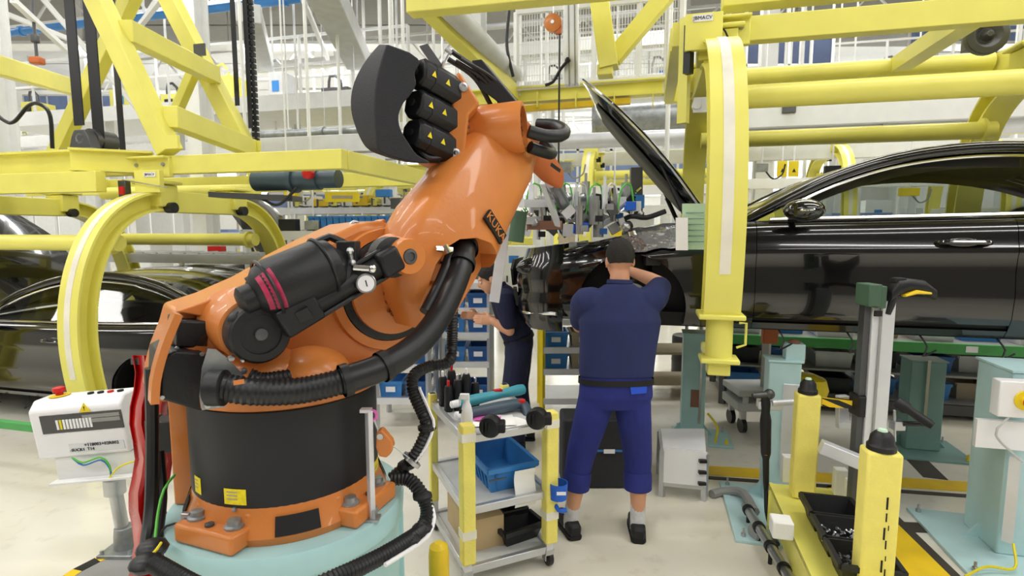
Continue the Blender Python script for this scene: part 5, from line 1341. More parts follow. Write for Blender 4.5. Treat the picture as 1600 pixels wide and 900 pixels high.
def txt(u, v, s_, size):
    part(text_mesh(s_, size, bxp(u, v, bd / 2 + (v + bh / 2) * sl_ + .005), eh, (ev + en * sl_).normalized(), .002), 'lettering', 'ink', body_)
txt(.11, -.10, '=118003+02R002', .026); txt(.0, -.125, '-SUCK1  T14', .024)
wt = face(.06, .118, .055, .0, 'warning_sign', 'label_yellow') if False else None
cw_ = bxp(.06, .113, bd / 2 + .021)
ws = part(MB().prism([cw_ - eh * .03 - ev * .022, cw_ + eh * .03 - ev * .022, cw_ + ev * .03], en * .004), 'warning_sign', 'sign_yellow', body_)
part(text_mesh('!', .034, cw_ + en * .006 + ev * -.002, eh, ev, .002), 'warning_mark', 'ink', body_)
rbq = bxp(-.15, bh / 2 + .004, -.01)
part(MB().lathe([(.05, 0), (.05, .004)], rbq, ev, 20), 'stop_plate', 'sign_yellow', body_)
sbn = part(MB().lathe([(.018, 0), (.018, .02), (.03, .022), (.03, .045), (.02, .05)], rbq, ev, 20), 'stop_button', 'red', body_)
for k in range(4): part(MB().lathe([(.016, 0), (.016, .01), (.008, .012)], bxp(.03 + .055 * k, bh / 2 + .0, .0), ev, 12), 'push_button', 'ink' if k != 2 else 'red', body_)
part(MB().prism([bxp(a, -bh / 2 - .002, b) for a, b in ((-.18, -.1), (.26, -.1), (.26, .06), (-.18, .06))], -ev * .14), 'cable_tray', 'white_paint', bx, bevel=.004)
part(MB().prism([bxp(a, -bh / 2 - .13, b) for a, b in ((-.19, -.1), (.26, -.1), (.26, .12), (-.19, .12))], -ev * .01), 'tray_lip', 'white_paint', bx)
for m_, dz in (('cable_green', 0), ('cable_blue', -.015)):
    part(MB().tube(smooth_path([bxp(-.06, -bh / 2, .09), bxp(.0, -bh / 2 - .03 + dz, .1), bxp(.1, -bh / 2 - .01 + dz, .1), bxp(.14, -bh / 2 - .06 + dz, .1), bxp(.14, -bh / 2 - .12, .1)], .02), .005, 6), 'wire', m_, bx)
part(MB().tube(smooth_path([bxp(.13, -bh / 2 - .13, .1), bxp(.2, -bh / 2 - .07, .1), bxp(.3, -bh / 2 - .05, .08)], .02), .005, 6), 'wire', 'cable_yellow', bx)
# red welding curtain
cu0, cu1 = gr(214, 905), gr(262, 880)
cY = 2.45
rows = []
for j in range(14):
    py = 555 + (905 - 555) * j / 13
    rows.append([at(206 + 58 * i / 12, py, 2.44 + .035 * math.sin(i * 1.1 + .15 * j)) + V((.015 * math.sin(j * 1.3), 0, 0)) for i in range(13)])
cur = thing('welding_curtain', 'glossy dark red curtain strip hanging behind the robot base', 'curtain', V((at(235, 700, 2.44).x, 2.44, 0)))
part(MB().grid(rows), 'strip', 'red_curtain', cur, thick=.004)
tl_ = at(204, 566, 2.44); tr_ = at(266, 566, 2.44)
part(MB().beam(V((tl_.x - .01, 2.47, tl_.z)), V((tr_.x + .02, 2.47, tr_.z)), .03, .03), 'top_rail', 'dark_steel', cur)
part(MB().cyl(V((tr_.x, 2.52, 0)), V((tr_.x, 2.52, tl_.z)), .02, n=10), 'rail_post', 'dark_steel', cur)
# ------------------------------------------------------------------ work station on the right
def padded_post(px, py, Y, w_, zb_, lab):
    p = at(px, py, Y); base = V((p.x, p.y, zb_)); r = thing('padded_post', lab, 'post', base)
    part(MB().beam(base, V((p.x, p.y, p.z - .01)), w_ * .6, w_ * .6, LV), 'core', 'steel', r)
    part(MB().beam(base + V((0, 0, .005)), p, w_, w_ * .8, LV), 'padding', 'yellow_foam', r, bevel=.012)
    part(MB().lathe([(w_ * .42, 0), (w_ * .42, .02), (w_ * .36, .03), (w_ * .33, .06), (w_ * .2, .08), (.002, .085)], p, (0, 0, 1), 24), 'dome_cap', 'black_plastic', r)
    part(MB().lathe([(w_ * .16, 0), (w_ * .12, .012), (.002, .014)], p + V((0, 0, .078)), (0, 0, 1), 14), 'signal_lens', 'green_paper', r)
    return r
benchz = .30
padded_post(1262, 614, 3.10, .125, benchz, 'farther yellow padded post with black dome cap')
padded_post(1377, 702, 2.25, .135, benchz, 'nearest yellow padded post, scuffed, with black dome cap')
pq = bpy.data.objects['padded_post.001']
for k in range(9):
    u, z = .02 + .008 * math.sin(k * 2.3), .36 + .045 * k + .012 * math.sin(k * 1.7)
    part(MB().box(V((pq.location.x, pq.location.y, z)) - LU * u - LV * .0545, (.003 + .002 * (k % 3), .003, .022 + .016 * (k % 3)), RL), 'scuff', 'ink', pq)
bn = thing('yellow_bench', 'low yellow sheet metal bench carrying three black bins', 'bench', V((1.62, 2.7, 0)))
def bpn(pts, h_, name, mat='yellow', **k): return part(MB().prism(pts, (0, 0, h_)), name, mat, bn, **k)
ua = gr(1268, 905, benchz); ub = gr(1218, 775, benchz); uc = gr(1300, 770, benchz); ud = gr(1345, 900, benchz)
b1, b2, b3, b4 = V((1.30, 2.05, benchz)), V((1.62, 3.28, benchz)), V((1.98, 3.2, benchz)), V((1.72, 2.0, benchz))
bpn([p - V((0, 0, .03)) for p in (b1, b2, b3, b4)], .028, 'bench_top', bevel=.004)
part(MB().prism([b1 + V((0, 0, -.18)), b2 + V((0, 0, -.18)), b2, b1], V((.02, 0, 0))), 'side_apron', 'yellow', bn)
for p in (b1, b2, b3, b4):
    c = (b1 + b2 + b3 + b4) / 4; q = p + (c - p) * .08
    part(MB().beam(V((q.x, q.y, 0)), V((q.x, q.y, benchz - .03)), .04, .04), 'leg', 'yellow', bn)
for k, (px, py, lab) in enumerate(((1303, 812, 'black open bin farthest up the yellow bench'), (1322, 848, 'black open bin full of silver screws in the middle of the bench'), (1338, 885, 'black open bin nearest on the yellow bench'))):
    ey = (b2 - b1).normalized(); ex = V((ey.y, -ey.x, 0)); c = gr(1297, 822, benchz) - ey * .232 * k + ex * .0
    r, pp_ = bin_obj(c + V((0, 0, .001)), ex, ey, .25, .22, .12, 'screw_bin', 'black_plastic', lab, 'bin', False, 'black bins on the bench')
    if k == 1 or k == 2:
        mb = MB()
        for q in range(70):
            p = pp_(-.1 + .2 * rnd.random(), -.07 + .14 * rnd.random(), .045 + .03 * rnd.random()); d = V((rnd.random() - .5, rnd.random() - .5, .3 * rnd.random())).normalized()
            mb.cyl(p, p + d * .02, .004, n=5); mb.cyl(p + d * .02, p + d * .026, .008, n=6)
        lab2 = 'loose silver screws heaped in the middle black bin' if k == 1 else 'loose dark bolts heaped in the nearest black bin'
        single(mb, 'loose_screws', 'steel' if k == 1 else 'dark_steel', lab2, 'screws', kind='stuff')
def foam_block(px, py, z, w_, d_, h_, lab):
    c = gr(px, py, z); single(MB().box(c + V((0, 0, h_ / 2 + .001)), (w_, d_, h_), RL), 'foam_block', 'white_foam', lab, 'block', 'white foam blocks on the bench', bevel=.006)
foam_block(1311, 772, benchz, .07, .06, .16, 'taller white foam block behind the far black bin')
foam_block(1332, 780, benchz, .08, .06, .12, 'shorter white foam block behind the far black bin')
foam_block(1228, 752, benchz, .06, .06, .17, 'white foam block left of the farther yellow post')
foam_block(1220, 836, benchz, .10, .10, .09, 'squat white foam block at the near left bench corner')
# aluminium profile tower with scanner
tw = at(1377, 468, 2.95); tb0 = V((tw.x, tw.y, 0))
tow = thing('profile_tower', 'upright aluminium profile tower holding the hand scanner', 'tower', tb0)
part(MB().beam(tb0, tw, .108, .10, LV), 'profile', 'alu_light', tow, bevel=.004)
for q in (-.028, .028): part(MB().beam(tb0 + V((q, -.051, .05)), tw + V((q, -.051, -.02)), .012, .004, (0, 1, 0)), 'slot', 'grey_paint', tow)
part(MB().beam(tb0 + V((-.066, .03, .0)), tw + V((-.066, .03, -.0)), .03, .08, LV), 'side_profile', 'dark_steel', tow)
part(MB().box(tb0 + V((0, 0, .01)), (.3, .3, .02)), 'base_plate', 'steel', tow)
g = at(1357, 460, 2.93)
hb_ = part(MB().box(g, (.07, .12, .12)).box(g + V((.04, -.03, -.01)), (.05, .05, .12)), 'holder', 'green_dark', tow, bevel=.006)
part(MB().box(at(1372, 490, 2.89), (.04, .01, .03)), 'clip_plate', 'ink', tow)
scn = thing('hand_scanner', 'black and yellow hand scanner lying on top of the tower', 'scanner', tw + V((.09, -.03, 0)))
s0_ = tw + V((.04, -.03, .03))
part(MB().loft([ring_pts(at(x_, y_, 2.89), V((0, 1, 0)), V((0, 0, 1)), a, b, 16, 3) for x_, y_, a, b in ((1388, 462, .03, .03), (1398, 450, .04, .045), (1415, 445, .04, .035), (1440, 448, .04, .035), (1458, 460, .03, .03))]), 'housing', 'black_plastic', scn)
part(MB().loft([ring_pts(at(x_, y_, 2.86), V((0, 1, 0)), V((0, 0, 1)), a, b, 12, 3) for x_, y_, a, b in ((1412, 462, .02, .006), (1430, 456, .022, .012), (1452, 458, .02, .006))]), 'trim', 'yellow_deep', scn)
part(MB().tube(smooth_path([at(1398, 455, 2.89), at(1392, 475, 2.90), at(1386, 490, 2.91)], .02), .02, 10), 'handle', 'black_plastic', scn)
part(MB().box(at(1404, 438, 2.89), (.06, .05, .03)), 'scan_head', 'black_matte', scn, bevel=.008)
# arm with hazard stripe, angle bracket, diagonal profile, nutrunner handle
a1_ = at(1285, 628, 3.08); a2_ = at(1352, 632, 2.97)
arm_ = thing('support_arm', 'horizontal black and yellow striped support arm on the tower', 'arm', a2_)
part(MB().beam(a1_, a2_, .045, .045), 'striped_bar', 'hazard', arm_)
part(MB().box(a2_ + V((-.02, -.0, 0)), (.09, .1, .12)), 'clamp', 'black_plastic', arm_, bevel=.008)
part(MB().beam(at(1316, 618, 3.09), at(1316, 668, 3.09), .06, .04, (0, 1, 0)).beam(at(1312, 664, 3.09), at(1352, 664, 3.01), .05, .04), 'angle_bracket', 'alu_light', arm_, bevel=.003)
part(MB().beam(at(1282, 697, 2.95), at(1400, 745, 2.83), .07, .07), 'diagonal_profile', 'alu_light', arm_, bevel=.004)
hn = thing('nutrunner_handle', 'black nutrunner handle sticking out right of the tower', 'power tool', at(1400, 632, 2.89))
part(MB().lathe([(.02, 0), (.032, .01), (.034, .06), (.022, .08), (.024, .17), (.02, .2)], at(1398, 626, 2.91), (at(1434, 650, 2.83) - at(1398, 626, 2.91)), 16), 'grip', 'black_plastic', hn)
part(MB().lathe([(.012, 0), (.016, .005), (.014, .02)], at(1434, 650, 2.83), V((1, -.5, -.5)), 12), 'socket', 'chrome', hn)
part(MB().cyl(at(1411, 662, 2.87), at(1450, 662, 2.85), .014, n=12), 'side_bar', 'black_plastic', hn)
part(MB().box(at(1402, 664, 2.89), (.06, .05, .05)).cyl(at(1398, 640, 2.89), at(1398, 690, 2.89), .008, n=8), 'mount', 'steel', hn, bevel=.004)
# light blue columns
def column(px, pyb, pyt, w_, d_, mat, lab, plate=None, group=None, Y=None):
    b = gr(px, pyb) if Y is None else V((at(px, pyb, Y).x, Y, 0))
    zt_ = at(px, pyt, b.y).z
    r = thing('support_column', lab, 'column', b)
    part(MB().box(b + V((0, 0, .02 + (zt_ - .02) / 2)), (w_, d_, zt_ - .02), RL), 'shaft', mat, r, bevel=.008)
    part(MB().box(b + V((0, 0, zt_ + .006)), (w_ + .02, d_ + .02, .012), RL), 'top_plate', mat, r)
    pw, pd, po = plate or (w_ + .3, d_ + .3, V((0, 0, 0)))
    part(MB().box(b + po + V((0, 0, .01)), (pw, pd, .02), RL), 'base_plate', mat, r, bevel=.003)
    for sx in (-1, 1):
        for sy in (-1, 1):
            p = b + po + LU * sx * (pw / 2 - .05) + LV * sy * (pd / 2 - .05) + V((0, 0, .02))
            part(MB().lathe([(.016, 0), (.014, .02), (.008, .022), (.007, .05)], p, (0, 0, 1), 8), 'anchor_bolt', 'sign_yellow' if sy < 0 and sx < 0 else 'steel', r)
    for q in (-1, 1):
        part(MB().prism([b + LU * q * w_ / 2 + V((0, 0, .02)), b + LU * q * (w_ / 2 + .08) + V((0, 0, .02)), b + LU * q * w_ / 2 + V((0, 0, .12))], LV * .012), 'gusset', mat, r)
    return r, b, zt_
c1r, c1b, c1z = column(1212, 778, 562, .20, .16, 'mint_light', 'slim light blue column behind the hanging nutrunner', (.40, .8, -LV * .26 + LU * .16))
part(MB().box(c1b + V((.02, -.09, .55)) + LU * -.02, (.14, .02, .6), RL), 'cover_panel', 'alu_light', c1r, bevel=.004)
part(MB().box(c1b + V((.06, -.02, c1z + .06)), (.12, .1, .12), RL), 'top_block', 'mint_light', c1r, bevel=.004)
part(MB().ball(c1b + V((.06, -.02, c1z + .125)), .04, 10, (1, 1, .6)), 'cap', 'brown', c1r)
c2r, c2b, c2z = column(1590, 852, 574, .40, .34, 'mint_light', 'thick light blue column with switch box at the right edge', (.80, .75, LU * .06 - LV * .06))
sb_ = at(1588, 622, c2b.y - .20) - V((.05, -.03, 0))
sbx = part(MB().box(sb_ + V((.05, -.03, 0)), (.2, .08, .2), RL), 'switch_box', 'white_plastic', c2r, bevel=.006)
part(MB().lathe([(.055, 0), (.055, .01), (.03, .012), (.03, .035)], sb_ + V((.06, -.075, .0)), -LV, 16), 'switch_plate', 'sign_yellow', sbx)
part(MB().lathe([(.03, .03), (.035, .04), (.03, .06)], sb_ + V((.06, -.075, .0)), -LV, 16), 'stop_button', 'red', sbx)
part(MB().box(sb_ + V((.03, .01, -.22)), (.26, .03, .16), RL), 'white_panel', 'white_plastic', c2r)
part(MB().beam(c2b + V((-.22, -.16, .12)), c2b + V((-.22, -.16, .62)), .03, .05), 'cable_duct', 'alu_light', c2r)
part(MB().tube(smooth_path([sb_ + V((0, -.05, -.1)), sb_ + V((-.06, -.05, -.2)), c2b + V((-.2, -.18, .6))], .03), .006, 6), 'duct_lead', 'grey_light', c2r)
part(MB().tube(smooth_path([c2b + V((-.22, -.2, .13)), c2b + V((-.3, -.3, .05)), c2b + V((-.45, -.3, .06)), c2b + V((-.6, -.34, .03))], .03), .007, 6), 'floor_lead', 'cable_yellow', c2r)
c3r, c3b, c3z = column(1432, 700, 562, .26, .20, 'mint_grey', 'green grey column under the raised coupe', (.62, .5, -LV * .05))
part(MB().beam(c3b + V((-.04, -.12, .3)), c3b + V((-.04, -.12, .8)), .02, .02), 'guide_rod', 'steel', c3r)
c4r, c4b, c4z = column(1080, 680, 520, .20, .2, 'mint', 'worn mint column behind the worker, paint chipped', (.5, .4, -LV * .05 - LU * .08))
part(MB().box(c4b + V((.03, -.11, .5)), (.02, .02, .7), RL), 'guide_rail', 'steel', c4r)
part(MB().box(c4b + V((-.01, -.103, .38)), (.08, .006, .16), RL), 'rust_patch', 'brown', c4r)
part(MB().tube(smooth_path([c4b + V((.1, -.12, .25)), c4b + V((.16, -.2, .15)), c4b + V((.12, -.26, .03))], .03), .01, 6), 'air_line', 'cable_yellow', c4r)
# hanging nutrunner on the slim column
nr = thing('hanging_nutrunner', 'long black vertical nutrunner with angle head left of the yellow post', 'power tool', at(1197, 770, 3.3))
part(MB().lathe([(.014, 0), (.018, .05), (.02, .2), (.03, .24), (.034, .45), (.026, .5), (.03, .56), (.022, .62)], at(1197, 765, 3.3), at(1196, 612, 3.32) - at(1197, 765, 3.3), 18), 'body', 'black_plastic', nr)
part(MB().lathe([(.02, 0), (.024, .02), (.018, .1), (.012, .12)], at(1204, 617, 3.32), V((-1, -.1, 0)), 14).ball(at(1202, 616, 3.32), .034, 12), 'angle_head', 'dark_steel', nr)
part(MB().lathe([(.021, -.02), (.021, .02)], at(1197, 705, 3.3), (0, 0, 1), 16), 'orange_ring', 'orange', nr)
part(MB().box(at(1202, 632, 3.34), (.14, .08, .05), RL).cyl(at(1206, 630, 3.3), at(1240, 628, 3.3), .02, n=12), 'clamp', 'alu_light', nr, bevel=.004)
part(MB().tube(smooth_path([at(1197, 765, 3.3), at(1198, 800, 3.25), at(1206, 830, 3.2), at(1215, 850, 3.0)], .03), .014, 8), 'supply_hose', 'black_rubber', nr)
# roller track on the floor at the bench side
t0_, t1__ = gr(1165, 790, .1), gr(1235, 905, .1)
rt_ = thing('floor_rail', 'silver floor rail with black clamps and castor beside the bench', 'rail', V(((t0_.x + t1__.x) / 2, (t0_.y + t1__.y) / 2, 0)))
part(MB().cyl(t0_, t1__ + (t1__ - t0_) * .3, .028, n=14), 'rail_tube', 'steel', rt_)
for k in range(4):
    q = t0_ + (t1__ - t0_) * (.08 + .27 * k); part(MB().lathe([(.036, -.015), (.036, .015)], q, (t1__ - t0_), 14), 'clamp', 'black_plastic', rt_)
    part(MB().cyl(V((q.x, q.y, 0)), q, .012, n=8), 'foot', 'black_plastic', rt_)
part(MB().lathe([(.045, -.012), (.05, 0), (.045, .012)], gr(1178, 832, .05), (1, .2, 0), 20), 'castor', 'grey_paint', rt_)
single(MB().tube(smooth_path([gr(1180, 800, .05), gr(1160, 770, .06), gr(1130, 768, .03), gr(1112, 772, .03)], .03), .03, 8), 'cloth_roll', 'grey_paint', 'crumpled grey cloth lying at the column base plate', 'cloth')
# yellow overhead junction cover behind the posts
yc = at(1252, 596, 4.2)
single(MB().loft([ring_pts(yc + V((0, 0, z)), LU, LV, rx, ry, 20, 3) for z, rx, ry in ((-.16, .16, .12), (-.05, .19, .14), (.03, .17, .12), (.06, .1, .08))]).cyl(V((yc.x, yc.y, 0)), yc + V((0, 0, -.1)), .04, n=12), 'yellow_hood', 'sign_yellow', 'rounded yellow plastic hood on a stand behind the posts', 'hood')
# fender cover foil, worksheet, lamp box
mb = MB()
rows = [[CW(x_, .88 - .10 * j / 5 + .004 * math.sin(i * 2.1 + j), smooth_tab(T_B, x_) - .14 + .17 * j / 5 + .012 * math.sin(i * 1.7 + j * 1.3)) + LV * -(.075 - .012 * j) for j in range(6)] for i, x_ in enumerate([.92 + .62 * k / 12 for k in range(13)])]
rows = [[CW(x_, smooth_tab(T_W, x_) + .022 - .12 * max(0, j - 3) / 2 + .004 * math.sin(i * 2.1 + j), smooth_tab(T_B, x_) - .13 + .165 * min(j, 4) / 4 + .008 * math.sin(i * 1.7 + j * 1.3)) for j in range(7)] for i, x_ in enumerate([.86 + .66 * k / 12 for k in range(13)])]
single(mb.grid(rows), 'fender_cover', 'car_satin', 'shiny silver grey protective cover draped on the front fender', 'protective cover')
ws_ = thing('work_sheet', 'pale green printed work sheet clipped on the fender', 'paper', CW(1.55, 1.0, .8))
def wsq(px0, py0, px1, py1, Y, name, mat): return part(MB().prism([at(px0, py0, Y), at(px1, py0, Y - .06), at(px1, py1, Y - .06), at(px0, py1, Y)], V((0, .003, 0))), name, mat, ws_)
wsq(1056, 340, 1075, 391, 3.47, 'backing_sheet', 'paper'); wsq(1066, 318, 1122, 390, 3.455, 'sheet', 'green_paper')
for k in range(6): wsq(1070, 332 + 9 * k, 1100, 333.6 + 9 * k, 3.452, 'print_line', 'mint_grey')
# aluminium box and tool case at the worker's feet
q0, q1, q2, q3 = gr(1034, 775), gr(1100, 782), gr(1098, 740), gr(1030, 740)
sbx_ = thing('step_box', 'white topped aluminium frame box on the floor right of the worker', 'box', (q0 + q1 + q2 + q3) / 4)
for p in (q0, q1, q2, q3): part(MB().beam(p, p + V((0, 0, .34)), .035, .035), 'frame_post', 'alu', sbx_)
for a, b in ((q0, q1), (q1, q2), (q2, q3), (q3, q0)):
    part(MB().beam(a + V((0, 0, .10)), b + V((0, 0, .10)), .03, .035), 'frame_rail', 'alu', sbx_)
    part(MB().beam(a + V((0, 0, .335)), b + V((0, 0, .335)), .03, .035), 'frame_rail', 'alu', sbx_)
part(MB().prism([q0 + V((.0, -.03, .115)), q1 + V((.0, -.03, .115)), q1 + V((-.0, -.02, .36)), q0 + V((.0, -.02, .36))], V((0, .008, 0))), 'white_panel', 'white_plastic', sbx_)
part(MB().prism([p + V((0, 0, .352)) for p in (q0, q1, q2, q3)], V((0, 0, .01))), 'top_panel', 'white_plastic', sbx_)
for k in range(3): part(MB().box(q1 + V((-.03, -.03, .14 + .08 * k)), (.05, .03, .02)), 'latch', 'black_plastic', sbx_)
k0 = gr(925, 764)
cs_ = thing('tool_case', 'large dark grey tool case standing behind the worker legs', 'case', k0 + V((.05, .12, 0)))
cw0 = at(878, 760, k0.y).x; cw1 = at(985, 760, k0.y).x; ch0 = at(930, 655, k0.y).z
part(MB().abox((cw0, k0.y, .0), (cw1, k0.y + .26, ch0)), 'shell', 'black_foam', cs_, bevel=.02)
part(MB().abox((cw0 + .16, k0.y - .006, .40 * ch0 / .55 - .1), (cw1 - .02, k0.y, .40 * ch0 / .55 - .085)), 'trim_strip', 'cable_blue', cs_)
part(MB().abox((cw0 + .30, k0.y - .01, .40 * ch0 / .55 - .11), (cw0 + .38, k0.y - .004, .40 * ch0 / .55 - .08)), 'label', 'white_plastic', cs_)
# ------------------------------------------------------------------ far hall
def proj(p):
    d = V(p) - V((0, 0, EYE)); zc = d.y * CT - d.z * ST
    return (800 + FPX * d.x / zc, 450 - FPX * (d.y * ST + d.z * CT) / zc) if zc > .1 else (-999, -999)
ORDN = ['leftmost', 'second', 'third', 'fourth', 'fifth', 'sixth', 'seventh', 'eighth', 'ninth', 'tenth', 'eleventh', 'twelfth', 'thirteenth', 'fourteenth', 'fifteenth', 'sixteenth', 'seventeenth', 'eighteenth', 'nineteenth', 'twentieth', 'twenty-first', 'twenty-second', 'twenty-third', 'twenty-fourth', 'twenty-fifth', 'twenty-sixth', 'twenty-seventh', 'twenty-eighth', 'twenty-ninth', 'thirtieth']
def order_labels(items, what, group):
    items = sorted(items, key=lambda o: proj(o.location)[0])
    for i, o in enumerate(items):
        o['label'] = ('leftmost ' + what) if i == 0 else '%s %s counted from the left' % (ORDN[min(i, 29)], what); o['group'] = group
def line_at(px, py, Y):
    """station s, across t and height z of a surveyed point"""
    p = at(px, py, Y); d = p - L0; return d.dot(LU), d.dot(LV), p.z
# ---- roof steel: lattice girders across the hall
def girder(t, z, s0, s1, h_, mat, name, lab, cat, step=1.0, r=.035):
    root = thing(name, lab, cat, L((s0 + s1) / 2, t, z))
    part(MB().beam(L(s0, t, z), L(s1, t, z), r * 2, r * 2), 'bottom_chord', mat, root)
    part(MB().beam(L(s0, t, z + h_), L(s1, t, z + h_), r * 2, r * 2), 'top_chord', mat, root)
    n_ = int((s1 - s0) / step); bd = None
    for i in range(n_):
        a, b = s0 + i * (s1 - s0) / n_, s0 + (i + 1) * (s1 - s0) / n_; m_ = (a + b) / 2
        for p, q in (((a, z), (m_, z + h_)), ((m_, z + h_), (b, z))):
            part(MB().beam(L(p[0], t, p[1]), L(q[0], t, q[1]), r * 1.2, r * 1.2), 'web_bar', mat, root)
    for s in (s0 + .1, s1 - .1, (s0 + s1) / 2): part(MB().beam(L(s, t, z + h_), L(s, t, 8.325), r, r), 'hanger_rod', mat, root)
    return root
for k, (t, z, h_, m_) in enumerate(((6.2, 6.6, .8, 'white_paint'), (10.5, 6.3, .9, 'white_paint'), (15, 5.9, .9, 'white_paint'), (20, 5.6, 1.0, 'white_paint'), (25, 5.2, 1.0, 'white_paint'))):
    girder(t, z, -15, 19, h_, m_, 'roof_girder', ['nearest white lattice girder under the roof', 'second white lattice girder behind the nearest one', 'middle white lattice girder across the hall', 'fourth white lattice girder deep in the hall', 'farthest white lattice girder before the back wall'][k], 'girder', 1.6)
# diagonal roof ties
for k, (a, b, Y0, Y1) in enumerate((((20, 0), (108, 82), 7.5, 9), ((60, -10), (240, 200), 9, 10), ((250, 0), (215, 45), 9, 9.5), ((0, 18), (110, 62), 9, 10), ((470, -10), (512, 92), 9, 11))):
    p, q = at(a[0], a[1], Y0), at(b[0], b[1], Y1)
    single(MB().beam(p + (p - q) * 0, q, .07, .07).beam(p, V((p.x, p.y, 8.325)), .03, .03), 'roof_tie', 'white_paint', 'white diagonal roof tie, %s from the left' % ['first', 'second', 'third', 'outermost', 'last'][k], 'tie')
# grey transverse ducts under the roof
for k, (a, b, Y0, Y1, w_) in enumerate((((500, -30), (560, 95), 7.0, 10.5, .42), ((388, 20), (412, 100), 8.5, 11, .35))):
    p, q = at(a[0], a[1], Y0), at(b[0], b[1], Y1)
    single(MB().beam(p, q, w_, w_ * .8).beam(q, V((q.x, q.y, 8.325)), .03, .03), 'air_duct', 'grey_light', ['pale grey sloping air duct above the counterweight', 'pale grey sloping air duct above the cable chain'][k], 'duct', bevel=.02)
# ---- straight runs along the hall: pipes and beams
def run(px, py, Y, px1, kind, r, mat, name, lab, cat, hang=True, s_ext=None):
    s, t, z = line_at(px, py, Y)
    # end station where the run reaches px1
    d = ray(px1, 300); k = (L0.dot(LV) + t) / d.dot(LV); e = V((0, 0, 0)) + d * k; s1 = (V((e.x, e.y, 0)) - L0).dot(LU)
    root = thing(name, lab, cat, L((s + s1) / 2, t, z))
    if kind == 'pipe':
        part(MB().cyl(L(s, t, z), L(s1, t, z), r, n=16), 'pipe', mat, root)
        n_ = max(2, int(abs(s1 - s) / 1.8))
        for i in range(n_ + 1):
            q = s + (s1 - s) * i / n_; part(MB().cyl(L(q - .03, t, z), L(q + .03, t, z), r * 1.3, n=16), 'coupling', mat, root)
    elif kind == 'ibeam': part(MB().ibeam(L(s, t, z), L(s1, t, z), r * 1.2, r * 2, r * .2), 'beam', mat, root)
    else: part(MB().beam(L(s, t, z), L(s1, t, z), r * 1.6, r * 2), 'beam', mat, root, bevel=.006)
    n_ = max(1, int(abs(s1 - s) / 4.5))
    for i in range(n_ + 1):
        q = s + (s1 - s) * (.02 + .96 * i / n_)
        if hang: part(MB().beam(L(q, t, z), L(q, t, 8.325), .035, .035), 'drop_rod', 'white_paint', root)
        else: part(MB().beam(L(q, t, 0), L(q, t, z), .08, .08), 'leg', 'white_paint', root)
    return root
run(-80, 62, 11.5, 620, 'pipe', .07, 'blue_pipe', 'blue_pipe', 'long thin blue pipe high under the grey roof', 'pipe')
run(400, 212, 9.0, 620, 'pipe', .07, 'galv', 'grey_pipe', 'thin grey pipe left of the counterweight', 'pipe')
run(840, 223, 8.2, 1700, 'pipe', .11, 'alu_light', 'silver_pipe', 'long shiny silver pipe running behind the right hanger', 'pipe')
run(930, 188, 10.5, 1250, 'pipe', .28, 'galv', 'silver_duct', 'fat round silver duct behind the bonnet tip', 'duct')
run(380, 232, 8.2, 640, 'beam', .12, 'alu_light', 'cable_tray', 'broad pale grey cable tray above the yellow carrier frame', 'cable tray')
run(1150, 178, 7.5, 1700, 'beam', .22, 'white_paint', 'box_girder', 'wide white box girder behind the right yellow tubes', 'girder')
run(-60, 262, 12, 700, 'beam', .14, 'white_paint', 'overhead_beam', 'white beam passing behind the left truss', 'beam')
run(-60, 228, 17.5, 700, 'beam', .16, 'white_paint', 'overhead_beam', 'upper white beam far behind the left truss', 'beam')
run(380, 108, 16, 620, 'beam', .12, 'white_paint', 'overhead_beam', 'slim white beam far above the left mezzanine', 'beam')
run(830, 252, 12, 1700, 'beam', .13, 'white_paint', 'overhead_beam', 'white beam below the silver pipe', 'beam')
run(700, 88, 13, 1300, 'beam', .14, 'white_paint', 'overhead_beam', 'white beam behind the mesh fence', 'beam')
run(700, 48, 10, 1000, 'pipe', .05, 'alu_light', 'grey_pipe', 'thin silver pipe beside the orange tool balancer', 'pipe')
run(-60, 300, 9.5, 500, 'ibeam', .10, 'yellow', 'yellow_rail', 'far yellow overhead rail seen through the left hanger', 'rail')
run(430, 288, 13, 700, 'ibeam', .16, 'yellow', 'yellow_rail', 'far yellow overhead rail behind the robot shoulder', 'rail')
run(1160, 288, 10, 1700, 'beam', .09, 'white_paint', 'overhead_beam', 'cream beam seen through the coupe side window', 'beam', False)
run(840, 300, 9, 1110, 'beam', .07, 'white_foam', 'overhead_beam', 'cream beam behind the gripper', 'beam', False)
run(840, 330, 8, 1110, 'beam', .07, 'white_paint', 'overhead_beam', 'low cream beam just above the engine bay', 'beam', False)
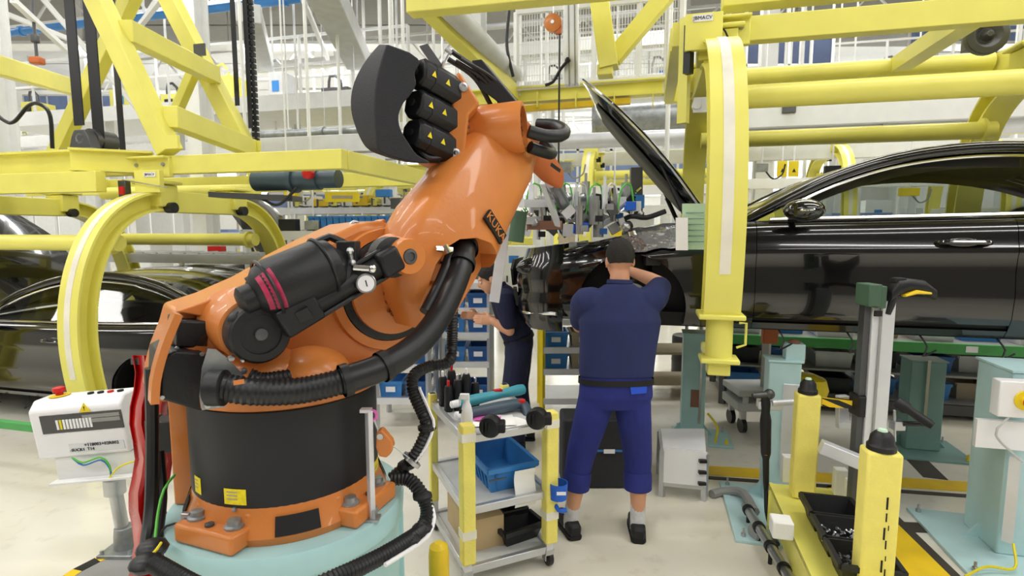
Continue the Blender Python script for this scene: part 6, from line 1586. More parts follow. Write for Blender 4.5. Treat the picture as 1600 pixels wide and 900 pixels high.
# ---- mezzanines with railings
def mezz(px, py, Y, px1, dep, lab, mat='white_paint', rail=1.05, post=1.1):
    s, t, z = line_at(px, py, Y)
    d = ray(px1, 200); k = (L0.dot(LV) + t) / d.dot(LV); e = d * k; s1 = (V((e.x, e.y, 0)) - L0).dot(LU)
    root = thing('mezzanine', lab, 'platform', L((s + s1) / 2, t, z))
    part(MB().prism([L(s, t, z - .12), L(s1, t, z - .12), L(s1, t + dep, z - .12), L(s, t + dep, z - .12)], (0, 0, .12)), 'deck', mat, root)
    part(MB().beam(L(s, t - .02, z - .16), L(s1, t - .02, z - .16), .05, .3), 'fascia', mat, root)
    for tt in (t, t + dep):
        for q in (.5, 1.0): part(MB().beam(L(s, tt, z + rail * q), L(s1, tt, z + rail * q), .045, .045), 'handrail', mat, root)
        n_ = int(abs(s1 - s) / post)
        for i in range(n_ + 1): part(MB().beam(L(s + (s1 - s) * i / n_, tt, z), L(s + (s1 - s) * i / n_, tt, z + rail), .05, .05), 'railing_post', mat, root)
    for i in range(4):
        q = s + (s1 - s) * (.05 + .9 * i / 3)
        for tt in (t + .3, t + dep - .3): part(MB().beam(L(q, tt, 0), L(q, tt, z - .12), .16, .16), 'support', mat, root)
    return s, s1, t, z
MEZ = []
MEZ.append(mezz(-60, 182, 13, 640, 2.5, 'long white mezzanine walkway behind the cable chain'))
MEZ.append(mezz(820, 128, 14, 1180, 2.5, 'white mezzanine walkway behind the mesh fence'))
MEZ.append(mezz(1190, 148, 13.5, 1700, 2.5, 'white mezzanine walkway behind the right tubes'))
MEZ.append(mezz(-60, 238, 23, 800, 3, 'upper white mezzanine deep in the hall at left'))
MEZ.append(mezz(810, 212, 23, 1700, 3, 'upper white mezzanine deep in the hall at right'))
mc = {}
for (s0_, s1_, t_, z_) in MEZ:
    n_ = int(abs(s1_ - s0_) / 1.25)
    for i in range(n_):
        q = s0_ + (s1_ - s0_) * (i + .5) / n_
        if rnd.random() < .15: continue
        m_ = ['yellow', 'grey_light', 'white_paint', 'blue_wall', 'yellow', 'grey_light', 'dark_steel'][int(rnd.random() * 7)]
        w_ = .25 + .4 * rnd.random(); h_ = .25 + .5 * rnd.random(); b = L(q, t_ + 1.2, z_)
        r = thing('control_cabinet', 'x', 'cabinet', b)
        part(MB().box(b + V((0, 0, h_ / 2)), (w_, .5, h_), RL), 'housing', m_, r)
        part(MB().box(b - LV * .256 + V((0, 0, h_ * .6)), (w_ * .5, .012, h_ * .3), RL), 'panel', ['lens_dark', 'white_paint', 'blue_bin'][i % 3], r)
        part(MB().tube(smooth_path([b + V((0, 0, h_)), b + V((0, 0, h_ + .2)), b + LU * .25 + V((0, 0, h_ + .3)), b + LU * .3 + V((0, 0, 0))], .15), .03, 6), 'conduit', ['dark_steel', 'yellow', 'galv'][i % 3], r)
        mc.setdefault(m_, []).append(r)
for m_, li in mc.items(): order_labels(li, {'yellow': 'yellow', 'grey_light': 'grey', 'white_paint': 'white', 'blue_wall': 'pale blue', 'tan': 'beige', 'dark_steel': 'dark'}[m_] + ' control cabinet up on the mezzanines', 'cabinets up on the mezzanines')
M('maroon', (150, 70, 78), .6)
for k, (s0_, s1_, t_, z_) in enumerate(MEZ[:3]):
    single(MB().beam(L(s0_, t_ + 2.42, z_ + .55), L(s1_, t_ + 2.42, z_ + .55), .02, .14), 'banner_strip', 'maroon', 'long maroon band along the rear railing of the %s mezzanine' % ['left', 'middle', 'right'][k], 'banner')
# ---- white building columns
for k, (px, Y, w_, lab) in enumerate(((320, 8.6, .25, 'white building column behind the left truss legs'), (4, 8.2, .34, 'white building column at the left picture edge'), (742, 9.5, .34, 'white building column beside the grey sloping beam'), (1060, 15, .3, 'white building column behind the latch'), (1190, 11, .3, 'white building column behind the right hanger arm'), (540, 17, .3, 'slim white column behind the counterweight'), (150, 16, .3, 'slim white column behind the lifting belts'), (1500, 14, .3, 'white building column far right'))):
    p = at(px, 300, Y); b = V((p.x, p.y, 0)); r = thing('building_column', lab, 'column', b)
    part(MB().beam(b, V((b.x, b.y, 8.325)), w_ * .16, w_, LV).beam(b + LV * w_ * .5, V((b.x, b.y, 8.325)) + LV * w_ * .5, w_, w_ * .12, LV).beam(b - LV * w_ * .5, V((b.x, b.y, 8.325)) - LV * w_ * .5, w_, w_ * .12, LV), 'shaft', 'white_paint', r)
    part(MB().box(b + V((0, 0, .015)), (w_ * 1.6, w_ * 1.6, .03)), 'base_plate', 'white_paint', r)
for k, (px, Y, r_, lab) in enumerate(((535, 8.5, .025, 'thin white drop pipe left of the counterweight'), (600, 9, .03, 'thin white drop pipe above the counterweight'), (625, 9.6, .02, 'thinner white drop pipe above the motors'), (1040, 7.2, .03, 'white drop pipe beside the yellow diagonal strut'), (470, 10, .02, 'thin white drop rod in the middle of the roof bay'))):
    p = at(px, 300, Y); single(MB().cyl(V((p.x, p.y, 2.7)), V((p.x, p.y, 8.325)), r_, n=10), 'drop_pipe', 'white_paint', lab, 'pipe')
# ---- bluish glazed partition in the distance, dark blue panels
def partition(px0, px1, py0, py1, Y, mat, lab, n_=5):
    a, b = at(px0, py1, Y), at(px1, py1, Y); zt_ = at(px0, py0, Y).z
    r = thing('partition', lab, 'partition', V(((a.x + b.x) / 2, Y, 0)))
    for i in range(n_):
        x0 = a.x + (b.x - a.x) * i / n_; x1 = a.x + (b.x - a.x) * (i + 1) / n_
        part(MB().abox((x0 + .03, Y, a.z), (x1 - .03, Y + .03, zt_)), 'pane', mat, r)
        part(MB().abox((x0 - .03, Y - .02, 0), (x0 + .03, Y + .04, zt_ + .05)), 'mullion', 'white_paint', r)
    part(MB().abox((b.x - .03, Y - .02, 0), (b.x + .03, Y + .04, zt_ + .05)), 'mullion', 'white_paint', r)
    part(MB().abox((a.x, Y - .02, zt_), (b.x, Y + .04, zt_ + .08)), 'head_rail', 'white_paint', r)
    part(MB().abox((a.x, Y - .02, a.z - .06), (b.x, Y + .04, a.z)), 'sill_rail', 'white_paint', r)
partition(850, 1110, 236, 285, 14, 'blue_wall', 'pale blue glazed partition behind the bonnet')
partition(420, 640, 304, 330, 15, 'blue_wall', 'pale blue glazed partition behind the robot shoulder', 6)
partition(40, 260, 150, 190, 24, 'blue_wall', 'pale blue glazing far behind the lifting belts', 6)
partition(1165, 1300, 60, 100, 12, 'navy_wall', 'dark blue panel wall above the right tubes', 4)
partition(1160, 1230, 165, 195, 11, 'navy_wall', 'dark blue panels left of the white box girder', 3)
partition(1420, 1600, 40, 80, 17.5, 'blue_wall', 'pale blue glazing behind the upper right beams', 4)
# ---- cabinets, machines and stacked goods on the far floor
def cabinet(s, t, w_, d_, h_, mat, cat='cabinet', z=0):
    b = L(s, t, z); r = thing('machine_cabinet', 'x', cat, b)
    part(MB().box(b + V((0, 0, h_ / 2 + .04)), (w_, d_, h_ - .08), RL), 'housing', mat, r, bevel=.01)
    part(MB().box(b + V((0, 0, .02)), (w_ - .06, d_ - .06, .04), RL), 'plinth', 'dark_steel', r)
    nd = max(1, int(w_ / .6))
    for i in range(nd):
        u = -w_ / 2 + w_ * (i + .5) / nd
        dr = part(MB().box(b + LU * u - LV * (d_ / 2 + .006) + V((0, 0, h_ / 2)), (w_ / nd - .04, .014, h_ * .8), RL), 'door', mat, r)
        part(MB().box(b + LU * (u + .2 * w_ / nd) - LV * (d_ / 2 + .02) + V((0, 0, h_ * .55)), (.03, .02, .14), RL), 'handle', 'dark_steel', dr)
    part(MB().box(b - LV * (d_ / 2 + .015) + V((0, 0, h_ * .82)), (w_ * .3, .01, h_ * .1), RL), 'display', ['lens_dark', 'blue_bin', 'sign_yellow'][int(rnd.random() * 3)], r)
    return r
AVOID = [o for o in bpy.data.objects if o.parent is None and o.name.startswith(('building_column', 'drop_pipe', 'air_duct'))]
AVP = [o for o in bpy.data.objects if o.parent is None and o.name.startswith('partition')]
cabs = {}
cols = ['white_paint', 'grey_light', 'yellow', 'blue_wall', 'white_paint', 'tan']
names = {'white_paint': 'white', 'grey_light': 'grey', 'yellow': 'yellow', 'blue_wall': 'pale blue', 'tan': 'beige'}
for t in (6.0, 7.6, 9.5, 12.0, 15.5, 19.5, 24):
    s = 14.5 + t * .2
    while s > -8 - t * .15:
        w_ = .7 + rnd.random() * 1.3; h_ = 1.3 + rnd.random() * (.9 + t * .045)
        m_ = cols[int(rnd.random() * 6)]; s -= w_ + .25 + rnd.random() * 1.2
        px, py = proj(L(s, t, 1)); X = L(s, t, 0)
        if not -60 < px < 1660: continue
        if t < 7 and 560 < px < 1200: continue
        if any((V((o.location.x, o.location.y, 0)) - X).length < w_ / 2 + .75 for o in AVOID): continue
        if any(abs(X.y - o.location.y) < .9 and abs(proj(o.location)[0] - px) < 200 for o in AVP): continue
        cabs.setdefault(m_, []).append(cabinet(s, t + rnd.random() * .5, w_, .6, h_, m_))
for m_, li in cabs.items(): order_labels(li, names[m_] + ' machine cabinet in the far hall', names[m_] + ' cabinets in the far hall')
# ---- conveyor with blue crates, yellow boxes on top
def conveyor(px, py, Y, px1, lab):
    s, t, z = line_at(px, py, Y); d = ray(px1, 300); k = (L0.dot(LV) + t) / d.dot(LV); e = d * k; s1 = (V((e.x, e.y, 0)) - L0).dot(LU)
    r = thing('roller_conveyor', lab, 'conveyor', L((s + s1) / 2, t, 0))
    for tt in (t - .3, t + .3): part(MB().beam(L(s, tt, z - .05), L(s1, tt, z - .05), .04, .12), 'side_rail', 'alu_light', r)
    n_ = int(abs(s1 - s) / .22)
    r0 = part(MB().cyl(L(s, t - .28, z), L(s, t + .28, z), .03, n=8), 'roller', 'steel', r)
    for i in range(1, n_ + 1):
        c = r0.copy(); COL.objects.link(c); c.parent = r; c.location = r0.location + LU * ((s1 - s) * i / n_)
    for i in range(5):
        q = s + (s1 - s) * (.03 + .94 * i / 4)
        for tt in (t - .3, t + .3): part(MB().beam(L(q, tt, 0), L(q, tt, z - .1), .05, .05), 'leg', 'white_paint', r)
    return s, s1, t, z
cs0, cs1, ctt, cz = conveyor(400, 362, 7.6, 700, 'grey roller conveyor carrying blue crates behind the robot shoulder')
crates = []
s = line_at(515, 362, 7.6)[0]
k = 0
cr0 = None
while k < 17:
    if cr0 is None: cr0, _ = bin_obj(L(s, ctt, cz + .032), LU, LV, .085, .36, .17, 'plastic_crate', 'blue_bin', 'x', 'crate', False, None, .008); crates.append(cr0)
    else: crates.append(dup(cr0, LU * (-.092 * k)))
    k += 1
order_labels(crates, 'slim blue plastic crate on the far conveyor', 'blue crates on the far conveyor')
cs0, cs1, ctt2, cz2 = conveyor(-60, 392, 8.5, 470, 'grey roller conveyor behind the left hanger')
cs0, cs1, ctt3, cz3 = conveyor(640, 325, 10.5, 420, 'high roller conveyor in front of the blue glazing')
yb = []
for k in range(9):
    yb.append(cabinet(line_at(440 + 24 * k, 325, 10.5)[0], ctt3, .16 + .1 * (k % 3), .3, .16 + .06 * (k % 2), ['yellow', 'white_paint', 'yellow_deep'][k % 3], 'box', cz3 + .03))
order_labels(yb, 'small fixture box on the high far conveyor', 'fixture boxes on the far conveyor')
# yellow sign board, red and white box
q = at(535, 308, 9)
sg = thing('sign_board', 'long yellow sign board hanging behind the robot shoulder', 'sign', q)
part(MB().box(q, (.56, .03, .16)), 'board', 'sign_yellow', sg); part(MB().box(q + V((0, -.017, 0)), (.34, .004, .05)), 'print', 'tan', sg)
for u in (-.25, .25): part(MB().cyl(q + V((u, 0, .08)), V((q.x + u, q.y, 8.325)), .006, n=6), 'wire', 'steel', sg)
q = at(340, 408, 8.0)
rwb = thing('signal_box', 'white box with red top on a pole beyond the left coupe', 'box', V((q.x, q.y, 0)))
part(MB().box(q, (.2, .14, .18)), 'lower_half', 'white_plastic', rwb); part(MB().box(q + V((0, 0, .155)), (.2, .14, .13)), 'upper_half', 'red', rwb); part(MB().cyl(V((q.x, q.y, 0)), q, .03, n=8), 'pole', 'white_paint', rwb)
for k, (px, py) in enumerate(((1222, 264), (1240, 264))):
    q = at(px, py, 8.6); r = thing('warning_panel', ['left', 'right'][k] + ' yellow warning panel above the coupe windscreen', 'sign', q)
    part(MB().box(q, (.15, .03, .24)), 'panel', 'sign_yellow', r); part(MB().prism([q + V((-.03, -.018, -.05)), q + V((.03, -.018, -.05)), q + V((0, -.018, .01))], V((0, .003, 0))), 'symbol', 'ink', r)
    part(MB().cyl(q, V((q.x, q.y, 8.325)), .012, n=6), 'rod', 'white_paint', r)
# ---- lifting frame over the right hanger: beams, legs, fence
lf = thing('overhead_gantry', 'yellow overhead lifting frame with sloping struts above the bonnet', 'frame', L(1.6, 1.3, 4.2))
def lfp(mb, name, mat, **k): return part(mb, name, mat, lf, **k)
lfp(MB().beam(LP(640, 4, .75), LP(1010, -32, .75), .16, .22), 'edge_beam', 'yellow', bevel=.008)
lfp(MB().beam(LP(662, 4, .80), LP(808, 152, 2.6), .14, .16), 'side_beam', 'yellow', bevel=.008)
lfp(MB().cyl(LP(684, -6, .74), LP(806, 122, 2.55), .10, n=20), 'grey_tube', 'grey_light')
lfp(MB().beam(LP(928, -60, 1.4), LP(952, 108, 1.4), .17, .20, LV), 'strut', 'yellow', bevel=.008)
lfp(MB().beam(LP(958, 92, 1.5), LP(1068, -40, 1.5), .15, .14, LV), 'strut', 'yellow', bevel=.008)
lfp(MB().box(LP(946, 112, 1.4), (.14, .16, .10), RL), 'strut_shoe', 'yellow', bevel=.01)
lfp(MB().beam(LP(892, -60, 1.8), LP(894, 134, 1.8), .14, .14, LV), 'guide_mast', 'alu_light', bevel=.006)
for q in (-.03, .03): lfp(MB().beam(LP(892, -60, 1.725) + LU * q, LP(894, 134, 1.725) + LU * q, .012, .01, LV), 'mast_slot', 'grey_paint')
wf = thing('mesh_fence', 'white framed wire mesh fence on a yellow beam over the bonnet', 'fence', LP(930, 150, 2.5))
def wfp(mb, name, mat, **k): return part(mb, name, mat, wf, **k)
tW = 2.5
wfp(MB().ibeam(LP(690, 158, tW), LP(1075, 133, tW), .16, .17, .016), 'support_beam', 'yellow')
wfp(MB().beam(LP(740, 176, tW), LP(985, 158, tW), .10, .06), 'lower_beam', 'yellow_deep')
for k in range(6): wfp(MB().beam(LP(720 + 60 * k, 144, tW - .07), LP(720 + 60 * k, 168, tW - .07), .012, .07, LV), 'stiffener', 'yellow')
wfp(MB().beam(LP(806, 139, tW - .04), LP(1070, 118, tW - .04), .05, .05), 'bottom_rail', 'white_paint')
zt_ = LP(805, 20, tW - .04).z
for px in (807, 884, 928, 997, 1064):
    p = LP(px, 138 - (px - 806) * .079, tW - .04); wfp(MB().beam(p, V((p.x, p.y, zt_)), .05 if px in (807, 1064) else .03, .05), 'fence_post', 'white_paint')
p, q = LP(807, 100, tW - .04), LP(1066, 100, tW - .04)
wfp(MB().beam(V((p.x, p.y, zt_)), V((q.x, q.y, zt_)), .05, .05), 'top_rail', 'white_paint')
mb = MB(); n_ = 60; z0_ = LP(935, 128, tW - .04).z
for i in range(n_): 
    o = p + (q - p) * i / n_; mb.beam(V((o.x, o.y, z0_)), V((o.x, o.y, zt_)), .005, .005)
for i in range(7):
    z_ = z0_ + (zt_ - z0_) * i / 7; mb.beam(V((p.x, p.y, z_)), V((q.x, q.y, z_)), .005, .005)
o = wfp(mb, 'wire_mesh', 'white_paint'); o['kind'] = 'stuff'
for px in (810, 1040):
    p = LP(px, 150, tW); wfp(MB().beam(V((p.x, p.y, 0)), p, .1, .1) if px == 1040 and False else MB().beam(p, V((p.x, p.y, 8.325)), .05, .05), 'suspension_bar', 'white_paint')
# orange spring balancer overhead
q = LP(864, 36, 1.9)
ob = thing('tool_balancer', 'orange round tool balancer hanging under the roof beside the mast', 'tool', q)
part(MB().lathe([(.07, -.03), (.09, -.02), (.09, .02), (.07, .03)], q, -LV, 24), 'drum', 'orange', ob)
part(MB().box(q + V((.06, 0, -.06)) - LV * .0, (.06, .05, .1), RL), 'cable_guide', 'orange_dark', ob)
part(MB().lathe([(.02, 0), (.018, .01)], q - LV * .032, -LV, 12), 'hub', 'steel', ob)
part(MB().cyl(q + V((0, 0, .08)), V((q.x, q.y, 8.325)), .008, n=6), 'hook_rod', 'steel', ob)
part(MB().cyl(q + V((.07, 0, -.1)), q + V((.07, 0, -1.6)), .01, n=6), 'cord', 'black_rubber', ob)
single(MB().tube(smooth_path([LP(798, -10, 2.1), LP(792, 60, 2.1), LP(795, 90, 2.1), LP(802, 120, 2.15)], .05), .018, 8), 'air_hose', 'black_rubber', 'black air hose hanging in front of the mesh fence', 'hose')
single(MB().tube(smooth_path([LP(886, 96, 1.7), LP(876, 108, 1.7), LP(864, 128, 1.7), LP(852, 133, 1.7)], .03), .016, 8).ball(LP(887, 94, 1.7), .03, 10), 'air_hose', 'black_rubber', 'short black hose end left of the aluminium mast', 'hose')
# hoist hooks hanging from the roof at left
q = at(58, 95, 8)
hk = thing('chain_hoist', 'small orange chain hoist hanging under the blue pipe', 'hoist', q)
part(MB().box(q, (.16, .12, .10)), 'body', 'orange_dark', hk, bevel=.02); part(MB().cyl(q, V((q.x, q.y, 8.325)), .02, n=8), 'chain', 'dark_steel', hk)
part(MB().box(q + V((0, 0, .3)), (.09, .08, .12)), 'block', 'dark_steel', hk, bevel=.02)
# ---- gripper frame at the coupe's nose
gq = at(900, 330, 4.1)
gf = thing('gripper_frame', 'silver pneumatic gripper with cables held by the robot above the engine bay', 'gripper', at(880, 300, 3.9))
gb = lambda mb, name, mat, **k: part(mb, name, mat, gf, **k)
gz = 2.02
def G(px, py, Y): return at(px, py, Y)
gb(MB().beam(G(815, 318, 3.6), G(990, 318, 4.3), .06, .05), 'cross_bar', 'alu_light'); gb(MB().beam(G(810, 345, 3.6), G(960, 340, 4.4), .05, .05), 'cross_bar', 'alu_light')
gb(MB().cyl(G(862, 282, 3.3), G(880, 318, 3.8), .045, n=16), 'tool_flange', 'steel')
gb(MB().beam(G(848, 285, 3.4), G(872, 352, 3.7), .035, .03), 'swing_arm', 'alu_light')
for k, (px, py) in enumerate(((830, 312), (848, 330), (876, 308), (900, 322), (915, 306), (928, 330), (945, 312), (960, 326), (978, 308), (840, 355), (905, 345), (935, 350))):
    Y = 3.7 + .06 * (k % 5); p = G(px, py, Y)
    gb(MB().cyl(p + V((0, 0, -.09)), p + V((0, 0, .10)), .02 + .008 * (k % 3), n=12).cyl(p + V((0, 0, .1)), p + V((0, 0, .16)), .01, n=8), 'air_cylinder', ['alu_light', 'steel', 'galv'][k % 3])
    gb(MB().box(p + V((.03, -.02, -.05)), (.05, .04, .04)), 'clamp_block', ['alu', 'black_plastic', 'steel', 'blue_bin_dark'][k % 4])
for k in range(96):
    px, py, Y = 806 + 190 * rnd.random(), 296 + 70 * rnd.random(), 3.7 + .5 * rnd.random(); p = G(px, py, Y); q = p + V((.16 * (rnd.random() - .5), .1 * (rnd.random() - .5), .16 * (rnd.random() - .5)))
    if k % 3 == 0: gb(MB().cyl(p, q, .008 + .012 * rnd.random(), n=10), 'link_rod', ['chrome', 'alu_light', 'steel'][k % 3])
    elif k % 3 == 1: gb(MB().box(p, (.03 + .06 * rnd.random(), .04, .03 + .05 * rnd.random()), Matrix.Rotation(rnd.random() * 3, 3, 'Y')), 'mounting_plate', ['alu', 'black_plastic', 'alu_light', 'dark_steel'][k % 4])
    else: gb(MB().lathe([(.018, 0), (.03, .01), (.03, .04), (.015, .05)], p, q - p, 12), 'joint', ['steel', 'chrome', 'black_plastic'][k // 3 % 3])
for k in range(7):
    p = G(820 + 24 * k, 335, 3.75)
    gb(MB().tube(smooth_path([p, p + V((.03, 0, .18)), p + V((.1, .05, .2)), p + V((.13, .05, .02))], .03), .006, 6), 'air_line', ['cable_green', 'white_plastic', 'cable_green', 'grey_light'][k % 4])
gb(MB().box(G(850, 352, 3.75), (.24, .12, .06)), 'sensor_bar', 'brown', bevel=.008)
for px, py in ((890, 358), (912, 355), (985, 322)): gb(MB().box(G(px, py, 3.72), (.07, .05, .06)), 'valve_block', 'blue_bright', bevel=.004)
gb(MB().beam(G(994, 262, 4.3), G(994, 330, 4.3), .09, .05, (0, 1, 0)), 'riser_plate', 'dark_steel'); gb(MB().box(G(994, 315, 4.25), (.12, .03, .10)), 'blue_tag', 'blue_bin')
gb(MB().tube(smooth_path([G(965, 350, 3.9), G(985, 338, 3.9), G(1010, 340, 3.9), G(1040, 330, 3.9)], .03), .018, 8), 'harness', 'black_rubber')
gb(MB().cyl(G(812, 330, 3.5), G(806, 378, 3.5), .05, n=14), 'side_drive', 'green_dark')
# grey post between link arm and nose
gpz = at(782, 400, 3.6)
gb(MB().beam(G(790, 352, 3.6), G(772, 472, 3.6), .07, .03, (0, 1, 0)), 'side_plate', 'alu_light', bevel=.004)
# ---- racks
def rack(px0, px1, Y, zs_, dep, lab, mat='alu', posts='alu'):
    a, b = at(px0, 500, Y), at(px1, 500, Y); r = thing('storage_rack', lab, 'rack', V(((a.x + b.x) / 2, Y, 0)))
    for x_ in (a.x, b.x):
        for yy in (Y, Y + dep): part(MB().beam(V((x_, yy, 0)), V((x_, yy, zs_[-1] + .12)), .04, .04), 'upright', posts, r)
    for z in zs_:
        part(MB().abox((a.x, Y, z - .02), (b.x, Y + dep, z)), 'shelf', mat, r)
        part(MB().abox((a.x, Y - .02, z - .05), (b.x, Y, z + .01)), 'front_rail', 'alu_light', r)
    return a.x, b.x
bins = []
def fill(x0, x1, Y, z, n_, mats, w_=.26, h_=.15):
    for i in range(n_):
        x = x0 + (x1 - x0) * (i + .5) / n_
        r, _ = bin_obj(V((x, Y + .2, z + .001)), (1, 0, 0), (0, 1, 0), min(w_, (x1 - x0) / n_ * .9), .3, h_, 'storage_bin', mats[i % len(mats)], 'x', 'bin', False, None, .015)
        part(MB().box(V((x, Y + .05, z + h_ * .5)), (.09, .008, .05)), 'bin_label', 'white_plastic', r); bins.append(r)
x0, x1 = rack(690, 765, 5.4, (.15, .55, .85, 1.1, 1.35), .5, 'aluminium rack of blue bins behind the robot hose')
for z in (.15, .55, .85, 1.1): fill(x0, x1, 5.4, z, 2, ['blue_bin', 'blue_bin_dark'])
x0, x1 = rack(585, 668, 5.0, (.3, .62, .95), .5, 'low aluminium rack of blue bins behind the robot base')
for z in (.3, .62): fill(x0, x1, 5.0, z, 2, ['blue_bin', 'blue_bin_dark'])
x0, x1 = rack(848, 935, 5.3, (.2, .5, .72, 1.0), .5, 'aluminium rack with yellow post left of the worker', posts='sign_yellow')
for z in (.5, .72): fill(x0, x1, 5.3, z, 2, ['blue_bin', 'tan'])
order_labels(bins, 'open storage bin on the aluminium racks mid picture', 'bins on the middle racks')
# rack with green beams under the raised coupe
gr0 = thing('pallet_rack', 'long pallet rack with green beams beyond the raised coupe', 'rack', L(-.5, 2.5, 0))
for t in (2.3, 3.2):
    for z in (.72, .10): part(MB().beam(L(1.05, t, z), L(-3.2, t, z), .05, .10), 'green_beam', 'green_beam' if z > .5 else 'dark_steel', gr0)
    for s in (1.05, -.4, -1.8, -3.2): part(MB().beam(L(s, t, 0), L(s, t, 1.25), .06, .06), 'upright', 'dark_steel', gr0)
for z in (.745, .14, .42): part(MB().prism([L(1.05, 2.32, z), L(-3.2, 2.32, z), L(-3.2, 3.2, z), L(1.05, 3.2, z)], (0, 0, .02)), 'shelf', 'grey_paint', gr0)
for px in (1226, 1400, 1550):
    d = line_at(px, 556, 4.9); part(MB().box(L(d[0], 2.27, .725), (.10, .006, .06), RL), 'beam_label', 'white_plastic', gr0)
gbs = []
for k in range(9):
    s = .85 - .45 * k
    for z, m_ in ((.765, ['alu', 'blue_bin', 'white_plastic', 'tan'][k % 4]), (.44, ['black_plastic', 'blue_bin_dark', 'grey_light'][k % 3]), (.16, ['blue_bin', 'tan', 'black_plastic', 'blue_bin'][k % 4])):
        r, _ = bin_obj(L(s, 2.6 + .1 * (k % 2), z + .001), LU, LV, .36, .4, .10 + .08 * rnd.random() if z > .5 else .17, 'storage_box', m_, 'x', 'box', False, None, .015); gbs.append(r)
order_labels(gbs, 'open box on the green beam rack', 'boxes on the green rack')
# wire cage trolley behind the worker
cg = thing('cage_trolley', 'grey wire cage trolley on castors right of the worker', 'trolley', V((1.55, 6.2, 0)))
for x_ in (1.3, 2.1):
    for y_ in (5.95, 6.45): part(MB().beam(V((x_, y_, .12)), V((x_, y_, 1.15)), .03, .03), 'post', 'grey_paint', cg); part(MB().lathe([(.06, -.015), (.06, .015)], V((x_, y_, .06)), (1, 0, 0), 16), 'castor', 'black_rubber', cg)
for z in (.15, .5, .85): part(MB().abox((1.3, 5.95, z), (2.1, 6.45, z + .03)), 'shelf', 'tan', cg)
mb = MB()
for i in range(14): mb.beam(V((1.3 + .8 * i / 13, 5.95, .85)), V((1.3 + .8 * i / 13, 5.95, 1.15)), .006, .006)
o = part(mb, 'wire_side', 'steel', cg); o['kind'] = 'stuff'
part(MB().abox((1.36, 5.91, .92), (1.46, 5.92, 1.06)), 'paper_tag', 'paper', cg); part(MB().abox((1.52, 5.91, .92), (1.62, 5.92, 1.06)), 'paper_tag', 'paper', cg)
tr = thing('steel_trolley', 'low grey steel trolley with orange clamp beyond the mint column', 'trolley', V((2.4, 5.0, 0)))
part(MB().abox((2.08, 4.85, .22), (2.68, 5.25, .3)), 'deck', 'grey_light', tr, bevel=.01); part(MB().abox((2.08, 4.85, .36), (2.68, 5.25, .42)), 'upper_deck', 'grey_light', tr, bevel=.01)
part(MB().beam(V((2.38, 5.0, .4)), V((2.38, 5.0, .95)), .06, .06), 'mast', 'grey_light', tr); part(MB().box(V((2.38, 4.95, .92)), (.14, .06, .16)), 'clamp', 'orange_dark', tr, bevel=.01)
for x_ in (2.15, 2.61):
    for y_ in (4.92, 5.18):
        part(MB().lathe([(.07, -.02), (.07, .02)], V((x_, y_, .07)), (1, 0, 0), 18), 'castor', 'black_rubber', tr); part(MB().box(V((x_, y_, .18)), (.05, .05, .1)), 'castor_fork', 'steel', tr)
    for y_ in (4.87, 5.23): part(MB().beam(V((x_, y_, .3)), V((x_, y_, .36)), .04, .04), 'spacer', 'grey_light', tr)
# dark drums beyond the trolley
drs = []
for k in range(3):
    b = V((2.3 + .42 * k, 7.0, 0)); r = thing('black_drum', ['left', 'middle', 'right'][k] + ' black drum on the floor beyond the steel trolley', 'drum', b); 
    part(MB().lathe([(.19, 0), (.2, .02), (.2, .18), (.205, .2), (.2, .22), (.2, .5), (.19, .52), (.05, .5)], b, (0, 0, 1), 24), 'shell', 'black_plastic', r); part(MB().lathe([(.202, .3), (.206, .31), (.202, .32)], b, (0, 0, 1), 24, caps=False), 'band', 'dark_steel', r)
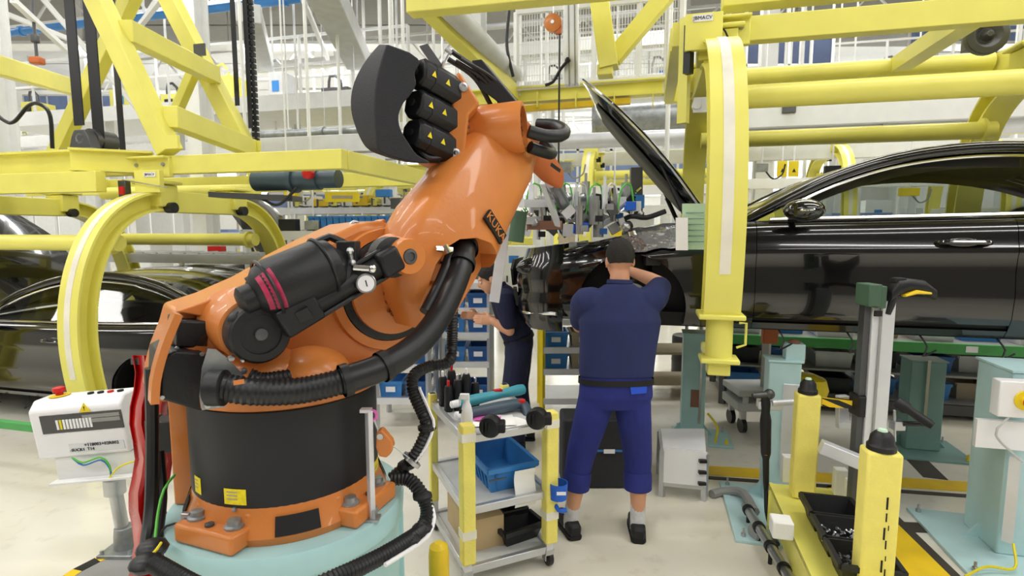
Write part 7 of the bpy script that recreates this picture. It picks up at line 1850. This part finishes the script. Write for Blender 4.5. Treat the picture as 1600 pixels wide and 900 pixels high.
# stand carrying the next-line coupe, skid under the low coupe
for lab, root_s, root_t, z1 in (('steel skid stand carrying the coupe on the next line', 6.6 + .4, 3.6 + .95, .64), ('steel skid under the low coupe at left', DS + .4, .95, .215)):
    r = thing('skid_stand', lab, 'stand', L(root_s, root_t, 0))
    for tt in (-.5, .5):
        part(MB().beam(L(root_s - 1.9, root_t + tt, z1 - .05), L(root_s + 1.9, root_t + tt, z1 - .05), .1, .08), 'runner', 'green_dark', r)
        for ss in (-1.6, 0, 1.6): part(MB().beam(L(root_s + ss, root_t + tt, 0), L(root_s + ss, root_t + tt, z1 - .09), .1, .1), 'leg', 'dark_steel', r)
    for ss in (-1.6, 1.6): part(MB().beam(L(root_s + ss, root_t - .5, z1 - .06), L(root_s + ss, root_t + .5, z1 - .06), .08, .05), 'cross_tie', 'green_dark', r)
# low green conveyor at the far left
run(-60, 655, 4.15, 200, 'beam', .03, 'green_beam', 'floor_conveyor_rail', 'green floor rail below the low coupe', 'rail', False)

# small junction boxes with cable loops on the far side of the right line
jbs = []
for k, (px, py, Y) in enumerate(((1232, 170, 7.2), (1262, 160, 7.2), (1330, 172, 7.2), (1500, 158, 7.0), (1545, 165, 7.0), (1580, 150, 7.0), (1190, 262, 8.0), (1300, 268, 8.0), (1420, 300, 8.4), (1500, 304, 8.4), (1130, 300, 7.6), (880, 262, 8.5), (960, 300, 8.5), (455, 300, 9.0), (600, 302, 9.0), (620, 318, 8.2), (490, 352, 7.2), (452, 352, 7.2))):
    q = at(px, py, Y); r = thing('junction_box', 'x', 'junction box', q); m_ = ['dark_steel', 'galv', 'black_plastic', 'sign_yellow', 'blue_bin'][k % 5]
    part(MB().box(q, (.16 + .05 * (k % 3), .1, .12 + .04 * (k % 2)), RL), 'housing', m_, r, bevel=.006)
    part(MB().tube(smooth_path([q + V((.06, 0, -.05)), q + V((.16, -.02, -.16)), q + V((.3, 0, -.1)), q + V((.34, 0, .05))], .04), .012, 6), 'cable_loop', ['black_rubber', 'tan', 'grey_paint'][k % 3], r)
    part(MB().cyl(q + V((0, 0, .05)), V((q.x, q.y, 8.325)), .012, n=6), 'drop_rod', 'white_paint', r)
    jbs.append(r)
order_labels(jbs, 'small junction box with cable loop hanging in the background', 'junction boxes hanging in the background')
